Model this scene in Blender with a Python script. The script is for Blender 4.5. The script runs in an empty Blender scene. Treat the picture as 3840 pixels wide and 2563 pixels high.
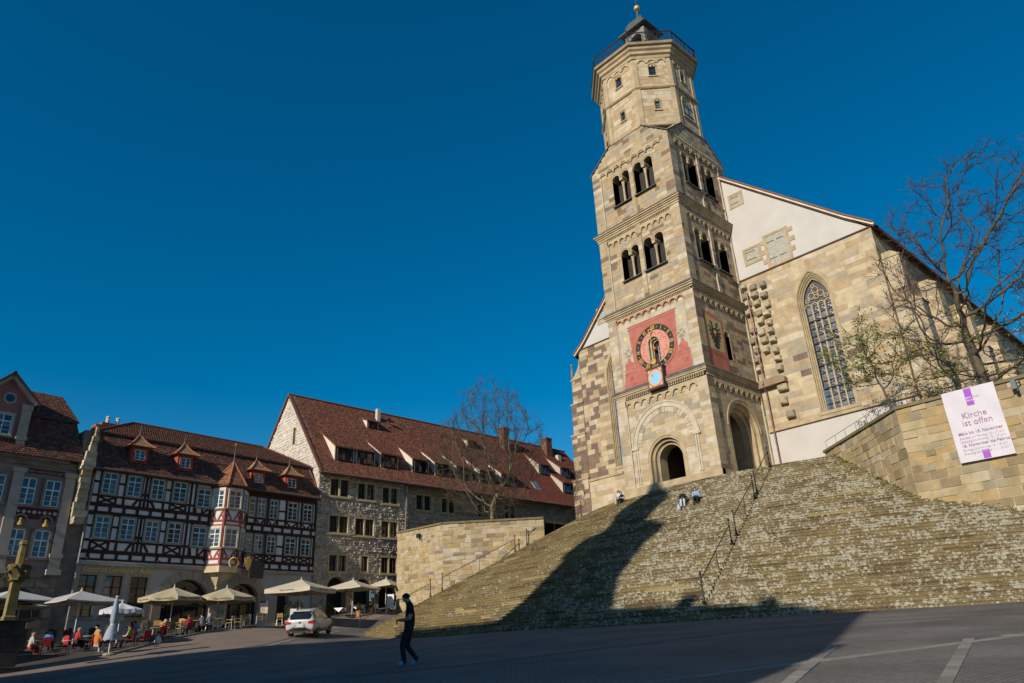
import bpy, bmesh, math, random
import numpy as np
from mathutils import Vector, Matrix
random.seed(7)
SC = bpy.context.scene
COL = SC.collection
R = math.radians
PI = math.pi
# ---------------------------------------------------------------- camera, sky, sun, exposure
cam_d = bpy.data.cameras.new('camera'); cam = bpy.data.objects.new('camera', cam_d); COL.objects.link(cam)
cam_d.sensor_width = 36; cam_d.lens = 25.3125; cam_d.clip_start = .1; cam_d.clip_end = 3000
def cam_axes(pitch, roll, yaw):
    f = Vector((math.cos(pitch)*math.cos(yaw), math.cos(pitch)*math.sin(yaw), math.sin(pitch)))
    r0 = Vector((math.sin(yaw), -math.cos(yaw), 0)); u0 = r0.cross(f); c, s = math.cos(roll), math.sin(roll)
    return c*r0+s*u0, -s*r0+c*u0, f
_r, _u, _f = cam_axes(R(23.2103), R(-2.84235), R(46.55555))
cam.matrix_world = Matrix(((_r.x, _u.x, -_f.x, 0), (_r.y, _u.y, -_f.y, 0), (_r.z, _u.z, -_f.z, 0), (0, 0, 0, 1)))
SC.camera = cam
SUN_EL, SUN_AZ = 26, 9.5            # elevation; direction in which the light travels, from +X towards +Y
world = bpy.data.worlds.new('World'); SC.world = world; world.use_nodes = True
wt = world.node_tree; wt.nodes.clear()
wo = wt.nodes.new('ShaderNodeOutputWorld'); wb = wt.nodes.new('ShaderNodeBackground'); sky = wt.nodes.new('ShaderNodeTexSky')
sky.sky_type = 'NISHITA'; sky.sun_disc = False; sky.sun_elevation = R(SUN_EL)
sky.sun_rotation = R(90-(180+SUN_AZ)); sky.altitude = 300; sky.air_density = 1.0; sky.dust_density = .3; sky.ozone_density = 3.0
hs = wt.nodes.new('ShaderNodeHueSaturation'); hs.inputs['Saturation'].default_value = 1.48; hs.inputs['Hue'].default_value = .492
wb.inputs['Strength'].default_value = .10
wt.links.new(sky.outputs[0], hs.inputs['Color']); wt.links.new(hs.outputs[0], wb.inputs[0]); wt.links.new(wb.outputs[0], wo.inputs[0])
sun_d = bpy.data.lights.new('sun', 'SUN'); sun = bpy.data.objects.new('sun', sun_d); COL.objects.link(sun)
sun_d.energy = 5.0; sun_d.angle = R(.53); sun_d.color = (1, .90, .745)
_sd = Vector((math.cos(R(SUN_EL))*math.cos(R(SUN_AZ)), math.cos(R(SUN_EL))*math.sin(R(SUN_AZ)), -math.sin(R(SUN_EL))))
sun.rotation_euler = _sd.to_track_quat('-Z', 'Y').to_euler(); sun.location = (-30, 0, 40)
SC.view_settings.view_transform = 'Standard'; SC.view_settings.look = 'None'; SC.view_settings.exposure = 0; SC.view_settings.gamma = 1
SC.render.engine = 'CYCLES'
SC.render.resolution_x = 1024; SC.render.resolution_y = 683
SC.cycles.max_bounces = 6
# ---------------------------------------------------------------- helpers: materials
MT = {}
def mat(name, col, rough=.85, var=.18, scale=1.5, bump=.25, bscale=30, metal=0, dirt=None, dscale=.5, damt=.5, spec=.3, detail=6, wpos=True):
    if name in MT: return MT[name]
    m = bpy.data.materials.new(name); m.use_nodes = True; t = m.node_tree; n = t.nodes; l = t.links
    b = n['Principled BSDF']; b.inputs['Roughness'].default_value = rough; b.inputs['Metallic'].default_value = metal
    b.inputs['Specular IOR Level'].default_value = spec
    g = n.new('ShaderNodeNewGeometry') if wpos else n.new('ShaderNodeTexCoord')
    pos = g.outputs['Position'] if wpos else g.outputs['Object']
    def noise(s, d=detail):
        x = n.new('ShaderNodeTexNoise'); x.inputs['Scale'].default_value = s; x.inputs['Detail'].default_value = d; l.new(pos, x.inputs['Vector']); return x
    x = noise(scale)
    cr = n.new('ShaderNodeMixRGB'); cr.inputs[1].default_value = (*[c*(1-var) for c in col], 1); cr.inputs[2].default_value = (*[min(1, c*(1+var)) for c in col], 1)
    mr = n.new('ShaderNodeMapRange'); mr.inputs[1].default_value = .3; mr.inputs[2].default_value = .7; l.new(x.outputs[0], mr.inputs[0]); l.new(mr.outputs[0], cr.inputs[0])
    out = cr.outputs[0]
    if dirt:
        y = noise(dscale, 8); m2 = n.new('ShaderNodeMapRange'); m2.inputs[1].default_value = .48; m2.inputs[2].default_value = .72; m2.inputs[4].default_value = damt; l.new(y.outputs[0], m2.inputs[0])
        c2 = n.new('ShaderNodeMixRGB'); c2.inputs[2].default_value = (*dirt, 1); l.new(m2.outputs[0], c2.inputs[0]); l.new(out, c2.inputs[1]); out = c2.outputs[0]
    l.new(out, b.inputs['Base Color'])
    if bump:
        z = noise(bscale, 4); bp = n.new('ShaderNodeBump'); bp.inputs['Strength'].default_value = bump; bp.inputs['Distance'].default_value = .02; l.new(z.outputs[0], bp.inputs['Height']); l.new(bp.outputs[0], b.inputs['Normal'])
    MT[name] = m; return m
def plain(name, col, rough=.5, metal=0, spec=.4, var=.06, bump=0, scale=6): return mat(name, col, rough, var, scale, bump, 60, metal, spec=spec, detail=3)
def glass_mat(name, col, rough=.08):
    m = plain(name, col, rough, 0, .9, .25, 0, 1.2); return m
# ---------------------------------------------------------------- helpers: geometry
class Fr:                                   # a vertical working plane: u along, v = height, w outward
    def __init__(s, O, U, base=0):
        s.O = Vector((O[0], O[1], base)); s.U = Vector((U[0], U[1], 0)).normalized(); s.N = s.U.cross(Vector((0, 0, 1))); s.Z = Vector((0, 0, 1))
    def p(s, u, v, w=0): return s.O+s.U*u+s.Z*v+s.N*w
    def mw(s, u0, u1, v0, v1, w0, w1):      # matrix that maps a unit cube (0..1) onto the box
        a, b, c = s.U*(u1-u0), s.N*(w1-w0), s.Z*(v1-v0); o = s.p(u0, v0, w0)
        return Matrix(((a.x, b.x, c.x, o.x), (a.y, b.y, c.y, o.y), (a.z, b.z, c.z, o.z), (0, 0, 0, 1)))
WF = Fr((0, 0), (1, 0))
class Wl:                                   # plain xyz "frame"
    def p(s, u, v, w=0): return Vector((u, v, w))
class MB:
    def __init__(s): s.v = []; s.f = []; s.m = []
    def add(s, pts): i = len(s.v); s.v += [tuple(p) for p in pts]; return i
    def face(s, pts, m=0): i = s.add(pts); s.f.append(tuple(range(i, i+len(pts)))); s.m.append(m)
    def box(s, fr, u0, u1, v0, v1, w0, w1, m=0, back=True):
        P = [fr.p(u, v, w) for w in (w0, w1) for v in (v0, v1) for u in (u0, u1)]; i = s.add(P)
        F = [(4, 5, 7, 6), (0, 4, 6, 2), (1, 3, 7, 5), (2, 6, 7, 3), (0, 1, 5, 4)]+([(0, 2, 3, 1)] if back else [])
        s.f += [tuple(i+k for k in q) for q in F]; s.m += [m]*len(F)
    def cbox(s, c, sx, sy, sz, rz=0, m=0):
        c = Vector(c); co, si = math.cos(rz), math.sin(rz)
        P = [c+Vector((x*co-y*si, x*si+y*co, z)) for z in (-sz/2, sz/2) for y in (-sy/2, sy/2) for x in (-sx/2, sx/2)]; i = s.add(P)
        F = [(0, 2, 3, 1), (4, 5, 7, 6), (0, 1, 5, 4), (2, 6, 7, 3), (0, 4, 6, 2), (1, 3, 7, 5)]
        s.f += [tuple(i+k for k in q) for q in F]; s.m += [m]*6
    def prism(s, fr, pts, w0, w1, m=0, back=True, sides=True):
        n = len(pts); i = s.add([fr.p(u, v, w1) for u, v in pts]+[fr.p(u, v, w0) for u, v in pts])
        s.f.append(tuple(range(i, i+n))); s.m.append(m)
        if back: s.f.append(tuple(i+n+k for k in reversed(range(n)))); s.m.append(m)
        if sides:
            for k in range(n):
                j = (k+1) % n; s.f.append((i+k, i+n+k, i+n+j, i+j)); s.m.append(m)
    def strip(s, A, B, m=0, closed=False):  # quads between two point rows
        i = s.add(A); j = s.add(B); n = len(A)
        for k in range(n if closed else n-1):
            q = (k+1) % n; s.f.append((i+k, i+q, j+q, j+k)); s.m.append(m)
    def tube(s, pts, rad, n=6, m=0, cap=True):
        pts = [Vector(p) for p in pts]; rad = rad if hasattr(rad, '__len__') else [rad]*len(pts); rings = []
        ref = None
        for k, p in enumerate(pts):
            d = (pts[min(k+1, len(pts)-1)]-pts[max(k-1, 0)])
            if d.length < 1e-9: d = Vector((0, 0, 1))
            d.normalize()
            if ref is None: ref = Vector((0, 0, 1)) if abs(d.z) < .9 else Vector((1, 0, 0))
            a = d.cross(ref)
            if a.length < 1e-4: a = d.cross(Vector((.3, 1, .2)))
            a.normalize(); b = d.cross(a); ref = b.cross(d) if False else ref
            rings.append(s.add([p+(a*math.cos(2*PI*j/n)+b*math.sin(2*PI*j/n))*rad[k] for j in range(n)]))
        for k in range(len(rings)-1):
            for j in range(n):
                q = (j+1) % n; s.f.append((rings[k]+j, rings[k]+q, rings[k+1]+q, rings[k+1]+j)); s.m.append(m)
        if cap:
            s.f.append(tuple(rings[0]+j for j in reversed(range(n)))); s.f.append(tuple(rings[-1]+j for j in range(n))); s.m += [m, m]
    def lathe(s, c, prof, n=16, m=0, a0=0, sx=1, sy=1, cap=True):
        c = Vector(c); rings = [s.add([c+Vector((r*math.cos(a0+2*PI*j/n)*sx, r*math.sin(a0+2*PI*j/n)*sy, z)) for j in range(n)]) for r, z in prof]
        for k in range(len(rings)-1):
            for j in range(n):
                q = (j+1) % n; s.f.append((rings[k]+j, rings[k]+q, rings[k+1]+q, rings[k+1]+j)); s.m.append(m)
        if cap:
            s.f.append(tuple(rings[0]+j for j in reversed(range(n)))); s.f.append(tuple(rings[-1]+j for j in range(n))); s.m += [m, m]
    def arch(s, fr, uc, vs, ri, ro, w0, w1, a0=0, a1=PI, n=14, m=0, k=1.0, back=False):   # ring sector (archivolt)
        ang = [a0+(a1-a0)*i/n for i in range(n+1)]
        I = [(uc+ri*math.cos(a), vs+ri*k*math.sin(a)) for a in ang]; O = [(uc+ro*math.cos(a), vs+ro*k*math.sin(a)) for a in ang]
        for i in range(n):
            s.face([fr.p(*I[i], w1), fr.p(*O[i], w1), fr.p(*O[i+1], w1), fr.p(*I[i+1], w1)], m)
            s.face([fr.p(*I[i+1], w1), fr.p(*I[i+1], w0), fr.p(*I[i], w0), fr.p(*I[i], w1)], m)
            s.face([fr.p(*O[i], w1), fr.p(*O[i], w0), fr.p(*O[i+1], w0), fr.p(*O[i+1], w1)], m)
        for q in (0, n): s.face([fr.p(*I[q], w1), fr.p(*I[q], w0), fr.p(*O[q], w0), fr.p(*O[q], w1)][::(1 if q == 0 else -1)], m)
    def disc(s, fr, uc, vc, r, w, m=0, n=32, ri=0):
        A = [(uc+r*math.cos(2*PI*i/n), vc+r*math.sin(2*PI*i/n)) for i in range(n)]
        if ri == 0: s.face([fr.p(a, b, w) for a, b in A], m)
        else:
            B = [(uc+ri*math.cos(2*PI*i/n), vc+ri*math.sin(2*PI*i/n)) for i in range(n)]
            for i in range(n):
                j = (i+1) % n; s.face([fr.p(*A[i], w), fr.p(*A[j], w), fr.p(*B[j], w), fr.p(*B[i], w)], m)
    def bar(s, fr, u0, v0, u1, v1, t, w0, w1, m=0):   # bar of width t from (u0,v0) to (u1,v1) in the plane
        du, dv = u1-u0, v1-v0; L = math.hypot(du, dv); nu, nv = -dv/L*t/2, du/L*t/2
        s.prism(fr, [(u0-nu, v0-nv), (u1-nu, v1-nv), (u1+nu, v1+nv), (u0+nu, v0+nv)], w0, w1, m)
    def mesh(s, name, mats, smooth=False):
        me = bpy.data.meshes.new(name); me.from_pydata(s.v, [], s.f)
        for x in (mats if isinstance(mats, (list, tuple)) else [mats]): me.materials.append(x)
        if any(s.m): me.polygons.foreach_set('material_index', s.m)
        if smooth: me.polygons.foreach_set('use_smooth', [True]*len(me.polygons))
        me.update(); return me
    def build(s, name, mats, parent=None, smooth=False, **kw):
        o = bpy.data.objects.new(name, s.mesh(name, mats, smooth)); COL.objects.link(o)
        if parent: adopt(o, parent)
        return tag(o, **kw)
WM = {}
def wmat(o): return WM.get(o.name_full, Matrix.Identity(4))
def adopt(o, p):
    o.parent = p; o.matrix_parent_inverse = wmat(p).inverted()
def tag(o, label=None, cat=None, group=None, kind=None):
    if label: o['label'] = label
    if cat: o['category'] = cat
    if group: o['group'] = group
    if kind: o['kind'] = kind
    return o
def thing(name, label, cat, loc=(0, 0, 0), rz=0, group=None, parent=None):
    o = bpy.data.objects.new(name, None); COL.objects.link(o); o.empty_display_size = .3
    o.location = loc; o.rotation_euler = (0, 0, rz); WM[o.name_full] = Matrix.Translation(loc) @ Matrix.Rotation(rz, 4, 'Z')
    return tag(o, label, cat, group)
def lbuild(mb, name, mats, parent, smooth=False, **kw):      # geometry already in the parent's own coordinates
    o = bpy.data.objects.new(name, mb.mesh(name, mats, smooth)); COL.objects.link(o); o.parent = parent; return tag(o, **kw)
def linst(name, mesh, parent, M=None, world=True, **kw):     # object sharing a mesh, with a (world) matrix
    o = bpy.data.objects.new(name, mesh); COL.objects.link(o)
    if M is not None: o.matrix_basis = M
    if parent:
        if world: adopt(o, parent)
        else: o.parent = parent
    return tag(o, **kw)
def dup(root, loc, rz=0, label=None, scale=None):
    r = root.copy(); COL.objects.link(r); r.location = loc; r.rotation_euler = (0, 0, rz)
    if scale: r.scale = (scale,)*3
    if label: r['label'] = label
    for ch in list(root.children):
        c = ch.copy(); COL.objects.link(c); c.parent = r
        for g in ch.children:
            d = g.copy(); COL.objects.link(d); d.parent = c
    return r
CAMO = Vector((0, 0, 0))
_uc = {}
def ucube(m, rough=0):                       # chamfer-fronted unit blocks shared by all pieces of one tone
    k = (m.name, rough > 0, random.randrange(12) if rough else random.randrange(3))
    if k in _uc: return _uc[k]
    b = MB(); e = .03; j = lambda: random.uniform(-rough, rough) if rough else random.uniform(-.06, .06)
    P = [(x, 0, z) for z in (0, 1) for x in (0, 1)]+[(x, .8+j()*.5, z) for z in (0, 1) for x in (0, 1)]+[(x, 1+j(), z) for z in (e*2, 1-e*2) for x in (e, 1-e)]
    b.v = P; b.f = [(0, 4, 6, 2), (1, 3, 7, 5), (2, 6, 7, 3), (0, 1, 5, 4), (8, 9, 11), (8, 11, 10), (4, 8, 10, 6), (5, 7, 11, 9), (6, 10, 11, 7), (4, 5, 9, 8)]; b.m = [0]*10
    me = b.mesh('block', m); bm = bmesh.new(); bm.from_mesh(me); bmesh.ops.recalc_face_normals(bm, faces=bm.faces); bm.to_mesh(me); bm.free()
    _uc[k] = me; return me
# ---------------------------------------------------------------- masonry
def opening(uc, hw, v0, vs, k=1.0, pointed=False):
    top = vs+(hw*k if not pointed else hw*1.9)
    def half(v):
        if v < v0 or v >= top: return 0
        if v <= vs: return hw
        if pointed:
            rr = hw*2.2; x = v-vs; q = rr*rr-x*x
            return max(0, math.sqrt(max(q, 0))-(rr-hw))
        return hw*math.sqrt(max(0, 1-((v-vs)/(hw*k))**2))
    def iv(a, b):
        if b <= v0+1e-4 or a >= top-1e-4: return None
        h = max(half(max(a, v0)), half(max(v0, min(b-1e-3, vs)))) if a < vs else half(a)
        return (uc-h, uc+h) if h > .02 else None
    iv.top = top; iv.v0 = v0; iv.half = half; iv.uc = uc; iv.hw = hw; iv.vs = vs; return iv
def rect(u0, u1, v0, v1):
    def iv(a, b):
        if b <= v0+1e-4 or a >= v1-1e-4: return None
        return (u0, u1)
    iv.top = v1; iv.v0 = v0; return iv
def courses(v0, v1, breaks, ch):
    bs = sorted({v0, v1, *[b for b in breaks if v0+.05 < b < v1-.05]}); out = []
    for a, b in zip(bs, bs[1:]):
        n = max(1, round((b-a)/((ch[0]+ch[1])/2))); ws = [random.uniform(*ch) for _ in range(n)]; s = (b-a)/sum(ws); v = a
        for w in ws: out.append((v, v+w*s)); v += w*s
    return out
def masonry(fr, u0, u1, v0, v1, holes=(), w=0, th=.5, ch=(.28, .45), ln=(.45, 1.1), tones=((0, 1),), jut=.02, core=None, stones=None, edge=None, joint=.012, cm=0, nocore=False):
    hs_ = [h for h in holes]; br = [h.v0 for h in hs_]+[h.top for h in hs_]
    ks, wsum = [t[0] for t in tones], [t[1] for t in tones]
    for a, b in courses(v0, v1, br, ch):
        L, Rr = (u0, u1) if edge is None else edge((a+b)/2)
        if Rr-L < .1: continue
        segs = [(L, Rr)]
        for h in hs_:
            q = h(a, b)
            if not q: continue
            ns = []
            for x, y in segs:
                if q[1] <= x or q[0] >= y: ns.append((x, y)); continue
                if q[0]-x > .04: ns.append((x, q[0]))
                if y-q[1] > .04: ns.append((q[1], y))
            segs = ns
        for x, y in segs:
            if core is not None and not nocore: core.box(fr, x, y, a, b, w-th, w-.006, cm)
            n = max(1, round((y-x)/random.uniform(*ln))); cuts = [x]+[x+(y-x)*(i+random.uniform(-.28, .28))/n for i in range(1, n)]+[y]
            for p, q in zip(cuts, cuts[1:]):
                if q-p > .05: stones.append((fr, p+joint/2, q-joint/2, a+joint/2, b-joint/2, w-.05, w+random.uniform(0, jut), random.choices(ks, wsum)[0]))
def emit(stones, mats, thing_, name='stone', restname='stone_facing', limit=300, label=None, rough=0):
    def score(s):
        c = s[0].p((s[1]+s[2])/2, (s[3]+s[4])/2, s[6]); d = c-CAMO
        cosv = max(0, -(s[0].N.dot(d.normalized())));
        cz = d.dot(_f); px = d.dot(_r)/max(cz, .1); py = d.dot(_u)/max(cz, .1)
        if cz < 1 or abs(px) > .72 or abs(py) > .49: cosv *= .01
        return (s[2]-s[1])*(s[4]-s[3])*cosv/d.length_squared
    order = sorted(range(len(stones)), key=lambda i: -score(stones[i])); big = set(order[:limit]); rest = MB()
    for i, (fr, a, b, c, d, w0, w1, t) in enumerate(stones):
        if i in big: linst(name, ucube(mats[t], rough), thing_, fr.mw(a, b, c, d, w0, w1))
        else:
            if not rough: rest.box(fr, a, b, c, d, w0, w1, t, back=False); continue
            e = .02; q = rough*(w1-w0); T_ = [fr.p(u, v, w1+random.uniform(-q, q)) for u, v in ((a+e, c+e), (b-e, c+e), (b-e, d-e), (a+e, d-e))]; B_ = [fr.p(u, v, w0) for u, v in ((a, c), (b, c), (b, d), (a, d))]
            rest.face(T_[:3], t); rest.face([T_[0], T_[2], T_[3]], t); rest.strip(B_, T_, t, closed=True)
    if rest.v: rest.build(restname, mats, thing_, kind='stuff')
def reveal(mb, fr, h, w0, w1, m=0, n=12, bottom=True):       # inner faces of an opening
    pts = [(h.uc-h.hw, h.v0), (h.uc-h.hw, h.vs)]+[(h.uc+(-1 if i < n else 1)*h.half(v), v) for i, v in []]
    up = [h.vs+(h.top-h.vs)*math.sin(PI/2*i/n) for i in range(1, n+1)]
    Lp = [(h.uc-h.half(min(v, h.top-1e-4)), v) for v in up]; Rp = [(h.uc+h.half(min(v, h.top-1e-4)), v) for v in reversed(up)]
    pts = [(h.uc-h.hw, h.v0), (h.uc-h.hw, h.vs)]+Lp+Rp+[(h.uc+h.hw, h.vs), (h.uc+h.hw, h.v0)]
    mb.strip([fr.p(u, v, w0) for u, v in pts], [fr.p(u, v, w1) for u, v in pts], m, closed=bottom)
    return pts
def tri_fan(mb, P, m=0): mb.face(P, m)
# ---------------------------------------------------------------- roof tiles
def tile_roof(mb, O, A, B, wfun, rows, tw=.18, nm=4, lift=.035, lo=0, drop=None):
    """tiles on the plane O + a*A + b*B (A along the eave, B up the slope, unit vectors); wfun(b)->(a0,a1)"""
    N = A.cross(B).normalized(); rh = rows
    L = wfun.L; b = lo; k = 0
    while b < L:
        a0, a1 = wfun(min(b+rh*.5, L)); a = a0+(0 if k % 2 else tw/2)-tw/2
        while a < a1:
            x0, x1 = max(a, a0), min(a+tw-.008, a1)
            if x1-x0 > .03:
                j = random.uniform(-.012, .012); t = random.choices(range(nm), (5, 4, 2, 1)[:nm])[0]
                h = lift+random.uniform(0, .012); mid = (x0+x1)/2; c = (x1-x0)*.32
                e0 = b+j; top = min(b+rh*1.25, L+.02)
                P = [O+A*x0+B*(e0+.05)+N*h, O+A*(mid-c*.6)+B*e0+N*h, O+A*(mid+c*.6)+B*e0+N*h, O+A*x1+B*(e0+.05)+N*h, O+A*x1+B*top+N*.004, O+A*x0+B*top+N*.004]
                mb.face(P, t)
                q = [P[0]-N*.03, P[1]-N*.03, P[2]-N*.03, P[3]-N*.03]
                mb.face([q[0], q[1], P[1], P[0]], t); mb.face([q[1], q[2], P[2], P[1]], t); mb.face([q[2], q[3], P[3], P[2]], t)
            a += tw
        b += rh; k += 1
def wf(L, f): f.L = L; return f
def lf(L, a0, a1, b0=None, b1=None):
    def f(b): t = b/L; return (a0+((b0 if b0 is not None else a0)-a0)*t, a1+((b1 if b1 is not None else a1)-a1)*t)
    f.L = L; return f
# ---------------------------------------------------------------- text as mesh
def text_mesh(name, body, size, mats, parent, fr, u, v, w, depth=.02, align='LEFT', italic=0, bold=0, kind=None, rot=0):
    cu = bpy.data.curves.new(name, 'FONT'); cu.body = body; cu.size = size; cu.extrude = depth; cu.align_x = align; cu.shear = italic; cu.offset = bold; cu.resolution_u = 3
    to = bpy.data.objects.new(name, cu); COL.objects.link(to); dg = bpy.context.evaluated_depsgraph_get(); dg.update()
    me = bpy.data.meshes.new_from_object(to.evaluated_get(dg)); bpy.data.objects.remove(to); bpy.data.curves.remove(cu)
    me.materials.clear(); me.materials.append(mats)
    o = bpy.data.objects.new(name, me); COL.objects.link(o); a = fr.p(u, v, w); c, s_ = math.cos(rot), math.sin(rot); U = fr.U*c+fr.Z*s_; Zz = fr.Z*c-fr.U*s_
    o.matrix_basis = Matrix(((U.x, Zz.x, fr.N.x, a.x), (U.y, Zz.y, fr.N.y, a.y), (U.z, Zz.z, fr.N.z, a.z), (0, 0, 0, 1)))
    adopt(o, parent); return tag(o, kind=kind)
# ---------------------------------------------------------------- palette
def soft(c, m, k=.3): return tuple(a*(1-k)+b*k for a, b in zip(c, m))
_sm = (.385, .305, .20)
stoneT = [mat('sandstone_cream', soft((.47, .385, .26), _sm, .15), dirt=(.38, .31, .2), damt=.6, dscale=1.2), mat('sandstone_tan', soft((.37, .28, .17), _sm), dirt=(.3, .23, .14)), mat('sandstone_ochre', soft((.36, .24, .12), _sm, .4)),
          mat('sandstone_grey', soft((.31, .265, .2), _sm, .2), dirt=(.25, .22, .17)), mat('sandstone_brown', (.19, .135, .09)), mat('sandstone_purple', (.16, .112, .095)), mat('sandstone_pale', soft((.50, .445, .36), _sm, .3), dirt=(.44, .37, .27), dscale=1.4)]
mortar = mat('lime_mortar', (.42, .365, .28), var=.15)
mould = mat('sandstone_moulding', (.40, .315, .195), dirt=(.27, .21, .14), dscale=.9, damt=.6)
mouldd = mat('sandstone_weathered', (.27, .205, .13), dirt=(.16, .12, .08), dscale=1.2, damt=.8)
lead = mat('slate_weathering', (.10, .095, .09), rough=.6, var=.3)
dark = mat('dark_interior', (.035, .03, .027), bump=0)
iron = mat('wrought_iron', (.045, .045, .05), rough=.5, metal=.6, bump=.1)
gold = plain('gold_leaf', (.62, .40, .11), rough=.4, metal=.4)
plaster = mat('white_plaster', (.485, .46, .435), var=.05, scale=.7, bump=.12, bscale=90, dirt=(.43, .40, .37), dscale=.45, damt=.55)
wood_grey = mat('weathered_wood', (.36, .345, .29), var=.2, scale=5, bump=.3)
redpaint = mat('red_fresco', (.38, .125, .095), var=.14, scale=2.5, dirt=(.43, .2, .15), dscale=1.4, damt=.5, bump=.05)
blackpaint = mat('black_paint', (.035, .033, .033), var=.3, bump=.05)
# ================================================================ GROUND
GP = np.array([(0,0,-1.65),(12.4,17.8,-.26),(32.9,8.1,.78),(31.4,11.5,.79),(29.2,18.6,.82),(28.3,24.8,.86),(28.3,31.1,.96),(30.4,41.4,1.12),(29.6,43.3,1.1),(23.6,42.4,.85),(17.85,41.6,.61),(12.2,40.8,.23),(6.7,40,-.2),(7.3,44,.08),(12.7,46,.82),(17.5,49.8,1.66),(24.3,47.2,1.5),(24.6,53.2,2.3),(27,58.5,2.75),(32.5,51.5,1.75),(35.2,57.6,3.4),(14,57,1.9),(40,62,4.6),(-10,-10,-2.6),(30,-10,.4),(10,-20,-1.8),(-30,0,-4),(5,75,2.6),(-15,40,-1.6),(20,28,.35),(31.5,47.5,1.35)])
def _tps():
    X = GP[:, :2]; n = len(GP); d = np.linalg.norm(X[:, None]-X[None], axis=2); K = np.where(d > 0, d*d*np.log(d+1e-9), 0)+.5*np.eye(n)
    Q = np.c_[np.ones(n), X]; return np.linalg.solve(np.block([[K, Q], [Q.T, np.zeros((3, 3))]]), np.r_[GP[:, 2], 0, 0, 0])
TW = _tps()
def ground(x, y):
    x = min(max(x, -35), 60); y = min(max(y, -25), 78)
    d = np.hypot(GP[:, 0]-x, GP[:, 1]-y); k = np.where(d > 0, d*d*np.log(d+1e-9), 0); return float(k@TW[:-3]+TW[-3]+TW[-2]*x+TW[-1]*y)
def cobble_mat(name, c0, c1, joint, sx, sy, rot, bump=.5, wear=None):
    m = bpy.data.materials.new(name); m.use_nodes = True; t = m.node_tree; n = t.nodes; l = t.links; b = n['Principled BSDF']; b.inputs['Roughness'].default_value = .75
    b.inputs['Specular IOR Level'].default_value = .25
    g = n.new('ShaderNodeNewGeometry'); mp = n.new('ShaderNodeMapping'); mp.inputs['Rotation'].default_value = (0, 0, rot); l.new(g.outputs['Position'], mp.inputs[0])
    br = n.new('ShaderNodeTexBrick'); br.inputs['Scale'].default_value = 1; br.inputs['Brick Width'].default_value = sx; br.inputs['Row Height'].default_value = sy; br.inputs['Mortar Size'].default_value = .012
    br.inputs['Color1'].default_value = (*c0, 1); br.inputs['Color2'].default_value = (*c1, 1); br.inputs['Mortar'].default_value = (*joint, 1); br.inputs['Mortar Smooth'].default_value = .6
    nz = n.new('ShaderNodeTexNoise'); nz.inputs['Scale'].default_value = 3; l.new(g.outputs['Position'], nz.inputs['Vector'])
    ad = n.new('ShaderNodeMixRGB'); ad.blend_type = 'ADD'; ad.inputs[0].default_value = .035; l.new(mp.outputs[0], ad.inputs[1]); l.new(nz.outputs['Color'], ad.inputs[2]); l.new(ad.outputs[0], br.inputs['Vector'])
    n2 = n.new('ShaderNodeTexNoise'); n2.inputs['Scale'].default_value = .35; n2.inputs['Detail'].default_value = 8; l.new(g.outputs['Position'], n2.inputs['Vector'])
    mr = n.new('ShaderNodeMapRange'); mr.inputs[1].default_value = .3; mr.inputs[2].default_value = .7; mr.inputs[3].default_value = .65; mr.inputs[4].default_value = 1.25; l.new(n2.outputs[0], mr.inputs[0])
    mu = n.new('ShaderNodeMixRGB'); mu.blend_type = 'MULTIPLY'; mu.inputs[0].default_value = 1; l.new(br.outputs[0], mu.inputs[1]); l.new(mr.outputs[0], mu.inputs[2]); l.new(mu.outputs[0], b.inputs['Base Color'])
    bp = n.new('ShaderNodeBump'); bp.inputs['Strength'].default_value = bump; bp.inputs['Distance'].default_value = .02; iv = n.new('ShaderNodeMath'); iv.operation = 'SUBTRACT'; iv.inputs[0].default_value = 1; l.new(br.outputs['Fac'], iv.inputs[1])
    n3 = n.new('ShaderNodeTexNoise'); n3.inputs['Scale'].default_value = 25; l.new(g.outputs['Position'], n3.inputs['Vector']); ad2 = n.new('ShaderNodeMath'); l.new(iv.outputs[0], ad2.inputs[0]); l.new(n3.outputs[0], ad2.inputs[1])
    l.new(ad2.outputs[0], bp.inputs['Height']); l.new(bp.outputs[0], b.inputs['Normal']); return m
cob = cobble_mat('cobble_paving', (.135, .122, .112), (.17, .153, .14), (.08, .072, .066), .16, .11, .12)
xs = [-900, -400, -200, -100, -60]+list(np.arange(-35, 61, 1.5))+[75, 100, 160, 300, 900]; ys = [-900, -300, -120, -50]+list(np.arange(-25, 79, 1.5))+[95, 130, 250, 900]
g = MB(); g.v = [(x, y, ground(x, y)) for y in ys for x in xs]; nx = len(xs)
g.f = [(j*nx+i, j*nx+i+1, (j+1)*nx+i+1, (j+1)*nx+i) for j in range(len(ys)-1) for i in range(nx-1)]; g.m = [0]*len(g.f)
g.build('ground', cob, smooth=True, kind='structure')
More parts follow.
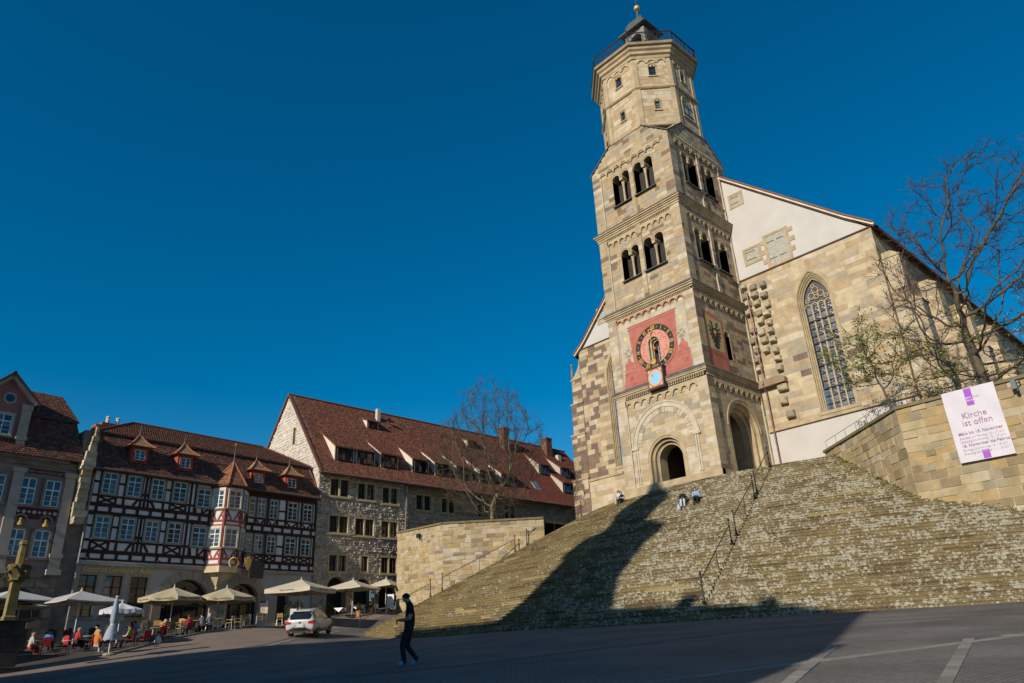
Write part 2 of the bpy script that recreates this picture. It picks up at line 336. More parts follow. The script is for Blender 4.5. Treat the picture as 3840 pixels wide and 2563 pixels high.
def sheet(name, polyA, polyB, lift, m, n=24, k=6, kind='structure', parent=None, label=None, cat=None):   # strip between two polylines following the ground
    def res(P, t):
        L = [0]
        for a, b in zip(P, P[1:]): L.append(L[-1]+math.dist(a, b))
        s_ = t*L[-1]
        for i in range(len(P)-1):
            if s_ <= L[i+1]+1e-9: q = (s_-L[i])/(L[i+1]-L[i]); return (P[i][0]+(P[i+1][0]-P[i][0])*q, P[i][1]+(P[i+1][1]-P[i][1])*q)
        return P[-1]
    mb = MB(); rows = []
    for i in range(n+1):
        a = res(polyA, i/n); b = res(polyB, i/n); row = []
        for j in range(k+1): x = a[0]+(b[0]-a[0])*j/k; y = a[1]+(b[1]-a[1])*j/k; row.append((x, y, ground(x, y)+lift))
        rows.append(row)
    for i in range(n): mb.strip(rows[i], rows[i+1])
    o = mb.build(name, m, parent, smooth=True, kind=kind, label=label, cat=cat)
    bm = bmesh.new(); bm.from_mesh(o.data)
    for f_ in bm.faces:
        if f_.normal.z < 0: f_.normal_flip()
    bm.to_mesh(o.data); bm.free(); return o
roadm = mat('brown_asphalt', (.20, .152, .122), rough=.9, var=.10, scale=.8, bump=.35, bscale=60, dirt=(.155, .12, .10), dscale=.35, damt=.5)
ROAD_IN = [(-20, 33), (-2, 37.4), (8.5, 40.0), (14.2, 41.2), (20.1, 44.0), (25.8, 48.6), (30.5, 53.9), (34.2, 55.3), (39.5, 57.3), (60, 64)]
ROAD_OUT = [(-20, 47.5), (2, 45.1), (9.7, 45.2), (12.7, 46.0), (15.1, 48.0), (17.7, 50.4), (21, 53), (26.2, 57), (33.5, 58.3), (60, 66)]
sheet('road', ROAD_IN, ROAD_OUT, .012, roadm, n=70, k=10)
paveT = [mat('band_stone_%d' % i, c, rough=.8, var=.12, scale=4, bump=.3) for i, c in enumerate(((.20, .185, .165), (.17, .157, .14), (.23, .21, .185)))]
def band(A, B, wd, step, name='paving_band', lift=.012):       # a line of single paving stones set in the square
    root = tag(thing(name, None, None, (A[0], A[1], ground(*A))), kind='structure')
    L = math.dist(A, B); n = max(1, int(L/step)); du = ((B[0]-A[0])/L, (B[1]-A[1])/L); nv = (-du[1], du[0]); meshes = []
    for i in range(n):
        mb = MB(); s0, s1 = L*i/n+.008, L*(i+1)/n-.008; c = []
        for s_, q in ((s0, -.5), (s1, -.5), (s1, .5), (s0, .5)): x = A[0]+du[0]*s_+nv[0]*q*wd; y = A[1]+du[1]*s_+nv[1]*q*wd; c.append((x, y, ground(x, y)))
        l_ = lift+random.uniform(-.003, .004); t = [(x, y, z+l_) for x, y, z in c]; b = [(x, y, z-.05) for x, y, z in c]
        mb.face(t); mb.strip(b, t, closed=True); mb.build('paving_stone', random.choice(paveT), root)
band((8, 9.8), (18.6, 4.55), .2, .55); band((17.65, 5.48), (8.6, 3.35), .2, .6); band((16.62, 7.84), (6.4, 4.6), .22, .6); band((18.3, 5.1), (20.2, 1.5), .2, .55)
band((13.9, 40.5), (20.2, 43.4), .3, .7, lift=.02); band((20.2, 43.4), (25.9, 48.1), .3, .7, lift=.02); band((25.9, 48.1), (30.6, 53.2), .3, .7, lift=.02)
gut = mat('gutter_stone', (.115, .105, .10), var=.2, scale=4)
sheet('gutter', [(6, 22), (12.5, 15.5), (22.5, 12.2), (25.5, 6.5), (24.5, 0)], [(6, 22.35), (12.6, 15.9), (22.7, 12.6), (25.9, 6.6), (24.9, 0)], .006, gut, n=60, k=1)
# ================================================================ STAIRS (rings of slabs round the church)
CX, CY, CZ, SL = 73.09, 28.67, 27.86, .6
RISE, TREAD, NST = .18, .30, 55
R0 = (CZ-10.5)/SL
def lichen_mat(name, base, dark_, amount, lich=(.43, .41, .325)):
    m = bpy.data.materials.new(name); m.use_nodes = True; t = m.node_tree; n = t.nodes; l = t.links; b = n['Principled BSDF']; b.inputs['Roughness'].default_value = .95; b.inputs['Specular IOR Level'].default_value = .1
    g_ = n.new('ShaderNodeNewGeometry'); P = g_.outputs['Position']
    def noise(s, d=5):
        x = n.new('ShaderNodeTexNoise'); x.inputs['Scale'].default_value = s; x.inputs['Detail'].default_value = d; l.new(P, x.inputs['Vector']); return x.outputs[0]
    def mrange(i, a, b_, c=0, d=1):
        x = n.new('ShaderNodeMapRange'); x.inputs[1].default_value = a; x.inputs[2].default_value = b_; x.inputs[3].default_value = c; x.inputs[4].default_value = d; l.new(i, x.inputs[0]); return x.outputs[0]
    def mix(f, a, c2):
        x = n.new('ShaderNodeMixRGB'); l.new(f, x.inputs[0])
        for k, q in ((1, a), (2, c2)):
            if isinstance(q, tuple): x.inputs[k].default_value = (*q, 1)
            else: l.new(q, x.inputs[k])
        return x.outputs[0]
    def math_(op, a, c2):
        x = n.new('ShaderNodeMath'); x.operation = op
        for k, q in ((0, a), (1, c2)):
            if isinstance(q, (int, float)): x.inputs[k].default_value = q
            else: l.new(q, x.inputs[k])
        return x.outputs[0]
    col = mix(mrange(noise(.9), .35, .65), base, dark_)
    col = mix(mrange(noise(7, 3), .4, .7, 0, .55), col, (.22, .165, .06))
    vo = n.new('ShaderNodeTexVoronoi'); vo.inputs['Scale'].default_value = 5; vo.inputs['Randomness'].default_value = 1; l.new(P, vo.inputs['Vector'])
    vs_ = n.new('ShaderNodeTexVoronoi'); vs_.inputs['Scale'].default_value = 11; l.new(P, vs_.inputs['Vector'])
    cover = mrange(noise(1.3, 8), .36, .66, -.12, .24)                       # where lichen grows thick
    sx = n.new('ShaderNodeSeparateXYZ'); l.new(P, sx.inputs[0])
    grow = mrange(sx.outputs[1], 46, 24, -.13, .055)                          # sparser towards the north end
    thr = math_('ADD', math_('ADD', cover, grow), amount)
    rnd = n.new('ShaderNodeSeparateXYZ'); l.new(vo.outputs['Color'], rnd.inputs[0])
    rad = math_('MULTIPLY', thr, math_('ADD', rnd.outputs[0], .35))
    spot = mrange(math_('SUBTRACT', rad, math_('MULTIPLY', vo.outputs['Distance'], 1.0)), -.28, -.16)
    spot2 = mrange(math_('SUBTRACT', math_('ADD', thr, -.02), vs_.outputs['Distance']), -.22, -.12)
    f_ = math_('MAXIMUM', spot, math_('MULTIPLY', spot2, .8))
    f_ = math_('MULTIPLY', f_, mrange(noise(28, 3), .3, .55, .25, 1))
    col = mix(f_, col, mix(mrange(noise(14, 2), .4, .6), lich, tuple(c*.72 for c in lich)))
    l.new(col, b.inputs['Base Color'])
    bp = n.new('ShaderNodeBump'); bp.inputs['Strength'].default_value = .6; bp.inputs['Distance'].default_value = .03; l.new(math_('ADD', noise(18, 5), math_('MULTIPLY', f_, .3)), bp.inputs['Height']); l.new(bp.outputs[0], b.inputs['Normal'])
    return m
slabT = [lichen_mat('step_stone_lichen', (.165, .127, .075), (.105, .08, .048), .08), lichen_mat('step_stone_mossy', (.195, .152, .078), (.125, .096, .05), -.06),
         lichen_mat('step_stone_heavy_lichen', (.15, .115, .07), (.095, .073, .046), .17), lichen_mat('step_stone_new', (.33, .26, .14), (.27, .21, .11), -.32), lichen_mat('step_stone_dark', (.115, .085, .048), (.07, .053, .033), -.06)]
stairs = tag(thing('stairs', None, None, (29, 24, .8)), kind='structure')
TH0, TH1 = R(146.5), R(222)
A1, A2 = Vector((46.46, 19.77)), Vector((40.62, 13.14))          # right retaining wall: far end, corner
LW = [Vector((38.4, 57.2)), Vector((38.95, 51.05)), Vector((45.2, 44.85)), Vector((52.4, 45.6))]
def hidden(x, y):
    if x > 41.0 and y < 12.9: return True
    d = A2-A1; nn = Vector((d.y, -d.x)).normalized()
    q = Vector((x, y))-A1
    return y < 19.7 and (q.x*d.y-q.y*d.x) < -.5*d.length and x > 41
def wid(th):                                  # the flight fans out towards its left end
    d = (172-math.degrees(th) % 360)/22; d = min(1, max(0, d)); return 1+.27*d*d*(3-2*d)
slabs = []
for i in range(NST+1):
    rt = R0+TREAD*i; zt = 10.5-RISE*i; th = TH0+random.uniform(0, .02)
    while th < TH1:
        L = random.choice((1.0, 1.3, 1.6, 1.9, 2.3, 2.7))*random.uniform(.85, 1.15); t2 = min(th+L/rt, TH1); mid = (th+t2)/2; rm = R0+TREAD*i*wid(mid); x = CX+rm*math.cos(mid); y = CY+rm*math.sin(mid)
        if not hidden(x, y) and ground(x, y) < zt+.05: slabs.append((rt, zt, th, t2, x, y))
        th = t2
def slab_pts(rt0, zt, a, b):
    g_ = .005/rt0; a += g_; b -= g_; dr = random.uniform(-.018, .018); dz = random.uniform(-.012, .006); n = 2; P = []
    for q in range(n+1):
        th = a+(b-a)*q/n; c, s_ = math.cos(th), math.sin(th); tw = random.uniform(-.008, .008); rt = R0+(rt0-R0)*wid(th); rin = rt-TREAD*wid(th)-.12
        ra, rb = rt+dr+tw-.018, rt+dr+tw+.008; P.append([(CX+ra*c, CY+ra*s_, zt-RISE-.05), (CX+ra*c, CY+ra*s_, zt+dz-.065), (CX+rb*c, CY+rb*s_, zt+dz-.055), (CX+rb*c, CY+rb*s_, zt+dz-.012), (CX+(rt+dr+tw-.02)*c, CY+(rt+dr+tw-.02)*s_, zt+dz), (CX+rin*c, CY+rin*s_, zt+dz)])
    return P
def slab_tone(x, y, i):
    lf_ = y > 33
    return random.choices(range(5), (3, 6, .4, .55, 2) if lf_ else (6, 2, 4, .12, 1.2))[0]
srest = MB(); cnt = 0
vis = []
for k, (rt, zt, a, b, x, y) in enumerate(slabs):
    d = Vector((x, y, zt)); cz = d.dot(_f); px = d.dot(_r)/cz; py = d.dot(_u)/cz
    vis.append((0 if (abs(px) > .7 or abs(py) > .47) else (b-a)*rt*max(.05, -(math.cos((a+b)/2)*x+math.sin((a+b)/2)*y)/d.length)*-1/d.length_squared, k))
    vis[-1] = (abs(vis[-1][0]), k)
top = {k for _, k in sorted(vis, reverse=True)[:300]}
for k, (rt, zt, a, b, x, y) in enumerate(slabs):
    P = slab_pts(rt, zt, a, b); t = slab_tone(x, y, k); mb = MB() if k in top else srest; tm = 0 if k in top else t
    for q in range(len(P)-1):
        for j in range(5): mb.face([P[q][j], P[q][j+1], P[q+1][j+1], P[q+1][j]], tm)
    mb.face(P[0][::-1], tm); mb.face(P[-1], tm)
    if k in top: mb.build('step_slab', slabT[t], stairs)
srest.build('step_slabs', slabT, stairs, kind='stuff')
fill = MB(); n = 60
Ao = [(CX+(R0-.05)*math.cos(TH0+(TH1-TH0)*i/n), CY+(R0-.05)*math.sin(TH0+(TH1-TH0)*i/n), 10.485) for i in range(n+1)]
Bo = [(CX+(R0+(TREAD*NST-.2)*wid(TH0+(TH1-TH0)*i/n))*math.cos(TH0+(TH1-TH0)*i/n), CY+(R0+(TREAD*NST-.2)*wid(TH0+(TH1-TH0)*i/n))*math.sin(TH0+(TH1-TH0)*i/n), .42) for i in range(n+1)]
fill.strip([(x, y, z-.12) for x, y, z in Ao], [(x, y, z-.12) for x, y, z in Bo]); fill.build('step_bed', slabT[4], stairs)
# landing in front of the church
landm = mat('landing_stone', (.24, .19, .11), dirt=(.34, .31, .22), dscale=1.5)
lm = MB(); n = 40
Ai = [(CX+(R0-.28)*math.cos(TH0+(TH1-TH0)*i/n), CY+(R0-.28)*math.sin(TH0+(TH1-TH0)*i/n), 10.49) for i in range(n+1)]; lm.strip(Ai, [(66, y, 10.49) for (_, y, _) in Ai][::1]); lm.build('landing', landm, kind='structure')
# ================================================================ RETAINING WALLS AND TERRACES
_wm = (.33, .255, .145)
wallT = [mat('wall_stone_cream', soft((.42, .34, .205), _wm, .42), dirt=(.33, .27, .16), damt=.6, dscale=1.5), mat('wall_stone_tan', soft((.33, .25, .135), _wm, .42), dirt=(.25, .20, .11), damt=.6), mat('wall_stone_ochre', soft((.36, .24, .095), _wm, .42), dirt=(.3, .22, .1)), mat('wall_stone_grey', soft((.24, .215, .16), _wm, .42), dirt=(.2, .18, .13)),
         mat('wall_stone_brown', soft((.16, .12, .07), _wm, .42)), mat('wall_stone_plum', (.22, .155, .13)), mat('wall_stone_pale', soft((.46, .40, .31), _wm, .42), dirt=(.38, .3, .18), dscale=2)]
coping = mat('coping_stone', (.17, .14, .08), dirt=(.12, .12, .05), dscale=1.2, damt=.8)
def ret_wall(root, P, z0, z1, tones, ch, ln, cope=True, th=.6):
    core = MB(); st = []; cp = []
    for a, b in zip(P, P[1:]):
        d = (b-a); L = d.length; fr = Fr((a.x, a.y), (d.x, d.y))
        masonry(fr, 0, L, z0, z1, ch=ch, ln=ln, tones=tones, jut=.035, core=core, stones=st, th=th, joint=.018)
        if cope:
            n = max(1, int(L/1.3))
            for i in range(n): cp.append((fr, L*i/n+.006, L*(i+1)/n-.006))
    core.build('wall_core', mortar, root); emit(st, wallT, root, rough=.28)
    for fr, a, b in cp:
        m_ = MB(); m_.box(fr, a, b, z1, z1+.16, -th, .12+random.uniform(-.01, .01)); m_.build('coping_block', coping, root)
rw = thing('retaining_wall', 'tall sandstone retaining wall on the right that carries the white banner', 'wall', (A2.x, A2.y, 6.4))
ret_wall(rw, [A1+Vector((.25, .28)), A2, Vector((40.62, -6))], .4, 10.95, ((0, 5), (1, 5), (2, 3), (3, 2.5), (4, 1.6), (6, 1.2)), (.3, .55), (.5, 1.2))
lw = thing('retaining_wall', 'low sandstone terrace wall below the bare tree, left of the stairs', 'wall', (LW[1].x, LW[1].y, 4))
ret_wall(lw, LW[:3], 2.0, 10.4, ((0, 6), (1, 4), (2, 2), (3, 1), (4, .6), (5, .9), (6, 2.5)), (.26, .44), (.4, .95))
soil = mat('terrace_soil', (.13, .10, .06), var=.3)
tr = MB(); tr.prism(Wl(), [(40.9, -30), (40.9, 13.0), (46.6, 19.4), (52.6, 19.4), (52.6, 15), (140, 15), (140, -30)], 10.6, 10.75); tr.build('terrace', soil, kind='structure')
tr = MB(); tr.prism(Wl(), [(38.8, 57.2), (39.3, 51.3), (45.4, 45.2), (52.4, 45.6), (90, 45.6), (90, 58.5), (39, 58.5)], 10.2, 10.38); tr.build('terrace', soil, kind='structure')
fl = MB(); fl.face([(38.8, 57.25, 2), (52, 57.25, 2), (52, 57.25, 10.3), (38.8, 57.25, 10.3)]); fl.build('terrace_back_wall', wallT[3], lw)
# ---------------------------------------------------------------- railings
def railing(root, pts, posts, hgt, rail_r=.028, slim=.02):
    top = [Vector(p)+Vector((0, 0, hgt)) for p in pts]; m_ = MB(); m_.tube(top, rail_r, 6); m_.build('handrail', iron, root)
    for k, p in posts:
        q = Vector(p); m_ = MB()
        if k: m_.lathe(q, [(.11, 0), (.11, .05), (.07, .08), (.075, .2), (.05, .26), (.035, .34), (.034, hgt-.1), (.055, hgt-.05), (.03, hgt), (.03, hgt+.2), (.05, hgt+.24), (.06, hgt+.3), (.035, hgt+.37), (.01, hgt+.4)], 8); m_.build('post', iron, root, smooth=True)
        else: m_.tube([q, q+Vector((0, 0, hgt))], slim, 6); m_.build('baluster', iron, root)
def cone_pt(th, z): r = R0+(10.5-z)/SL*wid(R(th)); return (CX+r*math.cos(R(th)), CY+r*math.sin(R(th)), z)
def rail_run(label, th, zs, group=None):
    for (za, zb, ks) in zs:
        rt = thing('stair_railing', label(za), 'railing', cone_pt(th, za), group='stair railings'); n = len(ks)
        P = [cone_pt(th, za+(zb-za)*i/(n-1)) for i in range(n)]; railing(rt, P, list(zip(ks, P)), 1.02)
rail_run(lambda z: 'iron handrail up the middle of the stairs, %s flight' % ('lowest' if z < 3 else 'middle' if z < 7 else 'topmost'), 191.47, [(1.62, 4.6, (1, 0, 1)), (5.15, 7.75, (1, 0, 1)), (8.1, 10.35, (1, 0, 1))])
rail_run(lambda z: 'iron handrail along the left end of the stairs, %s flight' % ('lowest' if z < 3 else 'middle' if z < 6 else 'topmost'), 149.6, [(1.7, 4.3, (1, 0, 1)), (4.75, 7.7, (1, 0, 1)), (8.2, 10.6, (1, 0, 1))])
ir = thing('terrace_railing', 'thin iron railing on the sloping far part of the right retaining wall', 'railing', (A1.x, A1.y, 11.1))
P = [(A1.x+(A2.x-A1.x)*t+.15, A1.y+(A2.y-A1.y)*t+.1, 11.1) for t in np.linspace(.02, .97, 7)]; railing(ir, P, [(0, p) for p in P], .55, .014, .012)
ir = thing('terrace_railing', 'thin wire railing on top of the banner wall in front of the trees', 'railing', (40.9, 11, 11.1))
P = [(40.95, y, 11.1) for y in np.linspace(12.6, 2, 6)]; railing(ir, P, [(0, p) for p in P], .62, .012, .014)
# ================================================================ TOWN HALL (behind the camera; it casts the big shadow)
TY = 0
th_ = thing('town_hall', 'baroque town hall with mansard roof and clock turret opposite the church', 'building', (-16, 22, -3))
thw = mat('town_hall_plaster', (.55, .47, .36)); thr = mat('town_hall_slate', (.10, .09, .09))
m_ = MB(); m_.cbox((-16, 20.3, 4.3), 15, 33.8, 16); m_.build('wall', thw, th_)
m_ = MB()
def ringp(x0, x1, y0, y1, z): return [(x0, y0+TY, z), (x1, y0+TY, z), (x1, y1+TY, z), (x0, y1+TY, z)]
lv = [ringp(-24, -8.2, 3.8, 37.4, 12.3), ringp(-23.6, -8.4, 3.95, 37.2, 13.0), ringp(-20.5, -11.5, 5.7, 36.6, 21.2), ringp(-20.8, -11.2, 5.5, 36.7, 21.4), ringp(-16.4, -15.6, 8.4, 36.0, 24.2)]
for a, b in zip(lv, lv[1:]): m_.strip(a, b, closed=True)
m_.face(lv[-1]); m_.build('roof', thr, th_)
m_ = MB(); m_.lathe((-16, 22.1, 0), [(4.9, 20), (4.6, 24), (3.75, 26.2), (3.5, 27), (3.45, 31.7), (3.95, 32.1), (3.9, 33.1), (2.8, 33.6), (1.85, 34.2), (1.85, 36.4), (2.2, 37), (2.15, 38.4), (1.3, 39.5), (.6, 40.6), (.2, 41.4), (.06, 43)], 8, a0=PI/8); m_.build('turret', thr, th_)
for y_, h_ in ((13.2, 25.2), (9.2, 24.9)): m_ = MB(); m_.cbox((-16.3, y_+TY, h_-2), .9, .8, 4); m_.build('chimney', thw, th_)
for i in range(9):
    for z_ in (-.5, 4, 8.6):
        m_ = MB(); m_.cbox((-8.46, 4.6+TY+i*3.9, z_+1.4), .12, 1.3, 2.4); m_.build('window', dark, th_)

weedm = [mat('wall_moss', (.20, .16, .02), var=.3, scale=5, bump=0), mat('wall_weed', (.11, .12, .03), var=.3, scale=5, bump=0)]
wd = MB(); rq = random.Random(12)
for k in range(900):
    t = rq.random()**.8; q = A1+(A2-A1)*t if k < 620 else A2+(Vector((40.62, 4))-A2)*rq.random(); nn = Vector((-.75, .66)) if k < 620 else Vector((-1, 0)); q = q+nn*abs(rq.gauss(.12, .12)); r = math.hypot(q.x-CX, q.y-CY); i = math.ceil((r-R0)/TREAD); z = 10.5-RISE*max(0, i)
    c = Vector((q.x, q.y, z+rq.uniform(0, .1))); s_ = rq.uniform(.03, .08); a = Vector((rq.gauss(0, 1), rq.gauss(0, 1), rq.gauss(.6, .6))).normalized(); b = a.cross(Vector((rq.gauss(0, 1), rq.gauss(0, 1), 1))).normalized(); wd.face([c-a*s_, c-b*s_*.6, c+a*s_, c+b*s_*.6], rq.randrange(2))
wd.build('weeds', weedm, kind='stuff', label='yellow moss and weeds along the foot of the right retaining wall', cat='weeds')
# ================================================================ CHURCH TOWER
tower = thing('church_tower', 'tall sandstone church tower with painted clock and octagonal top', 'tower', (49, 30.8, 10.5))
X0, YS, YN, XE = 44.61, 26.5, 35.1, 53.21
fW = Fr((X0, 0), (0, -1)); fS = Fr((0, YS), (1, 0)); fN = Fr((0, YN), (-1, 0)); fE = Fr((XE, 0), (0, 1))
W = 8.6
faces = ((fW, -YN, 1), (fS, X0, 0))
core = MB(); ST = []
lowT = ((0, 7), (1, 3), (2, .7), (3, 1.6), (6, 5)); midT = ((0, 3), (1, 6), (2, 3), (3, 4), (4, 1.8), (6, .8)); upT = ((0, 1.2), (1, 6), (2, 2.6), (3, 6), (4, 3.4), (6, .5))
sT = ((1, 5), (2, 3), (3, 4), (4, 4.2), (5, 1), (0, .8)); octT = ((0, 6), (1, 3.5), (2, 2.4), (6, 2.5))
Z1, Z2, Z3, Z4 = 18.9, 26.0, 34.1, 40.45
mo = MB(); moD = MB(); dent = MB()
def lesenes(fr, u0, z0, z1, tones, mid=False):
    for a, b in ((0, .9), (W-.9, W))+(((4.14, 4.56),) if mid else ()):
        masonry(fr, u0+a, u0+b, z0, z1, w=0, th=.3, tones=tones, core=core, stones=ST, ch=(.3, .5), ln=(.55, 1.0))
def frieze(fr, a, b, n, zs, zt, mb=None, w0=-.15, w1=0, corb=True):
    mb = mb or mo; d = (b-a)/n; r = d*.36
    for i in range(n):
        c = a+d*(i+.5); arc = [(c+r*math.cos(PI*k/8), zs+r*math.sin(PI*k/8)) for k in range(9)]
        mb.prism(fr, [(a+d*i, zs), (c-r, zs)]+arc[::-1][1:-1]+[(c+r, zs), (a+d*(i+1), zs), (a+d*(i+1), zt), (a+d*i, zt)][0:4], w0, w1)
        mb.arch(fr, c, zs, r*.98, r+.05, w0, w1+.035, n=8)
        if corb: mb.box(fr, a+d*i-.07, a+d*i+.07, zs-.14, zs, w0, w1-.01)
def dentils(fr, a, b, z, h=.13, p=.2, w1=.03):
    n = int((b-a)/p)
    for i in range(n): dent.box(fr, a+(b-a)*i/n, a+(b-a)*i/n+p*.5, z, z+h, -.06, w1)
def twin(fr, ul, ur, v0, vs, orient):
    hw = (ur-ul-.24)/4; c1, c2 = ul+hw, ur-hw
    o1, o2 = opening(c1, hw, v0, vs), opening(c2, hw, v0, vs); mid = rect(c1+hw-.02, c2-hw+.02, v0, vs+.05)
    for o in (o1, o2):
        arc = [(o.uc-hw*math.cos(PI*k/12), vs+hw*math.sin(PI*k/12)) for k in range(13)]; pts = [(ul, v0)]+arc if o is o1 else arc+[(ur, v0)]
        rv = MB(); rv.strip([fr.p(u, v, -1.0) for u, v in pts], [fr.p(u, v, -.10) for u, v in pts]); rv.build('window_reveal', mouldd, tower); mo.arch(fr, o.uc, vs, hw, hw+.13, -.35, -.10, n=10); mo.arch(fr, o.uc, vs, hw+.13, hw+.2, -.2, -.06, n=10)
    mo.box(fr, ul-.10, ul, v0, vs, -.32, -.11); mo.box(fr, ur, ur+.10, v0, vs, -.32, -.11)
    m_ = MB(); cu = (ul+ur)/2; c = fr.p(cu, 0, -.42)
    m_.lathe((c.x, c.y, v0), [(.17, 0), (.17, .12), (.12, .2), (.105, .26), (.095, (vs-v0)*.62), (.13, (vs-v0)*.64), (.10, (vs-v0)*.67), (.17, (vs-v0)*.86)], 12); m_.box(fr, cu-.15, cu+.15, vs-.32, vs-.02, -.75, -.1); m_.prism(fr, [(cu-.2, vs-.08), (cu+.2, vs-.08), (cu+.16, vs+.3), (cu-.16, vs+.3)], -1.0, -.13)
    m_.build('window_column', mould, tower)
    m_ = MB(); P = [fr.p(ul-.12, v0+.02, -.35), fr.p(ur+.12, v0+.02, -.35), fr.p(ur+.12, v0-.16, .14), fr.p(ul-.12, v0-.16, .14)]; m_.face(P[::-1]); m_.strip([p-Vector((0, 0, .07)) for p in P], P, closed=True); m_.face([p-Vector((0, 0, .07)) for p in P]); m_.build('window_sill', lead, tower)
    m_ = MB(); m_.box(fr, ul+.05, cu-.05, v0+.05, vs-.2, -.9, -.86); m_.box(fr, cu+.05, ur-.05, v0+.05, vs-.2, -.9, -.86)
    m_.build('louvre_board', dark, tower)
    return [o1, o2, mid]
# base storey
dW = opening(-30.95, 1.75, 10.3, 12.75); dS = opening(49.0, 2.35, 10.3, 14.55)
masonry(fW, -YN+.9, -YS-.9, 10.4, 18.0, holes=[dW], w=-.12, th=1.0, tones=lowT, core=core, stones=ST, ch=(.34, .56), ln=(.6, 1.4)); lesenes(fW, -YN, 10.4, 18.0, lowT)
masonry(fS, X0+.9, X0+W-.9, 10.4, 18.0, holes=[dS], w=-.12, th=1.0, tones=midT, core=core, stones=ST, ch=(.34, .56), ln=(.6, 1.4)); lesenes(fS, X0, 10.4, 18.0, midT)
mo.box(fW, -YN-.12, -YS+.12, 10.3, 11.0, -.3, .14); mo.box(fS, X0-.1, 46.3, 10.3, 11.0, -.3, .12)
def orders(fr, uc, vs, v0, rs, ws, th=1.0, m_=None):
    for (ri, ro), w_ in zip(rs, ws):
        m_.arch(fr, uc, vs, ri, ro, -th, w_, n=20)
        m_.box(fr, uc-ro, uc-ri, v0, vs, -th, w_); m_.box(fr, uc+ri, uc+ro, v0, vs, -th, w_)
        m_.arch(fr, uc, vs, ro-.10, ro-.03, w_-.02, w_+.05, n=20)
portal = MB(); orders(fW, -30.95, 12.75, 10.3, ((1.07, 1.3), (1.3, 1.52), (1.52, 1.78)), (-.62, -.36, -.10), 1.6, portal); portal.arch(fW, -30.95, 12.75, 1.7, 2.15, -.3, -.112, n=20); portal.build('west_portal', mould, tower, label='round-arched west door surround with stepped mouldings')
portal = MB(); orders(fS, 49.0, 14.55, 10.3, ((1.5, 1.78), (1.78, 2.06), (2.06, 2.4)), (-.7, -.4, -.10), 1.3, portal); portal.arch(fS, 49.0, 14.55, 2.3, 2.85, -.3, -.112, n=20); portal.build('south_portal', mould, tower, label='tall round-arched south opening of the tower porch')
m_ = MB(); m_.box(fW, -32.3, -29.7, 10.3, 14.2, -4.2, -4.0); m_.build('west_shade_panel', mat('porch_painted_shade', (.014, .010, .008)), tower); m_ = MB(); m_.box(fS, 46.6, 51.4, 10.3, 17.2, -3.6, -3.4); m_.build('porch_shade_panel', mat('porch_painted_shade', (.014, .010, .008)), tower); m_ = MB(); m_.box(fS, 50.6, 50.75, 10.3, 16.2, -2.6, -1.0); m_.build('porch_side', mould, tower)  # near-black panels painted as the shade deep inside both portals
ba = MB(); ba.arch(fW, -30.9, 14.05, 2.62, 2.75, -.14, -.04, n=28); ba.arch(fW, -30.9, 14.05, 2.75, 2.98, -.14, -.075, n=28); ba.arch(fW, -30.9, 14.05, 2.98, 3.08, -.14, -.02, n=28)
for s in (-1, 1):
    for a in (2.62, 2.82): ba.box(fW, -30.9+s*a-.09 if s < 0 else -30.9+a, -30.9-a+.0 if s < 0 else -30.9+a+.13, 11.2, 13.9, -.14, -.03)
    ba.box(fW, -30.9+s*2.85-.32, -30.9+s*2.85+.32, 13.9, 14.08, -.14, .02)
ba.build('blind_arch', stoneT[6], tower)
m_ = MB(); n = 26
for i in range(n):
    a0, a1 = PI*i/n+.006, PI*(i+1)/n-.006; m_ = MB(); m_.arch(fW, -30.9, 14.05, 2.2, 2.6, -.14, -.09+random.uniform(0, .015), a0, a1, n=2); m_.build('voussoir', stoneT[random.choice((0, 6, 6, 3))], tower)
for fr, u0, _ in faces: frieze(fr, u0+.9, u0+W-.9, 9, 17.45, 18.02); dentils(fr, u0+.1, u0+W-.1, 18.08); dentils(fr, u0+.2, u0+W-.1, 18.26, .1)
# clock storey
niche = opening(-30.77, .6, 20.15, 21.95)
slit = opening(48.72, .33, 20.15, 22.25)
masonry(fW, -YN+.9, -YS-.9, Z1, 25.2, holes=[niche], w=-.12, th=1.0, tones=lowT, core=core, stones=ST); lesenes(fW, -YN, Z1, 25.2, lowT)
masonry(fS, X0+.9, X0+W-.9, Z1, 25.2, holes=[slit], w=-.12, th=1.0, tones=sT, core=core, stones=ST); lesenes(fS, X0, Z1, 25.2, sT)
rv = MB(); reveal(rv, fS, slit, -1, -.1); rv.build('window_reveal', mouldd, tower); mo.arch(fS, 48.72, 22.25, .33, .5, -.3, -.08, n=10); mo.box(fS, 49.05, 49.25, 20.15, 22.25, -.3, -.08)
frieze(fS, X0+.9, X0+W-.9, 9, 24.62, 25.2); red = MB(); frieze(fW, -YN+.9, -YS-.9, 10, 24.75, 25.2)
d_ = (W-1.8)/10
for i in range(10): red.arch(fW, -YN+.9+d_*(i+.5), 24.75, d_*.36+.01, d_*.36+.085, -.02, .045, n=8)
red.box(fW, -YN+.86, -YN+.93, Z1+.05, 24.7, -.1, .01); red.build('painted_arch_band', redpaint, tower)
for fr, u0, _ in faces: dentils(fr, u0+.1, u0+W-.1, 25.24, .1, .17)
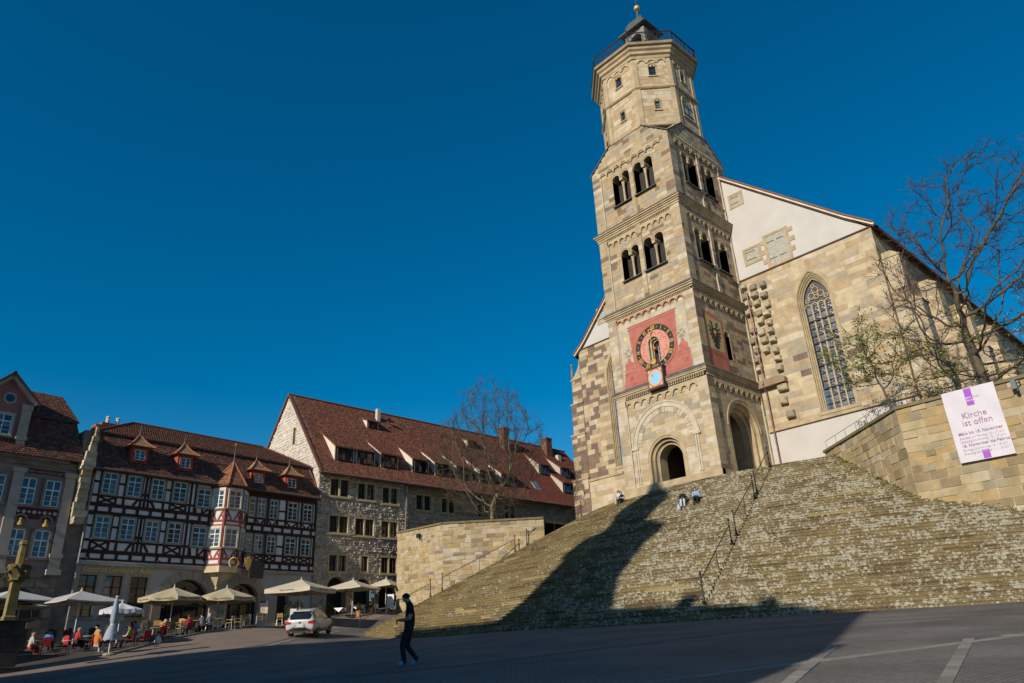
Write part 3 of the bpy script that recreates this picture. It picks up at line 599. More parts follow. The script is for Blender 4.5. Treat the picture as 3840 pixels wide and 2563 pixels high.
# storeys 3 and 4
for fr, u0, ww in faces:
    T = midT if ww else sT; pos = ((2.2, 4.08), (4.6, 6.62)) if ww else ((1.9, 3.92), (4.68, 6.62))
    H = [h for a, b in pos for h in twin(fr, u0+a, u0+b, 28.55, 30.98, ww)]
    masonry(fr, u0+.9, u0+W-.9, Z2, 33.1, holes=H, w=-.12, th=.95, tones=T, core=core, stones=ST); lesenes(fr, u0, Z2, 33.1, T, True)
    frieze(fr, u0+.9, u0+4.14, 5, 32.35, 32.9); frieze(fr, u0+4.56, u0+W-.9, 5, 32.35, 32.9); dentils(fr, u0+.9, u0+W-.9, 32.95, .12, .18)
    T = upT if ww else sT
    H = [h for a, b in pos for h in twin(fr, u0+a, u0+b, 36.05, 38.7, ww)]
    masonry(fr, u0+.9, u0+W-.9, Z3, 40.45, holes=H, w=-.12, th=.95, tones=T, core=core, stones=ST); lesenes(fr, u0, Z3, Z4-.6, T, True)
    masonry(fr, u0, u0+W, Z4-.6, 42.5, w=0, th=.4, tones=T, core=core, stones=ST, edge=lambda v, u0=u0: (u0+max(0, (v-Z4)/2.05*2.5), u0+W-max(0, (v-Z4)/2.05*2.5)))
    frieze(fr, u0+.9, u0+4.14, 4, 39.75, 40.25, w1=.03); frieze(fr, u0+4.56, u0+W-.9, 4, 39.75, 40.25, w1=.03); dentils(fr, u0+.7, u0+W-.7, 40.38, .14, .17, .06)
for fr, u0, u1 in ((fN, -XE, -X0), (fE, YS, YN)): core.box(fr, u0, u1, 10.3, 40.4, -1, -.02); core.prism(fr, [(u0, 40.4), (u1, 40.4), (u1-2.5, 42.5), (u0+2.5, 42.5)], -.4, -.02)
# string cornices
def cornice(z, prof, top=.12, name='cornice', m=mould):
    m_ = MB(); cx, cy = (X0+XE)/2, (YS+YN)/2
    for a, b, p in prof: m_.cbox((cx, cy, z+(a+b)/2), W+2*p, W+2*p, b-a)
    m_.build(name, m, tower); p = prof[-1][2]+.05; l_ = MB(); h = W/2
    A = [(cx+sx*(h+p), cy+sy*(h+p), z+prof[-1][1]) for sx, sy in ((-1, -1), (1, -1), (1, 1), (-1, 1))]; B = [(cx+sx*(h-.02), cy+sy*(h-.02), z+prof[-1][1]+top+.12) for sx, sy in ((-1, -1), (1, -1), (1, 1), (-1, 1))]
    A2_ = [(x, y, q+.05) for x, y, q in A]; l_.strip(A, A2_, closed=True); l_.strip(A2_, B, closed=True); l_.face(A[::-1]); l_.face(B); l_.build('weathering_slab', lead, tower)
cornice(18.36, ((0, .12, .05), (.12, .26, .13), (.26, .34, .18)), .2)
cornice(25.38, ((0, .14, .06), (.14, .3, .16), (.3, .42, .24)), .22)
cornice(33.12, ((0, .2, .06), (.2, .38, .13), (.38, .52, .22), (.52, .66, .32)), .25)
# crossings of the square into the octagon
OC = Vector((48.95, 30.8, 0)); AP = 4.28
cs = [(X0, YS), (XE, YS), (XE, YN), (X0, YN)]
for i, (x, y) in enumerate(cs):
    sx = 1 if x < OC.x else -1; sy = 1 if y < OC.y else -1; e = .16
    br_ = MB(); a = Vector((x-sx*e, y-sy*e, Z4-.05)); b = Vector((x+sx*2.5, y-sy*.12, 42.62)); c = Vector((x-sx*.12, y+sy*2.5, 42.62)); d = Vector((x+sx*3.4, y+sy*3.4, 42.9))
    for q in ((a, b, d), (a, d, c)): br_.face(list(q)); br_.face([p-Vector((0, 0, .09)) for p in q][::-1])
    for p, q in ((a, b), (a, c)): br_.face([p-Vector((0, 0, .09)), q-Vector((0, 0, .09)), q, p])
    br_.build('corner_roof', lead, tower)
# octagon
SD = 2*AP*math.tan(PI/8)
def octring(ap, z): return [(OC.x+ap/math.cos(PI/8)*math.cos(PI/8+PI/4*k), OC.y+ap/math.cos(PI/8)*math.sin(PI/8+PI/4*k), z) for k in range(8)]
def octslab(mb, prof, m=0):
    rows = [octring(a, z) for a, z in prof]
    for p, q in zip(rows, rows[1:]): mb.strip(p, q, m, closed=True)
    mb.face(rows[0][::-1], m); mb.face(rows[-1], m)
winm = glass_mat('tower_glass', (.02, .03, .06), .15)
for k in range(8):
    a = PI/4*k; N = Vector((math.cos(a), math.sin(a))); fr = Fr((OC.x+N.x*AP, OC.y+N.y*AP), (-N.y, N.x)); h = SD/2
    if k in (2, 1, 0): core.box(fr, -h, h, 42.5, 50.3, -1, 0); continue
    H = [] if k in (7,) else [rect(-.34, .34, 48.25, 49.35), rect(-.24, .24, 44.3, 45.25)]
    if k == 6: H = [rect(-.34, .34, 48.25, 49.35), rect(-.85, .85, 43.95, 45.6)]
    masonry(fr, -h, h, 42.5, 46.75, holes=[q for q in H if q.v0 < 46], w=-.06, th=.7, tones=octT, core=core, stones=ST, ch=(.34, .5), ln=(.5, 1.1))
    masonry(fr, -h, h, 46.9, 50.3, holes=[q for q in H if q.v0 > 46], w=-.06, th=.7, tones=octT, core=core, stones=ST, ch=(.34, .5), ln=(.5, 1.1))
    for s in (-1, 1):
        for z0, z1 in ((42.5, 46.72), (46.92, 49.9)): mo.box(fr, s*h-(.42 if s > 0 else 0), s*h+(.42 if s < 0 else 0), z0, z1, -.1, .02)
    frieze(fr, -h+.42, h-.42, 3, 49.75, 50.3, corb=False, w0=-.08, w1=.02)
    if H:
        for q, (u0, u1, v0, v1) in zip(H, ((-.34, .34, 48.25, 49.35), (-.24, .24, 44.3, 45.25) if k != 6 else (-.85, .85, 43.95, 45.6))):
            m_ = MB(); m_.box(fr, u0, u1, v0, v1, -.5, -.22 if k != 6 or v0 > 46 else -.06); wn = m_.build('window_pane' if not (k == 6 and v0 < 46) else 'shutter', winm if not (k == 6 and v0 < 46) else wood_grey, tower)
            m_ = MB(); m_.arch(fr, 0, v1+.02, (u1-u0)/2-.03, (u1-u0)/2+.09, -.08, .04, n=10); m_.disc(fr, 0, v1+.16, .13, .03, ri=.06, n=12)
            for s in (-1, 1): m_.box(fr, (u0-.09 if s < 0 else u1), (u0 if s < 0 else u1+.09), v0-.05, v1, -.1, .0)
            m_.box(fr, u0-.12, u1+.12, v0-.14, v0-.03, -.1, .06); m_.build('window_surround', mould, tower)
            if k == 6 and v0 < 46:
                m_ = MB()
                for zz in (44.3, 45.2): m_.box(fr, -.8, .8, zz, zz+.07, -.05, -.02)
                m_.box(fr, -.03, .03, 43.95, 45.6, -.05, -.015); m_.build('shutter_strap', iron, tower)
            elif v0 > 46 or k == 5:
                m_ = MB()
                for q2 in range(1, 4): m_.box(fr, u0, u1, v0+(v1-v0)*q2/4-.02, v0+(v1-v0)*q2/4+.02, -.22, -.19)
                m_.build('glazing_bar' if v0 > 46 else 'louvre_board', iron if v0 > 46 else plaster, tower)
m_ = MB(); octslab(m_, [(AP+.02, 42.35), (AP+.12, 42.4), (AP+.12, 42.55), (AP-.05, 42.68)]); m_.build('base_moulding', mouldd, tower)
m_ = MB(); octslab(m_, [(AP-.1, 46.68), (AP+.06, 46.7), (AP+.16, 46.82), (AP+.16, 46.9), (AP-.1, 47.0)]); m_.build('string_course', mould, tower)
m_ = MB(); octslab(m_, [(AP-.2, 50.28), (AP+.05, 50.3), (AP+.1, 50.55), (AP+.28, 50.68), (AP+.3, 50.95), (AP+.48, 51.1), (AP+.52, 51.3)]); m_.build('gallery_cornice', mould, tower)
m_ = MB(); octslab(m_, [(AP+.5, 51.3), (AP+.72, 51.42), (AP+.75, 51.7), (AP, 51.75)]); m_.build('gallery_deck', mouldd, tower)
for k in range(8):
    a = PI/4*k; N = Vector((math.cos(a), math.sin(a))); ap = AP+.62; fr = Fr((OC.x+N.x*ap, OC.y+N.y*ap), (-N.y, N.x)); h = ap*math.tan(PI/8); m_ = MB(); b0, b1 = 51.72, 52.95
    for zz, t in ((b1, .035), (b0+.12, .02), (b1-.14, .012)): m_.box(fr, -h, h, zz-t, zz+t, -t, t)
    for x in (-h, 0): m_.tube([fr.p(x, b0-.1), fr.p(x, b1+.2)], .04, 6); m_.lathe(fr.p(x, b1+.18), [(.0, 0), (.075, .05), (.06, .12), (0, .2)], 6, cap=False)
    n = 6
    for i in range(n):
        c = -h+(i+.5)*2*h/n; r = h/n*.78
        for vc, rr in ((b0+.42, r*.95), (b0+.86, r*.8)): m_.arch(fr, c, vc, rr-.025, rr+.012, -.012, .012, 0, 2*PI*.86, n=9)
        m_.bar(fr, c-r, b0+.15, c-r, b1-.1, .022, -.011, .011); m_.bar(fr, c-r*.6, b0+.2, c+r*.6, b0+.62, .02, -.01, .01); m_.bar(fr, c+r*.6, b0+.62, c-r*.3, b1-.16, .02, -.01, .01)
    m_.build('gallery_railing', iron, tower)
# bell lantern
copper = mat('green_copper', (.085, .10, .095), rough=.55, var=.25, metal=.2); LC = Vector((49.25, 30.45, 0))
lan = MB(); lan.cbox((LC.x, LC.y, 52.3), 2.5, 2.5, 1.3)
for sx in (-1, 1):
    for sy in (-1, 1): lan.cbox((LC.x+sx*.95, LC.y+sy*.95, 55), .42, .42, 4.4)
for a in (0, PI/2, PI, 3*PI/2):
    N = Vector((math.cos(a), math.sin(a))); fr = Fr((LC.x+N.x*1.1, LC.y+N.y*1.1), (-N.y, N.x)); r = .74
    arc = [(r*math.cos(PI*k/10), 56.1+r*math.sin(PI*k/10)) for k in range(11)]; lan.prism(fr, [(-1.1, 56.1)]+arc[::-1]+[(1.1, 56.1), (1.1, 57.4), (-1.1, 57.4)], -.3, 0)
lan.build('bell_lantern', mat('lantern_zinc', (.20, .20, .18), rough=.6), tower)
def sq(h, z): return [(LC.x+sx*h, LC.y+sy*h, z) for sx, sy in ((-1, -1), (1, -1), (1, 1), (-1, 1))]
m_ = MB(); rows = [sq(h, z) for h, z in ((1.2, 57.4), (1.62, 57.38), (1.66, 57.5), (1.25, 57.85), (1.1, 58.3), (1.0, 58.8), (.75, 59.25), (.4, 59.5), (.16, 59.9), (.09, 60.6), (.07, 61.0))]
for p, q in zip(rows, rows[1:]): m_.strip(p, q, closed=True)
m_.face(rows[0][::-1]); rf = m_.build('lantern_roof', copper, tower)
m_ = MB(); m_.lathe((LC.x, LC.y, 61.3), [(.33*math.cos(t), .33*math.sin(t)) for t in np.linspace(-PI/2+.01, PI/2-.01, 10)], 14, cap=False); m_.build('gilt_ball', gold, tower, smooth=True)
m_ = MB(); m_.tube([(LC.x, LC.y, 61.5), (LC.x, LC.y, 63.3)], .025, 5); m_.build('lightning_rod', iron, tower)
m_ = MB(); m_.lathe((LC.x-.1, LC.y-.1, 55.1), [(.5, 0), (.46, .1), (.36, .35), (.32, .6), (.2, .75), (.05, .8)], 14); m_.build('bell', mat('bronze_bell', (.25, .2, .13), rough=.4, metal=.7), tower, smooth=True)
core.build('tower_core', mortar, tower); mo.build('wall_moulding', mould, tower); dent.build('dentil_course', mould, tower, kind='stuff')
emit(ST, stoneT, tower)
# ---------------------------------------------------------------- clock
ck = thing('tower_clock', 'large painted clock with gold roman numerals on a red field', 'clock', tuple(fW.p(-30.68, 21.62, .05)))
cu, cv = -30.68, 21.65
gp = mat('fresco_ground', (.43, .375, .285), dirt=(.34, .285, .21), dscale=2, bump=.05)
m_ = MB(); NB = (-31.37, -30.17, 20.15, 22.56)
for q in ((-34.15, NB[0], 18.97, 24.62), (NB[1], -27.45, 18.97, 24.62), (NB[0], NB[1], 18.97, NB[2]), (NB[0], NB[1], NB[3], 24.62)): m_.box(fW, *q, -.2, -.06)
pl_ = m_.build('fresco_plaster', gp, ck)
m_ = MB(); m_.prism(fW, [(-34.1, 18.99), (NB[0], 18.99), (NB[0], 24.2), (-33.25, 24.2), (-33.1, 24.05), (-32.85, 20.45), (-33.85, 20.4), (-34.05, 19.4)], -.06, -.045); m_.prism(fW, [(NB[1], 18.99), (-27.5, 18.99), (-27.5, 19.35), (-27.55, 20.5), (-28.6, 20.5), (-28.4, 24.05), (-28.25, 24.2), (NB[1], 24.2)], -.06, -.045); m_.box(fW, NB[0], NB[1], 18.99, NB[2], -.06, -.045); m_.box(fW, NB[0], NB[1], NB[3], 24.2, -.06, -.045)
for s_, c in ((1, -33.35), (1, -28.1)): m_.prism(fW, [(c-.5, 20.5), (c+.5, 20.5), (c+.42, 20.75), (c+.45, 21.0), (c+.12, 21.3), (c+.14, 21.5), (c-.14, 21.5), (c-.12, 21.3), (c-.45, 21.0), (c-.42, 20.75)], -.06, -.043)
m_.build('red_field', redpaint, ck)
dk = mat('red_fresco_dark', (.33, .08, .06), bump=0); m_ = MB()
for c in (-33.42, -28.05):
    m_.bar(fW, c-.5, 19.35, c+.5, 19.35, .04, -.05, -.038); m_.prism(fW, [(c-.16, 19.55), (c+.28, 19.6), (c+.22, 19.95)], -.05, -.038)
    for zz in (20.2, 20.5): m_.bar(fW, c-.55, zz, c+.55, zz, .035, -.05, -.038)
m_.bar(fW, -33.2, 23.9, -28.35, 23.9, .05, -.05, -.038); m_.bar(fW, -33.9, 19.2, -27.6, 19.2, .04, -.05, -.038); m_.bar(fW, -33.15, 24.12, -28.3, 24.12, .035, -.05, -.037)
for i in range(10):
    a = 2*PI*i/10+.3; m_.arch(fW, cu+1.02*math.cos(a), cv+1.02*math.sin(a), .2, .235, -.05, -.019, a-1.9, a+1.9, n=9)
m_.build('painted_line', dk, ck)
m_ = MB(); m_.disc(fW, cu, cv, 2.02, -.035, n=48, ri=1.4); m_.arch(fW, cu, cv, 1.88, 2.04, -.06, .0, 0, 2*PI, n=48); m_.build('dial_rim', redpaint, ck)
m_ = MB(); m_.disc(fW, cu, cv, 1.88, -.02, n=48, ri=1.42); m_.build('dial_ring', blackpaint, ck)
m_ = MB(); hN = opening(-30.77, .6, 20.15, 21.95)
def nray(a):
    lo, hi = .05, 1.42
    for _ in range(30):
        md = (lo+hi)/2; u, v = cu+md*math.cos(a), cv+md*math.sin(a)
        if abs(u-hN.uc) <= hN.half(min(v, hN.top-1e-3)) and hN.v0 <= v < hN.top: lo = md
        else: hi = md
    return lo
An = [2*PI*k/96 for k in range(96)]
m_.strip([fW.p(cu+1.42*math.cos(a), cv+1.42*math.sin(a), -.028) for a in An], [fW.p(cu+nray(a)*math.cos(a), cv+nray(a)*math.sin(a), -.028) for a in An], closed=True); di = m_.build('dial_centre', redpaint, ck)
di.data.materials[0] = mat('red_fresco_light', (.56, .24, .19), var=.1, bump=0)
num = ('XII', 'I', 'II', 'III', 'IIII', 'V', 'VI', 'VII', 'VIII', 'IX', 'X', 'XI')
for i, tx in enumerate(num):
    a = -2*PI*i/12; c = (cu-math.sin(a)*1.65, cv+math.cos(a)*1.65); m_ = MB(); ca, sa = math.cos(a), math.sin(a)
    wd = {'I': .1, 'V': .22, 'X': .22}; tot = sum(wd[q] for q in tx); x = -tot/2
    T_ = lambda px, py: (c[0]+px*ca-py*sa, c[1]+px*sa+py*ca)
    for q in tx:
        w_ = wd[q]; xa, xb = x+.02, x+w_-.02; x += w_
        if q == 'I': m_.bar(fW, *T_((xa+xb)/2, -.17), *T_((xa+xb)/2, .17), .06, -.02, .008); m_.bar(fW, *T_(xa, .17), *T_(xb, .17), .03, -.02, .006); m_.bar(fW, *T_(xa, -.17), *T_(xb, -.17), .03, -.02, .006)
        elif q == 'X': m_.bar(fW, *T_(xa, -.17), *T_(xb, .17), .05, -.02, .009); m_.bar(fW, *T_(xa, .17), *T_(xb, -.17), .05, -.02, .006)
        else: m_.bar(fW, *T_((xa+xb)/2, -.17), *T_(xa, .17), .05, -.02, .009); m_.bar(fW, *T_((xa+xb)/2, -.17), *T_(xb, .17), .05, -.02, .006)
    m_.build('numeral', gold, ck)
    a2 = a-PI/12; m_ = MB(); m_.disc(fW, cu-math.sin(a2)*1.65, cv+math.cos(a2)*1.65, .045, -.008, n=8); m_.build('hour_dot', gold, ck)
m_ = MB(); nh = opening(-30.77, .6, 20.15, 21.95)
for i, (h_, w_) in enumerate(((.6, -.02), (.5, -.2), (.4, -.38))):
    q = opening(-30.77+.04*i, h_, 20.15, 21.95+.05*(2-i)); m_.arch(fW, q.uc, q.vs, h_-.1, h_, w_-.18, w_, n=12); m_.box(fW, q.uc-h_, q.uc-h_+.1, 20.15, q.vs, w_-.18, w_)
    if i == 0: m_.box(fW, q.uc+h_-.05, q.uc+h_, 20.15, q.vs, w_-.18, w_)
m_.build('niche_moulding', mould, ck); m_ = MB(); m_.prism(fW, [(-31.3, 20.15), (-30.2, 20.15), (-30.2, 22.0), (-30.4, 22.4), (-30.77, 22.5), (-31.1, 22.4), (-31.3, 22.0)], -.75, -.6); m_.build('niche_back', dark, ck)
m_ = MB()
for uu in (-30.72, -30.5, -30.27): m_.box(fW, uu-.02, uu+.02, 20.2, 21.8, -.6, -.55)
for vv in (20.22, 20.6, 21.0, 21.4, 21.8): m_.box(fW, -30.72, -30.25, vv-.02, vv+.02, -.6, -.54)
m_.build('niche_window_frame', plaster, ck)
m_ = MB(); m_.disc(fW, -30.92, 20.42, .23, .06, n=20); m_.arch(fW, -30.92, 20.42, .14, .22, .0, .08, 0, 2*PI, n=20); m_.bar(fW, -30.93, 19.85, -30.92, 22.9, .06, .03, .055); m_.arch(fW, -30.9, 23.05, .12, .2, .03, .06, 0, 2*PI, n=12); m_.build('clock_hand', gold, ck)
m_ = MB(); m_.lathe(tuple(fW.p(-30.85, 21.6, -.25)), [(.14*math.cos(t), .14*math.sin(t)) for t in np.linspace(-1.5, 1.5, 8)], 12, cap=False); m_.build('red_ball', plain('red_enamel', (.6, .11, .05), .35), ck, smooth=True)
gs = plain('faded_gold', (.62, .52, .25), .7)
for c in ((-33.45, 23.2), (-27.98, 23.2)):
    m_ = MB()
    for i in range(12):
        a = 2*PI*i/12; m_.bar(fW, *c, c[0]+.26*math.cos(a), c[1]+(.42 if i % 2 else .3)*math.sin(a), .04, -.06, -.04+.0006*i)
    m_.disc(fW, *c, .11, -.03, n=14); m_.build('painted_sun', gs, ck)
for c in ((-33.32, 21.95), (-28.1, 21.95)):
    m_ = MB(); m_.disc(fW, *c, .36, -.04, n=20); gl = m_.build('painted_globe', mat('grey_paint', (.25, .24, .2), bump=0), ck); m_ = MB(); m_.bar(fW, c[0]-.4, c[1]-.25, c[0]+.4, c[1]+.25, .06, -.04, -.025); m_.bar(fW, c[0]+.3, c[1]-.3, c[0]-.3, c[1]+.3, .04, -.04, -.02); m_.build('globe_band', gs, ck)
mn = thing('moon_dial', 'small blue moon-phase dial in a black box below the clock', 'clock', tuple(fW.p(-30.7, 18.3, .3)))
m_ = MB(); m_.box(fW, -31.45, -29.95, 18.1, 19.75, -.1, .42); m_.box(fW, -31.5, -29.9, 18.05, 18.17, -.1, .46); m_.box(fW, -31.5, -29.9, 19.7, 19.8, -.1, .46); m_.build('case', mat('black_case', (.05, .045, .04)), mn)
m_ = MB(); m_.box(fW, -31.38, -30.02, 18.2, 19.68, .42, .435); m_.build('dial_face', redpaint, mn)
m_ = MB(); m_.disc(fW, -30.7, 18.94, .66, .44, n=36, ri=.52); m_.build('dial_ring', plain('orange_gold', (.72, .42, .16), .5), mn)
m_ = MB(); m_.disc(fW, -30.7, 18.94, .52, .438, n=36); m_.build('dial_sky', plain('sky_blue_enamel', (.25, .50, .78), .4), mn)
m_ = MB(); m_.disc(fW, -30.93, 19.2, .12, .447, n=14); m_.bar(fW, -30.7, 18.94, -30.93, 19.2, .03, .44, .45); m_.build('moon_pointer', gold, mn)
m_ = MB()
for i in range(24): a = 2*PI*i/24; m_.bar(fW, -30.7+.54*math.cos(a), 18.94+.54*math.sin(a), -30.7+.64*math.cos(a), 18.94+.64*math.sin(a), .025, .441, .447)
m_.build('dial_marks', dk, mn, kind='stuff')
for sx in (-1, 1):
    for sy in (-1, 1): m_ = MB(); m_.prism(fW, [(-30.7+sx*.6, 18.94+sy*.68), (-30.7+sx*.64, 18.94+sy*.4), (-30.7+sx*.36, 18.94+sy*.68)][::(1 if sx*sy < 0 else -1)], .43, .445); m_.build('corner_star', plaster, mn)
# ---------------------------------------------------------------- painted eagle on the south face
eg = thing('eagle_fresco', 'faded fresco of a black double-headed eagle on a gold field with a red border', 'fresco', (47, 26.5, 19))
m_ = MB(); m_.prism(fS, [(45.75, 18.97), (48.28, 18.97), (48.28, 23.3), (48.1, 23.45), (47.8, 23.3), (47.4, 23.7), (47.0, 23.55), (46.6, 23.85), (46.2, 23.6), (45.75, 23.75)], -.2, -.085); m_.build('red_border', mat('red_fresco_south', (.42, .13, .09), var=.2, dirt=(.46, .24, .15), dscale=2, bump=.05), eg)
m_ = MB(); m_.prism(fS, [(45.85, 20.5), (48.05, 20.5), (48.05, 23.15), (45.85, 23.4)], -.1, -.07); m_.build('gold_field', mat('ochre_fresco', (.46, .36, .18), var=.15, dirt=(.5, .27, .08), dscale=3, damt=.9, bump=0), eg)
m_ = MB(); c = 46.95
for s in (-1, 1):
    m_.prism(fS, [(c, 22.2), (c+s*.25, 22.55), (c+s*.22, 22.85), (c+s*.48, 22.95), (c+s*.5, 22.85), (c+s*.34, 22.75), (c+s*.3, 22.4), (c+s*.12, 22.0)][::s], -.08, -.05)
    for i in range(6):
        a = R(55-i*24); L_ = .95-.05*i; m_.prism(fS, [(c+s*.15, 22.3-i*.1), (c+s*(.15+L_*math.cos(a)*.8), 22.35-i*.12+L_*math.sin(a)*.75), (c+s*(.1+L_*math.cos(a)*.8), 22.2-i*.14+L_*math.sin(a)*.7), (c+s*.1, 22.1-i*.1)][::-s], -.08, -.055+.0007*i)
    m_.bar(fS, c+s*.1, 21.5, c+s*.5, 21.05, .07, -.08, -.06)
m_.prism(fS, [(c-.24, 22.4), (c-.2, 21.5), (c-.35, 20.75), (c, 20.6), (c+.35, 20.75), (c+.2, 21.5), (c+.24, 22.4)], -.08, -.058); m_.build('eagle', blackpaint, eg)
m_ = MB(); m_.prism(fS, [(c-.17, 22.2), (c-.15, 21.95), (c+.15, 21.95), (c+.17, 22.2)], -.06, -.045); m_.build('shield_top', plain('yellow_paint', (.7, .45, .05), .8), eg)
m_ = MB(); m_.prism(fS, [(c-.15, 21.95), (c, 21.65), (c+.15, 21.95)], -.06, -.045); m_.build('shield_base', plain('vermilion_paint', (.5, .08, .03), .8), eg)
m_ = MB()
for z_, n_ in ((20.28, 9), (20.12, 8)): m_.bar(fS, 45.95, z_, 48.0, z_-.06, .05, -.09, -.075)
m_.build('painted_band', dk, eg)
# ================================================================ CHURCH NAVE
nave = thing('church', 'large gothic church nave with white gable and tall tracery window behind the tower', 'church', (70, 30.8, 10.5))
X1 = 52.4; fA = Fr((X1, 0), (0, -1)); fB = Fr((0, 15.35), (1, 0))
core = MB(); ST = []; gm = MB()
navT = ((0, 8), (1, 7), (2, 1.8), (3, 2.2), (4, .5), (5, .15), (6, .8)); norT = ((0, 5), (1, 4), (4, 3), (5, 2.6), (2, 1), (3, 1))
def pprof(uc, hw, v0, vs, n=10):
    rr = hw*2.2; top = vs+hw*1.844; L = []
    for i in range(n+1):
        x = (top-vs)*i/n; L.append((uc-(math.sqrt(max(0, rr*rr-x*x))-(rr-hw)), vs+x))
    Rr = [(2*uc-u, v) for u, v in reversed(L[:-1])]
    return [(uc-hw, v0)]+L+Rr+[(uc+hw, v0)]
def gothic(uc, v0, vs, hwo, hwi, lights, rows, full=True):
    o = opening(uc, hwo, v0, vs, pointed=True); n = 4
    for i in range(n):
        a = hwo+(hwi-hwo)*i/n; b = hwo+(hwi-hwo)*(i+1)/n; w_ = .02-.13*i; A = pprof(uc, a, v0, vs); B = pprof(uc, b, v0, vs)
        gm.strip([fA.p(*p, w_) for p in B], [fA.p(*p, w_) for p in A]); gm.strip([fA.p(*p, w_-.13) for p in B], [fA.p(*p, w_) for p in B])
        gm.strip([fA.p(*p, w_+.03) for p in pprof(uc, a-.02, v0, vs)], [fA.p(*p, w_+.03) for p in pprof(uc, a-.055, v0, vs)][::1])
    gm.strip([fA.p(*p, .018) for p in pprof(uc, hwo-.01, vs-.5, vs)], [fA.p(*p, .018) for p in pprof(uc, hwo+.24, vs-.5, vs)][::1]); gm.box(fA, uc-hwo-.1, uc+hwo+.1, v0-.25, v0, -.5, .08)
    wd = thing('tracery', None, None); bpy.data.objects.remove(wd)
    t = MB(); dW_ = 2*hwi/lights
    for i in range(1, lights): t.box(fA, uc-hwi+dW_*i-.06, uc-hwi+dW_*i+.06, v0, vs-.1, -.62, -.46)
    zt = vs-.25
    for i in range(lights):
        c = uc-hwi+dW_*(i+.5); t.arch(fA, c, zt, dW_/2-.06, dW_/2+.02, -.62, -.47, n=8); t.arch(fA, c, zt+.02, .05, .09, -.6, -.48, 0, PI, n=6)
    for (dx, dz, r) in ((-.38, .62, .27), (.38, .62, .27), (0, 1.05, .26), (-.12, 1.42, .14), (0, .45, .2), (-.75, .3, .16), (.75, .3, .16)):
        t.arch(fA, uc+dx, vs+dz, r-.05, r+.02, -.6, -.475+.004*random.random(), 0, 2*PI, n=14); t.arch(fA, uc+dx*.9, vs+dz-.02, r*.5-.03, r*.5, -.6, -.48, .5, 3.9, n=8)
    t.build('window_tracery', mould, nave)
    panes = MB(); gl = [glass_mat('leaded_glass_%d' % i, c, rg) for i, (c, rg) in enumerate((((.03, .034, .042), .4), ((.05, .056, .066), .45), ((.10, .108, .12), .5)))]
    _pm = []
    for g_ in gl:
        b_ = MB(); nn = 5
        for a in range(3):                              # each leaded panel is a little uneven
            for c in range(nn):
                z_ = [random.uniform(0, 1) for _ in range(4)]; b_.face([(a/3, z_[0], c/nn), ((a+1)/3, z_[1], c/nn), ((a+1)/3, z_[2], (c+1)/nn), (a/3, z_[3], (c+1)/nn)])
        _pm.append(b_.mesh('pane', g_))
    h = (zt-v0)/rows
    for i in range(lights):
        for r in range(rows): linst('pane', random.choice(_pm), nave, fA.mw(uc-hwi+dW_*i+.05, uc-hwi+dW_*(i+1)-.05, v0+h*r+.02, v0+h*(r+1)-.02, -.57, -.535))
    b_ = MB(); P = pprof(uc, hwi, zt, vs); b_.face([fA.p(u, v, -.56) for u, v in P]); b_.build('tracery_glass', gl[0], nave)
    bars = MB()
    for r in range(1, rows): bars.box(fA, uc-hwi, uc+hwi, v0+h*r-(.05 if r % 3 == 0 else .022), v0+h*r+(.05 if r % 3 == 0 else .022), -.56, -.43 if r % 3 == 0 else -.47)
    bars.build('window_bars', iron, nave)
    return o
def flush():
    global gm
    if gm.v: gm.build('stone_moulding', mould, nave); gm = MB()
wS = gothic(-20.66, 15.3, 24.15, 1.46, 1.05, 4, 14); flush(); wN = gothic(-40.65, 15.3, 24.15, 1.46, 1.05, 4, 14)
masonry(fA, -26.45, -15.35, 14.95, 28.15, holes=[wS], th=.8, tones=navT, core=core, stones=ST, ch=(.36, .52), ln=(.8, 1.7), jut=.012)
masonry(fA, -45.4, -35.05, 14.7, 28.1, holes=[wN], th=.8, tones=norT, core=core, stones=ST, ch=(.36, .54), ln=(.55, 1.3), jut=.012); masonry(fA, -45.6, -35.05, 10.3, 14.5, th=.8, w=.1, tones=((0, 6), (6, 5), (1, 3), (3, 1)), core=core, stones=ST, ch=(.4, .6), ln=(.7, 1.5))
core.box(fA, -35.2, -26.3, 10.3, 30, -.8, -.2)
flush()
# north-west corner buttress
for (z0, z1, a, w_) in ((10.3, 14.9, -47.35, .3), (15.0, 19.4, -47.1, .18), (19.4, 22.6, -46.85, .14), (22.6, 25.2, -46.6, .1)):
    masonry(fA, a, -45.35, z0, z1, w=w_, th=1.4, tones=norT, core=core, stones=ST, ch=(.36, .54), ln=(.5, 1.0)); gm.box(fA, a-.1, -45.3, z1-.08, z1+.06, -1.2, w_+.08)
gm.prism(fA, [(-46.7, 25.2), (-45.4, 25.2), (-45.4, 27.3), (-45.6, 26.4), (-46.1, 25.7)], -.6, .08)
flush(); m_ = MB(); q = fA.p(-46.62, 24.9, -.1); m_.lathe(q, [(.14, 0), (.14, .9), (.1, 1.5), (.06, 1.9), (.13, 1.95), (.13, 2.1), (.04, 2.15)], 6); m_.build('pinnacle', mouldd, nave)
gm.box(fA, -45.6, -41.2, 14.5, 14.72, -.4, .2); flush(); gm.box(fA, -26.4, -15.2, 14.75, 14.98, -.4, .16); flush()
m_ = MB(); m_.box(fA, -26.5, -15.3, 10.3, 14.75, -.8, -.02); m_.box(fB, X1+.03, 54, 10.3, 14.6, -.8, .0); m_.build('plaster_base', plaster, nave)
flush()
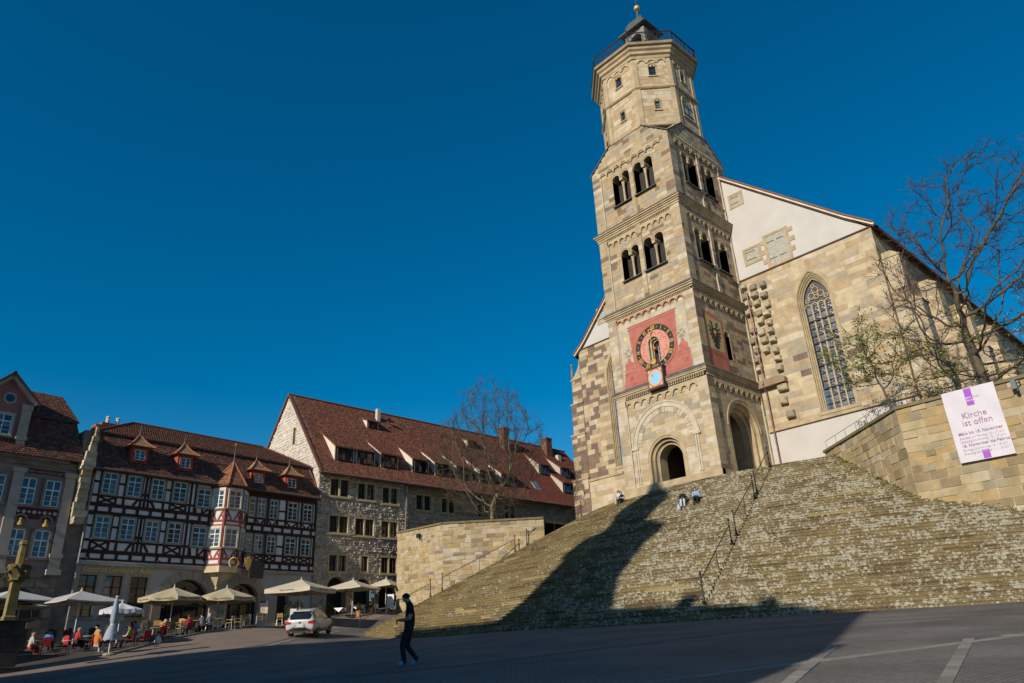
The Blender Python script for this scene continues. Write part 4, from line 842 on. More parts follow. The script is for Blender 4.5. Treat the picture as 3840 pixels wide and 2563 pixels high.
# south flank with buttresses
wB = [opening(x, 1.2, 16, 22.5, pointed=True) for x in (57.2, 64.4, 71.6, 78.8)]
masonry(fB, X1, 74, 14.5, 28.2, holes=wB, th=.8, tones=navT, core=core, stones=ST, ch=(.36, .52), ln=(.8, 1.7)); core.box(fB, 74, 100, 10.3, 28.2, -.8, -.01); core.box(fB, X1, 74, 10.3, 14.5, -.8, -.02)
for o in wB:
    flush(); gm.strip([fB.p(*p, -.5) for p in pprof(o.uc, 1.2, 16, 22.5)], [fB.p(*p, .03) for p in pprof(o.uc, 1.2, 16, 22.5)]); m_ = MB(); m_.face([fB.p(u, v, -.5) for u, v in pprof(o.uc, 1.2, 16, 22.5)]); m_.build('window_glass', MT['leaded_glass_0'], nave)
    m_ = MB(); [m_.box(fB, o.uc+d-.06, o.uc+d+.06, 16, 23.5, -.5, -.38) for d in (-.4, .4)]; m_.build('window_tracery', mould, nave)
flush()
for x in (53.4, 60.8, 68, 75.2):
    flush()
    f1 = Fr((x-.65, 0), (0, -1)); f2 = Fr((0, 13.35), (1, 0)); f3 = Fr((x+.65, 0), (0, 1))
    for z0, z1, dp in ((10.3, 16, 2.2), (16, 21.5, 1.8), (21.5, 25.4, 1.2)):
        masonry(f1, -15.3, -15.3+dp, z0, z1, th=.4, tones=navT, core=core, stones=ST, ch=(.36, .52), ln=(.6, 1.3)); fr2 = Fr((0, 15.3-dp), (1, 0)); masonry(fr2, x-.65, x+.65, z0, z1, th=.4, tones=navT, core=core, stones=ST, ch=(.36, .52), ln=(.6, 1.3)); core.box(f3, 15.3-dp, 15.3, z0, z1, -.4, 0)
        gm.prism(Fr((x-.72, 0), (0, -1)), [(-15.3, z1), (-15.3+dp+.1, z1), (-15.3+dp+.1, z1+.06), (-15.3+dp-.5, z1+.5), (-15.3, z1+.5)], -1.44, 0)
# white gable, eave strip, verge
vg = [(-45.9, 27.7), (-44.6, 28.75), (-30.8, 43.0), (-16.9, 29.85), (-15.0, 28.25)]
m_ = MB(); m_.prism(fA, [(-45.2, 28.2), (-15.45, 28.2), (-16.9, 29.7), (-30.8, 42.9), (-44.6, 28.8)], -.6, -.03); m_.build('gable_wall', plaster, nave)
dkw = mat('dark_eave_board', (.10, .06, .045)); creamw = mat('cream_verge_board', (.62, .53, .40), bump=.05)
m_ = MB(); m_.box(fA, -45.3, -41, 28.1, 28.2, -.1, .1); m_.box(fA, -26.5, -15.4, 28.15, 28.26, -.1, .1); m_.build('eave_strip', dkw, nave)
tileT = [mat('roof_tile_red', (.20, .075, .045), rough=.8, var=.3, scale=8), mat('roof_tile_brown', (.14, .06, .042), rough=.8, var=.3, scale=8), mat('roof_tile_dark', (.085, .045, .036), rough=.8, var=.3, scale=8), mat('roof_tile_orange', (.30, .115, .055), rough=.8, var=.25, scale=8)]
m_ = MB(); tl = MB(); dk2 = MB()
for s in (0, 1):
    P = [vg[0], vg[1], vg[2]] if s == 0 else [vg[2], vg[3], vg[4]]
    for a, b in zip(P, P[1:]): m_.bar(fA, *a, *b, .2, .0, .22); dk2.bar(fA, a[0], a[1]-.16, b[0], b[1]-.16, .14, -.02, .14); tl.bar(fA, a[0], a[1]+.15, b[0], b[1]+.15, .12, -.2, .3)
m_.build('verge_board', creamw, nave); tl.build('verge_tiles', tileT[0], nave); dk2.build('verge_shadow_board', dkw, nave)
m_ = MB()
for (ya, za, yb, zb) in ((14.75, 27.95, 30.8, 43.1), (46.0, 27.8, 30.8, 43.1)): m_.face([(X1-.2, ya, za), (100, ya, za), (100, yb, zb), (X1-.2, yb, zb)]); m_.face([(X1-.2, ya, za-.25), (100, ya, za-.25), (100, yb, zb-.25), (X1-.2, yb, zb-.25)]); m_.face([(X1-.2, ya, za-.25), (100, ya, za-.25), (100, ya, za), (X1-.2, ya, za)])
m_.build('roof', tileT[1], nave)
# shutters in the gable
for (u0, u1, v0, v1, two) in ((-25.9, -24.95, 35.5, 36.55, 0), (-25.5, -24.3, 29.55, 30.75, 0), (-23.5, -21.75, 28.5, 31.2, 1), (-42.3, -41.3, 30.2, 31.6, 0)):
    sh = MB(); n = 5 if two else 3; k = 2 if two else 1; root = MB()
    for a, b, c, d in ((u0-.24, u0, v0-.2, v1+.2), (u1, u1+.24, v0-.2, v1+.2), (u0, u1, v1, v1+.2), (u0, u1, v0-.2, v0)): root.box(fA, a, b, c, d, -.1, .02)
    if two:
        for zz in (28.8, 29.7, 30.6): root.box(fA, u0-.5-.15*random.random(), u0-.24, zz, zz+.42, -.1, .015); root.box(fA, u1+.24, u1+.5+.2*random.random(), zz+.2, zz+.6, -.1, .015)
    wn = root.build('shutter_frame', stoneT[1], nave)
    N_ = 8 if two else 5
    for i in range(N_): b_ = MB(); b_.box(fA, u0+(u1-u0)*i/N_+.006, u0+(u1-u0)*(i+1)/N_-.006, v0+.01, v1-.01, -.08, -.02+random.uniform(0, .008)); b_.build('shutter_plank', wood_grey, wn)
    b_ = MB()
    for zz in (v0+(v1-v0)*.2, v0+(v1-v0)*.78):
        for q in range(k): a = u0+(u1-u0)/k*q; b_.box(fA, a+.02, a+(u1-u0)/k*.75, zz, zz+.05, -.02, .006)
    b_.build('strap_hinge', iron, wn)
# projecting toothing stones left for a wall that was never built
bosm = [mat('boss_stone_%d' % i, c, dirt=(.2, .18, .11), dscale=3, damt=.7) for i, c in enumerate(((.34, .29, .19), (.25, .22, .15), (.42, .36, .26)))]
def boss(u, v, su, sv, d):
    m_ = MB(); nu = 3; j = lambda a: random.uniform(-a, a)
    front = [(u-su/2+j(.04), v-sv/2+j(.04)), (u+j(.05), v-sv/2-.02+j(.04)), (u+su/2+j(.04), v-sv/2+j(.04)), (u+su/2+j(.03), v+sv/2+j(.04)), (u+j(.04), v+sv/2+.04+j(.03)), (u-su/2+j(.04), v+sv/2+j(.04))]
    c = [fA.p(a, b, -.05) for a, b in front]; e = [fA.p(u+(a-u)*1.02, v+(b-v)*1.02, d*.72+j(.05)) for a, b in front]; t = [fA.p(u+(a-u)*.72, v+(b-v)*.7, d+j(.04)) for a, b in front]
    m_.strip(c, e, closed=True); m_.strip(e, t, closed=True); m_.face(t); m_.build('toothing_stone', random.choice(bosm), nave)
z = 27.5; k = 0
while z > 19.3:
    for i, u in enumerate((-26.1, -25.35, -24.5)):
        if random.random() < .93: boss(u+random.uniform(-.12, .12), z-.26*i+random.uniform(-.1, .1), random.uniform(.42, .62), random.uniform(.38, .5), random.uniform(.3, .48))
    z -= .83
for a, b in ((-24.7, 16.95), (-24.35, 15.75)): boss(a, b, .6, .55, .4)
boss(-24.55, 18.0, .8, .5, .4)
m_ = MB(); m_.prism(fA, [(-26.5, 18.3), (-24.1, 18.35), (-24.1, 18.75), (-24.5, 18.95), (-26.5, 18.9)], -.05, .55); m_.build('corbel_slab', mouldd, nave)
pipem = plain('plum_downpipe', (.17, .085, .09), .45, .3)
m_ = MB(); m_.tube([fA.p(-26.35, 27.7, .35), fA.p(-26.3, 27.2, .3), fA.p(-25.85, 26.8, .5), fA.p(-25.85, 19.2, .52), fA.p(-25.9, 18.6, .62), fA.p(-25.92, 17.9, .3), fA.p(-25.95, 10.5, .16)], .055, 8); m_.build('downpipe', pipem, nave)
m_ = MB(); m_.tube([(53.5, 18.2, 31.5), (53.5, 18.2, 33.4)], .02, 4); m_.build('lightning_rod', iron, nave)
core.build('wall_core', mortar, nave); flush(); emit(ST, stoneT, nave)
# ================================================================ HOUSES ON THE LEFT
fH = Fr((13.34, 57.47), (math.cos(R(6.87)), math.sin(R(6.87))))
white_r = mat('limewash_white', (.66, .63, .62), var=.06, scale=.8, bump=.15, bscale=25, dirt=(.6, .55, .5), dscale=.7, damt=.4)
beam = mat('dark_timber', (.045, .018, .014), rough=.8, var=.3, scale=4)
beamr = mat('red_timber', (.26, .055, .04), rough=.7, var=.2, scale=4)
sash = plain('white_sash', (.62, .68, .70), .45); casing = mat('olive_casing', (.27, .25, .19), var=.1, bump=.1)
paneB = glass_mat('window_glass', (.012, .016, .024), .04)
paneC = glass_mat('curtained_glass', (.07, .075, .08), .06)
_pq = {}
def pane_mesh(m):
    if m.name not in _pq: b = MB(); b.face([(0, 1, 0), (1, 1, 0), (1, 1, 1), (0, 1, 1)][::-1]); _pq[m.name] = b.mesh('pane', m)
    return _pq[m.name]
def window(root, fr, u0, u1, v0, v1, w=.02, cols=2, up=.3, low=3, upr=1, t=.055, case=.12, cm=None, sm=None, pm=None, recess=.1, name='window', sill=True):
    m_ = MB(); cm = cm or casing; sm = sm or sash
    if case:
        for a, b, c, d in ((u0-case, u0, v0-case*.6, v1+case), (u1, u1+case, v0-case*.6, v1+case), (u0, u1, v1, v1+case), (u0, u1, v0-case*.6, v0)): m_.box(fr, a, b, c, d, w-recess-.08, w, 0)
        if sill: m_.box(fr, u0-case-.05, u1+case+.05, v0-case*.6-.06, v0-case*.6, w-recess-.05, w+.09, 0)
    vt = v1-(v1-v0)*up; wb = w-recess*.55
    for a, b, c, d in ((u0, u0+t, v0, v1), (u1-t, u1, v0, v1), (u0+t, u1-t, v0, v0+t), (u0+t, u1-t, v1-t, v1)): m_.box(fr, a, b, c, d, wb-.05, wb, 1)
    if up > 0: m_.box(fr, u0+t, u1-t, vt-t*.6, vt+t*.6, wb-.05, wb+.012, 1)
    for i in range(1, cols): x = u0+(u1-u0)*i/cols; m_.box(fr, x-t*.55, x+t*.55, v0+t, v1-t, wb-.05, wb+.006, 1)
    for k in range(1, low): z = v0+(vt-v0)*k/low; m_.box(fr, u0+t, u1-t, z-.012, z+.012, wb-.04, wb-.012, 1)
    o = m_.build(name, [cm, sm], root)
    ex = [(v0, vt, low)]+([(vt, v1, upr)] if up > 0 else [])
    for a, b, n in ex:
        for k in range(n):
            for i in range(cols):
                tl = random.uniform(-.006, .006); M_ = fr.mw(u0+(u1-u0)*i/cols, u0+(u1-u0)*(i+1)/cols, a+(b-a)*k/n, a+(b-a)*(k+1)/n, wb-.06, wb-.034)
                sh = Matrix.Identity(4); sh[1][0] = random.uniform(-.35, .35); sh[1][2] = random.uniform(-.3, .3)
                linst('pane', pane_mesh(pm or (paneC if random.random() < .25 else paneB)), o, M_ @ sh)
    return o
ht = thing('half_timbered_inn', 'half-timbered inn with corner oriel, red roof dormers and parasols in front', 'house', tuple(fH.p(8.5, 2.2, 0)))
def beamobj(fr, root, u0, v0, u1, v1, t=.2, w=.035, m=beam):
    b = MB(); b.bar(fr, u0, v0, u1, v1, t, -.05, w+random.uniform(-.008, .008)); b.build('beam', m, root)
zg = 1.0
m_ = MB(); m_.box(fH, -.75, 18.15, 6.8, 13.45, -12, 0); m_.build('upper_wall', white_r, ht)
gfl = mat('ground_floor_plaster', (.40, .365, .33), var=.08, scale=.8, bump=.2, dirt=(.36, .31, .27), dscale=.5)
gst = mat('dressed_sandstone', (.36, .29, .22), var=.15, scale=2)
# ground floor with openings
gw = [rect(-.41, .76, 3.35, 6.15), rect(1.29, 2.47, 3.35, 6.12), rect(2.99, 4.23, 3.35, 6.08), opening(7.26, 1.87, zg, 4.18), opening(11.85, 1.36, zg, 4.55), rect(14.9, 16.0, zg, 5.5)]
gf = MB()
for a, b in courses(zg, 6.72, [q.v0 for q in gw]+[q.top for q in gw]+[4.4, 4.6, 4.8, 5, 5.2, 5.4, 5.55, 5.7, 5.8, 5.9, 5.97, 6.03], (.5, .6)):
    segs = [(-.75, 18.15)]
    for h in gw:
        q = h(a, b)
        if q:
            ns = []
            for x, y in segs:
                if q[1] <= x or q[0] >= y: ns.append((x, y)); continue
                ns += [s for s in ((x, q[0]), (q[1], y)) if s[1]-s[0] > .02]
            segs = ns
    for x, y in segs: gf.box(fH, x, y, a, b, -.6, -.03)
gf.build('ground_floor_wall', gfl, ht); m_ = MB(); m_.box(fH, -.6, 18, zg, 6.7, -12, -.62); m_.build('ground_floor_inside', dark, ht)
m_ = MB(); m_.box(fH, -.8, 18.15, 6.72, 6.95, -.3, .12); m_.build('string_course', gst, ht)
m_ = MB(); m_.box(fH, -.7, 18.15, 6.95, 7.16, -.3, .03); m_.build('white_band', white_r, ht)
for q in (0, 1, 2):
    u0, u1 = ((-.41, .76), (1.29, 2.47), (2.99, 4.23))[q]; window(ht, fH, u0+.02, u1-.02, 3.37, 6.1, -.02, cols=2, up=.28, low=4, case=.16, cm=gst, sm=mat('brown_sash', (.06, .04, .03)), recess=.3, pm=paneB)
for uc, ri, ro, zs_ in ((7.26, 1.87, 2.5, 4.18), (11.85, 1.36, 1.98, 4.55)):
    n = 15
    for i in range(n): m_ = MB(); m_.arch(fH, uc, zs_, ri-.02, ro, -.55, -.0+random.uniform(0, .02), PI*i/n+.008, PI*(i+1)/n-.008, n=2); m_.build('voussoir', gst, ht)
    for s in (-1, 1):
        for k in range(5): z0 = zg+(zs_-zg)*k/5; m_ = MB(); m_.box(fH, uc+(ri-.02 if s > 0 else -ro), uc+(ro if s > 0 else -ri+.02), z0+.008, z0+(zs_-zg)/5-.008, -.55, .0+random.uniform(0, .02)); m_.build('jamb_stone', gst, ht)
    m_ = MB()
    for d in (-.62, 0, .62): m_.box(fH, uc+d*ri-.04, uc+d*ri+.04, zg, zs_+ri*.75, -.5, -.42)
    m_.box(fH, uc-ri, uc+ri, zs_-.05, zs_+.06, -.5, -.42); m_.build('arch_glazing_bars', mat('brown_sash', (.06, .04, .03)), ht)
    m_ = MB(); m_.prism(fH, [(uc-ri, zg), (uc+ri, zg)]+[(uc+ri*math.cos(PI*i/12), zs_+ri*math.sin(PI*i/12)) for i in range(13)], -.56, -.52); m_.build('arch_glass', paneB, ht)
# timber frame, left part
def storey(z0, zsill, zt, left):
    P = ([-.65, -.13, 1.07, 1.6, 2.8, 3.08, 3.36, 4.5, 5.02, 6.24, 6.55, 6.93, 8.24] if left else [11.5, 12.2, 13.14, 13.36, 14.32, 15.08, 16.28, 16.62, 17.76, 18.05])
    u0, u1 = P[0], P[-1]
    beamobj(fH, ht, u0-.1, z0+.14, u1+.1, z0+.14, .26, .06); beamobj(fH, ht, u0-.1, zt, u1+.1, zt, .24, .06); beamobj(fH, ht, u0, zsill-.1, u1, zsill-.1, .16, .045)
    for u in P: beamobj(fH, ht, u, z0+.2, u, zt-.1, .17, .04)
    if left:
        for a, b in ((-.65, -.13), (1.07, 1.6), (4.5, 5.02)): beamobj(fH, ht, a, (zsill+zt)/2, b, (zsill+zt)/2, .15)
        for a, b in ((-.05, .98), (5.1, 6.16)): beamobj(fH, ht, a, z0+.28, b, zsill-.18, .15); beamobj(fH, ht, b, z0+.28, a, zsill-.18, .15, .03)
        beamobj(fH, ht, 2.3, z0+.28, 2.95, zsill+.35, .18); beamobj(fH, ht, 3.86, z0+.28, 3.2, zsill+.35, .18, .03); beamobj(fH, ht, 7.1, z0+.28, 6.97, zsill-.15, .15); beamobj(fH, ht, 7.6, z0+.2, 7.6, zsill-.15, .16); beamobj(fH, ht, 7.7, z0+.28, 8.18, zsill-.15, .15)
    else:
        for a, b in zip(P, P[1:]):
            if b-a < .8: continue
            c = (a+b)/2
            if z0 < 9: beamobj(fH, ht, a+.1, z0+.28, b-.1, zsill-.18, .13); beamobj(fH, ht, b-.1, z0+.28, a+.1, zsill-.18, .13, .03)
            else: beamobj(fH, ht, a+.05, zsill-.18, c-.12, z0+.28, .13); beamobj(fH, ht, b-.05, zsill-.18, c+.12, z0+.28, .13, .03)
        for a, b in ((14.32, 15.08),): beamobj(fH, ht, a, (zsill+zt)/2-.2, b, (zsill+zt)/2-.2, .14)
    for u in np.arange(u0+.5, u1, .95): beamobj(fH, ht, u, z0-.32, u, z0, .2, .07)
    beamobj(fH, ht, u0-.1, z0-.38, u1+.1, z0-.38, .14, .05)
storey(7.5, 8.5, 10.24, True); storey(10.72, 11.6, 13.32, True); storey(7.45, 8.28, 9.98, False); storey(10.42, 11.18, 12.95, False)
beamobj(fH, ht, 8.24, 7.4, 8.24, 13.4, .22, .05); beamobj(fH, ht, 11.4, 7.2, 11.4, 13.4, .2, .04); beamobj(fH, ht, 11.4, 13.15, 18.1, 13.15, .3, .05)
for u0, u1 in ((0.0, .93), (1.73, 2.65), (3.48, 4.38), (5.14, 6.12)):
    window(ht, fH, u0, u1, 11.66, 13.15, .13); window(ht, fH, u0-.03, u1-.03, 8.57, 10.05, .13)
window(ht, fH, 7.08, 8.13, 11.48, 12.86, .13); window(ht, fH, 7.02, 8.1, 8.45, 9.9, .13)
for u0, u1 in ((11.55, 12.05), (12.33, 13.0), (13.48, 14.2), (15.22, 16.13), (16.77, 17.62)):
    window(ht, fH, u0, u1, 11.23, 12.7, .13, cols=2 if u1-u0 > .55 else 1, case=.09); window(ht, fH, u0-.02, u1, 8.34, 9.7, .13, cols=2 if u1-u0 > .55 else 1, case=.09)
# oriel
PO = [(8.3, 0), (9.0, 1.0), (10.38, 1.0), (11.35, 0)]
def oface(i): a, b = fH.p(PO[i][0], 0, PO[i][1]), fH.p(PO[i+1][0], 0, PO[i+1][1]); d = b-a; return Fr((a.x, a.y), (d.x, d.y)), d.length
m_ = MB(); A = [fH.p(u, 7.0, w) for u, w in PO]; B = [fH.p(u, 13.2, w) for u, w in PO]; m_.strip(A, B); m_.face(A[::-1]); m_.build('oriel_wall', white_r, ht)
corn = mat('cream_corbel', (.55, .46, .30), dirt=(.4, .3, .18)); m_ = MB(); c = fH.p(9.45, 5.45, .1); g1 = [fH.p(u+(u-9.8)*.06, 7.0, w*1.08) for u, w in PO]; g0 = [fH.p(u+(u-9.8)*.06, 6.55, w*1.08) for u, w in PO]; g2 = [fH.p(9.8+(u-9.8)*.75, 6.5, w*.72) for u, w in PO]; g3 = [fH.p(9.45+(u-9.8)*.12, 5.6, w*.14+.02) for u, w in PO]
m_.strip(g0, g1); m_.strip(g2, g0); m_.strip(g3, g2); m_.face(g1); m_.face(g3[::-1]); m_.build('oriel_corbel', corn, ht); m_ = MB(); m_.lathe(fH.p(9.42, 5.3, .08), [(.02, 0), (.1, .1), (.1, .25), (.05, .36)], 8); m_.build('corbel_knob', corn, ht)
for i in range(3):
    fr, L = oface(i)
    for z in (7.12, 7.55, 10.1, 10.45, 13.1): beamobj(fr, ht, 0, z, L, z, .15, .04, beamr)
    for u in (.06, L-.06): beamobj(fr, ht, u, 7.05, u, 13.2, .14, .045, beamr)
    for z0, z1 in ((7.6, 8.3), (10.5, 11.3)):
        beamobj(fr, ht, .15, z1, L*.42, z0+.04, .12, .035, beamr); beamobj(fr, ht, L-.15, z1, L*.58, z0+.04, .12, .035, beamr); beamobj(fr, ht, .12, z0+.05, .3, z1-.2, .09, .03, beamr); beamobj(fr, ht, L-.12, z0+.05, L-.3, z1-.2, .09, .03, beamr)
    m_ = MB()
    for z in (8.34, 11.36): m_.box(fr, -.08, L+.08, z-.07, z+.05, -.05, .14)
    m_.build('oriel_sill', mouldd, ht)
    for z0, z1 in ((8.45, 9.95), (11.46, 12.95)): window(ht, fr, .2, L-.2, z0, z1-.12, .12, case=.12, cm=mat('cream_casing', (.58, .53, .42)), sill=False); b_ = MB(); b_.box(fr, .1, L-.1, z1-.1, z1+.1, -.05, .1); b_.build('blind_box', mat('cream_casing', (.58, .53, .42)), ht)
ap = fH.p(9.75, 15.35, .15); ev = [fH.p(9.8+(u-9.8)*1.16, 13.25, w*1.2+(.1 if w else -.05)) for u, w in PO]
m_ = MB()
for a, b in zip(ev, ev[1:]):
    m_.face([a, b, ap]); m_.face([a-Vector((0, 0, .1)), b-Vector((0, 0, .1)), b, a])
m_.face([p-Vector((0, 0, .1)) for p in ev][::-1]); m_.build('oriel_roof', tileT[2], ht)
tt = MB(); oT = [tileT[3], mat('roof_tile_tan', (.27, .15, .075), rough=.8, var=.3, scale=8), tileT[1], tileT[0]]
for a, b in zip(ev, ev[1:]):
    A_ = (b-a).normalized(); mid = (a+b)/2; B_ = (ap-mid); B_ = (B_-A_*B_.dot(A_)); L = B_.length; B_.normalize(); wd = (b-a).length; x = (ap-a).dot(A_)
    tile_roof(tt, a, A_, B_, lf(L, 0, wd, x, x), .16, .16)
tt.build('oriel_tiles', oT, ht, kind='stuff')
for p in ev: m_ = MB(); m_.tube([p+Vector((0, 0, .03)), (p+ap)/2+Vector((0, 0, .06)), ap+Vector((0, 0, .04))], .085, 6); m_.build('hip_ridge', tileT[3], ht)
m_ = MB(); m_.lathe(ap-Vector((0, 0, .1)), [(.14, 0), (.1, .2), (.05, .4), (.04, .9), (.1, .97), (.03, 1.05), (.02, 1.5)], 8); m_.build('finial', lead, ht); m_ = MB()
for i in range(5): a = 2*PI*i/5; q = ap+Vector((0, 0, 1.5)); m_.tube([q, q+fH.U*.17*math.cos(a)+Vector((0, 0, .17*math.sin(a)))], [.035, .01], 4)
m_.build('gilt_star', gold, ht)
# mansard roof
def roofslab(root, P, m, name='roof'): b = MB(); b.face(P); n_ = (Vector(P[1])-Vector(P[0])).cross(Vector(P[2])-Vector(P[0])).normalized()*-.12; b.face([Vector(p)+n_ for p in P][::-1]); b.strip([Vector(p)+n_ for p in P], P, closed=True); return b.build(name, m, root)
e0, e1, k0, k1, r0, r1_ = fH.p(-.9, 13.35, .45), fH.p(18.3, 13.35, .45), fH.p(-.35, 16.45, -1.35), fH.p(17.85, 16.45, -1.35), fH.p(3.4, 18.7, -5.2), fH.p(15.4, 18.7, -5.2)
j0, j1 = fH.p(-.55, 16.4, -1.1), fH.p(18.05, 16.4, -1.1)
eb0, eb1 = fH.p(-.9, 13.35, -11.5), fH.p(18.3, 13.35, -11.5); kb0, kb1 = fH.p(-.35, 16.45, -9.2), fH.p(17.85, 16.45, -9.2)
rb_ = MB()
for P in ((e0, e1, k1, k0), (j0, j1, r1_, r0), (eb0, e0, k0, kb0), (kb0, k0, r0), (e1, eb1, kb1, k1), (k1, kb1, r1_), (kb1, kb0, r0, r1_), (eb1, eb0, kb0, kb1)): rb_.face(list(P))
rb_.face([p-Vector((0, 0, .15)) for p in (e0, e1)]+[e1, e0]); rb_.face([p-Vector((0, 0, .12)) for p in (j0, j1)]+[j1, j0]); rb_.face([fH.p(-.9, 13.22, .45), fH.p(18.3, 13.22, .45), fH.p(18.3, 13.22, -.2), fH.p(-.9, 13.22, -.2)]); rb_.build('roof', tileT[2], ht)
mtT = [tileT[1], tileT[2], tileT[0], mat('roof_tile_mossy', (.15, .11, .05), var=.3, scale=8)]
tt = MB(); U_ = fH.U
B_ = (k0-e0); B_ = (B_-U_*B_.dot(U_)); L = B_.length; B_.normalize(); tile_roof(tt, e0, U_, B_, lf(L, 0, 19.2, .55, 18.75), .17, .19)
B_ = (r0-j0); B_ = (B_-U_*B_.dot(U_)); L = B_.length; B_.normalize(); tile_roof(tt, j0, U_, B_, lf(L, 0, 18.6, 3.95, 15.95), .17, .19)
tt.build('roof_tiles', mtT, ht, kind='stuff')
for a, b in ((r0, r1_), (j0, r0), (j1, r1_), (e0, k0), (e1, k1)): m_ = MB(); m_.tube([a+Vector((0, 0, .05)), b+Vector((0, 0, .05))], .1, 6); m_.build('ridge_tiles', tileT[1], ht)
m_ = MB(); m_.tube([fH.p(-.9, 13.3, .52), fH.p(18.3, 13.3, .52)], .07, 6); m_.build('gutter', lead, ht)
dorm = mat('red_dormer_boards', (.30, .07, .05), var=.2)
def dormer(u, z):
    h = .62; m_ = MB(); m_.box(fH, u-h, u+h, z, z+1.25, -1.6, .1); d = m_.build('dormer', dorm, ht)
    window(d, fH, u-.38, u+.38, z+.2, z+.98, .2, case=.1, cm=dorm, up=0, low=3, sill=False, name='dormer_window')
    c = fH.p(u, z+2.15, -.55); rows = []
    for f_, zz in ((1.55, 1.22), (1.2, 1.36), (.85, 1.56), (.5, 1.82), (.18, 2.15)): rows.append([fH.p(u+sx*f_*.62, z+zz, -.45+sy*f_*.62) for sx, sy in ((-1, 1), (1, 1), (1, -1), (-1, -1))])
    b_ = MB()
    for p, q in zip(rows, rows[1:]): b_.strip(p, q, closed=True)
    b_.face(rows[0][::-1]); r_ = b_.build('dormer_roof', oT[1], d)
    b_ = MB(); b_.lathe(fH.p(u, z+2.05, -.45), [(.13, 0), (.07, .25), (.03, .5), (.05, .56), (.02, .62), (.01, 1.05)], 6); b_.build('dormer_finial', lead, d)
    for i in range(2):
        b_ = MB(); b_.tube([r[i]+Vector((0, 0, .03)) for r in rows], .06, 5); b_.build('hip_tiles', oT[0], d)
for u, z in ((2.2, 14.15), (5.72, 14.1), (12.12, 13.78), (15.35, 13.78)): dormer(u, z)
for u, w_ in ((1.0, -4), (1.75, -4)): m_ = MB(); m_.lathe(fH.p(u, 17.9, w_), [(.14, 0), (.14, .5), (.19, .52), (.12, .62)], 8); m_.build('chimney_pot', plaster, ht)
m_ = MB(); m_.box(fH, .5, 2.3, 15, 17.9, -4.4, -3.6); m_.build('chimney', mat('brick_chimney', (.24, .09, .055), var=.25, scale=6), ht)
m_ = MB(); m_.tube([fH.p(-.62, 13.2, .3), fH.p(-.7, 12.6, .12), fH.p(-.72, zg, .12)], .06, 6); m_.build('downpipe', mat('zinc_pipe', (.28, .26, .24), rough=.5, metal=.5), ht)
for u in (4.1, 5.4): pass
for u, z in ((-.25, 7.0), (4.55, 7.0), (14.6, 6.95), (17.7, 6.95)): m_ = MB(); q = fH.p(u, z, .12); m_.tube([q, q+fH.N*.3+Vector((0, 0, .1))], .025, 5); m_.cbox(q+fH.N*.36+Vector((0, 0, .13)), .18, .2, .14, R(6.87)); m_.build('spot_lamp', iron, ht)
text_mesh('inn_lettering', 'Gasthof Goldener Adler', .5, plain('lettering_gold', (.85, .55, .12), .6), ht, fH, -.35, 6.3, .03, .03, italic=.12, bold=.006)
# hanging inn sign
sg = thing('inn_sign', 'black wrought-iron hanging inn sign with a gilded eagle and garland', 'sign', tuple(fH.p(11.5, 6.9, .9)))
m_ = MB(); m_.tube([fH.p(11.4, 8.3, .05), fH.p(11.3, 8.5, .5), fH.p(11.1, 8.0, 1.3), fH.p(11.2, 7.6, 1.9)], .03, 5); m_.tube([fH.p(11.5, 7.9, .05), fH.p(11.3, 7.9, 1.9)], .03, 5)
for i in range(5): c_ = .3+.33*i; m_.tube([fH.p(11.35+.02*i, 8.15-.08*i+.16*math.sin(t), c_+.16*math.cos(t)) for t in np.linspace(0, 5, 10)], .015, 4)
m_.build('bracket', iron, sg)
m_ = MB(); q = fH.p(10.95, 7.25, 1.75); e_ = Fr((q.x, q.y), (fH.U.x, fH.U.y)); m_.prism(e_, [(-.12, 6.85), (.0, 6.7), (.14, 6.85), (.24, 7.2), (.2, 7.55), (.08, 7.75), (-.02, 7.7), (-.16, 7.5), (-.2, 7.15)], -.06, .06)
for s in (-1, 1):
    for i in range(3): m_.prism(e_, [(0, 7.3), (s*(.36-.06*i), 7.62-.22*i), (s*(.3-.05*i), 7.4-.22*i), (0, 7.1)][::-s], -.04, .04+.004*i)
m_.build('gilded_eagle', gold, sg)
m_ = MB()
for t in np.linspace(.3, 2*PI-.3, 14): c_ = fH.p(9.75+.0, 7.2, 1.75)+fH.U*(.36*math.sin(t))+Vector((0, 0, -.36*math.cos(t))); m_.lathe(c_-Vector((0, 0, .07)), [(.02, 0), (.085, .05), (.06, .12), (.01, .15)], 6)
m_.build('gilded_garland', gold, sg)
m_ = MB(); m_.tube([fH.p(11.3, 7.9, 1.75), fH.p(9.75, 7.85, 1.75)], .02, 5); m_.tube([fH.p(9.75, 7.85, 1.75), fH.p(9.75, 7.5, 1.75)], .012, 4); m_.tube([fH.p(10.95, 7.9, 1.75), fH.p(10.95, 7.7, 1.75)], .012, 4); m_.build('hanger', iron, sg)
m_ = MB(); m_.prism(Fr(tuple(fH.p(11.7, 0, 1.3))[:2], (fH.U.x, fH.U.y)), [(-.3, 6.2), (.9, 6.15), (1.0, 7.2), (.6, 7.55), (-.2, 7.5), (-.35, 7.0)], -.04, .04); m_.build('sign_board', mat('black_case', (.05, .045, .04)), sg)
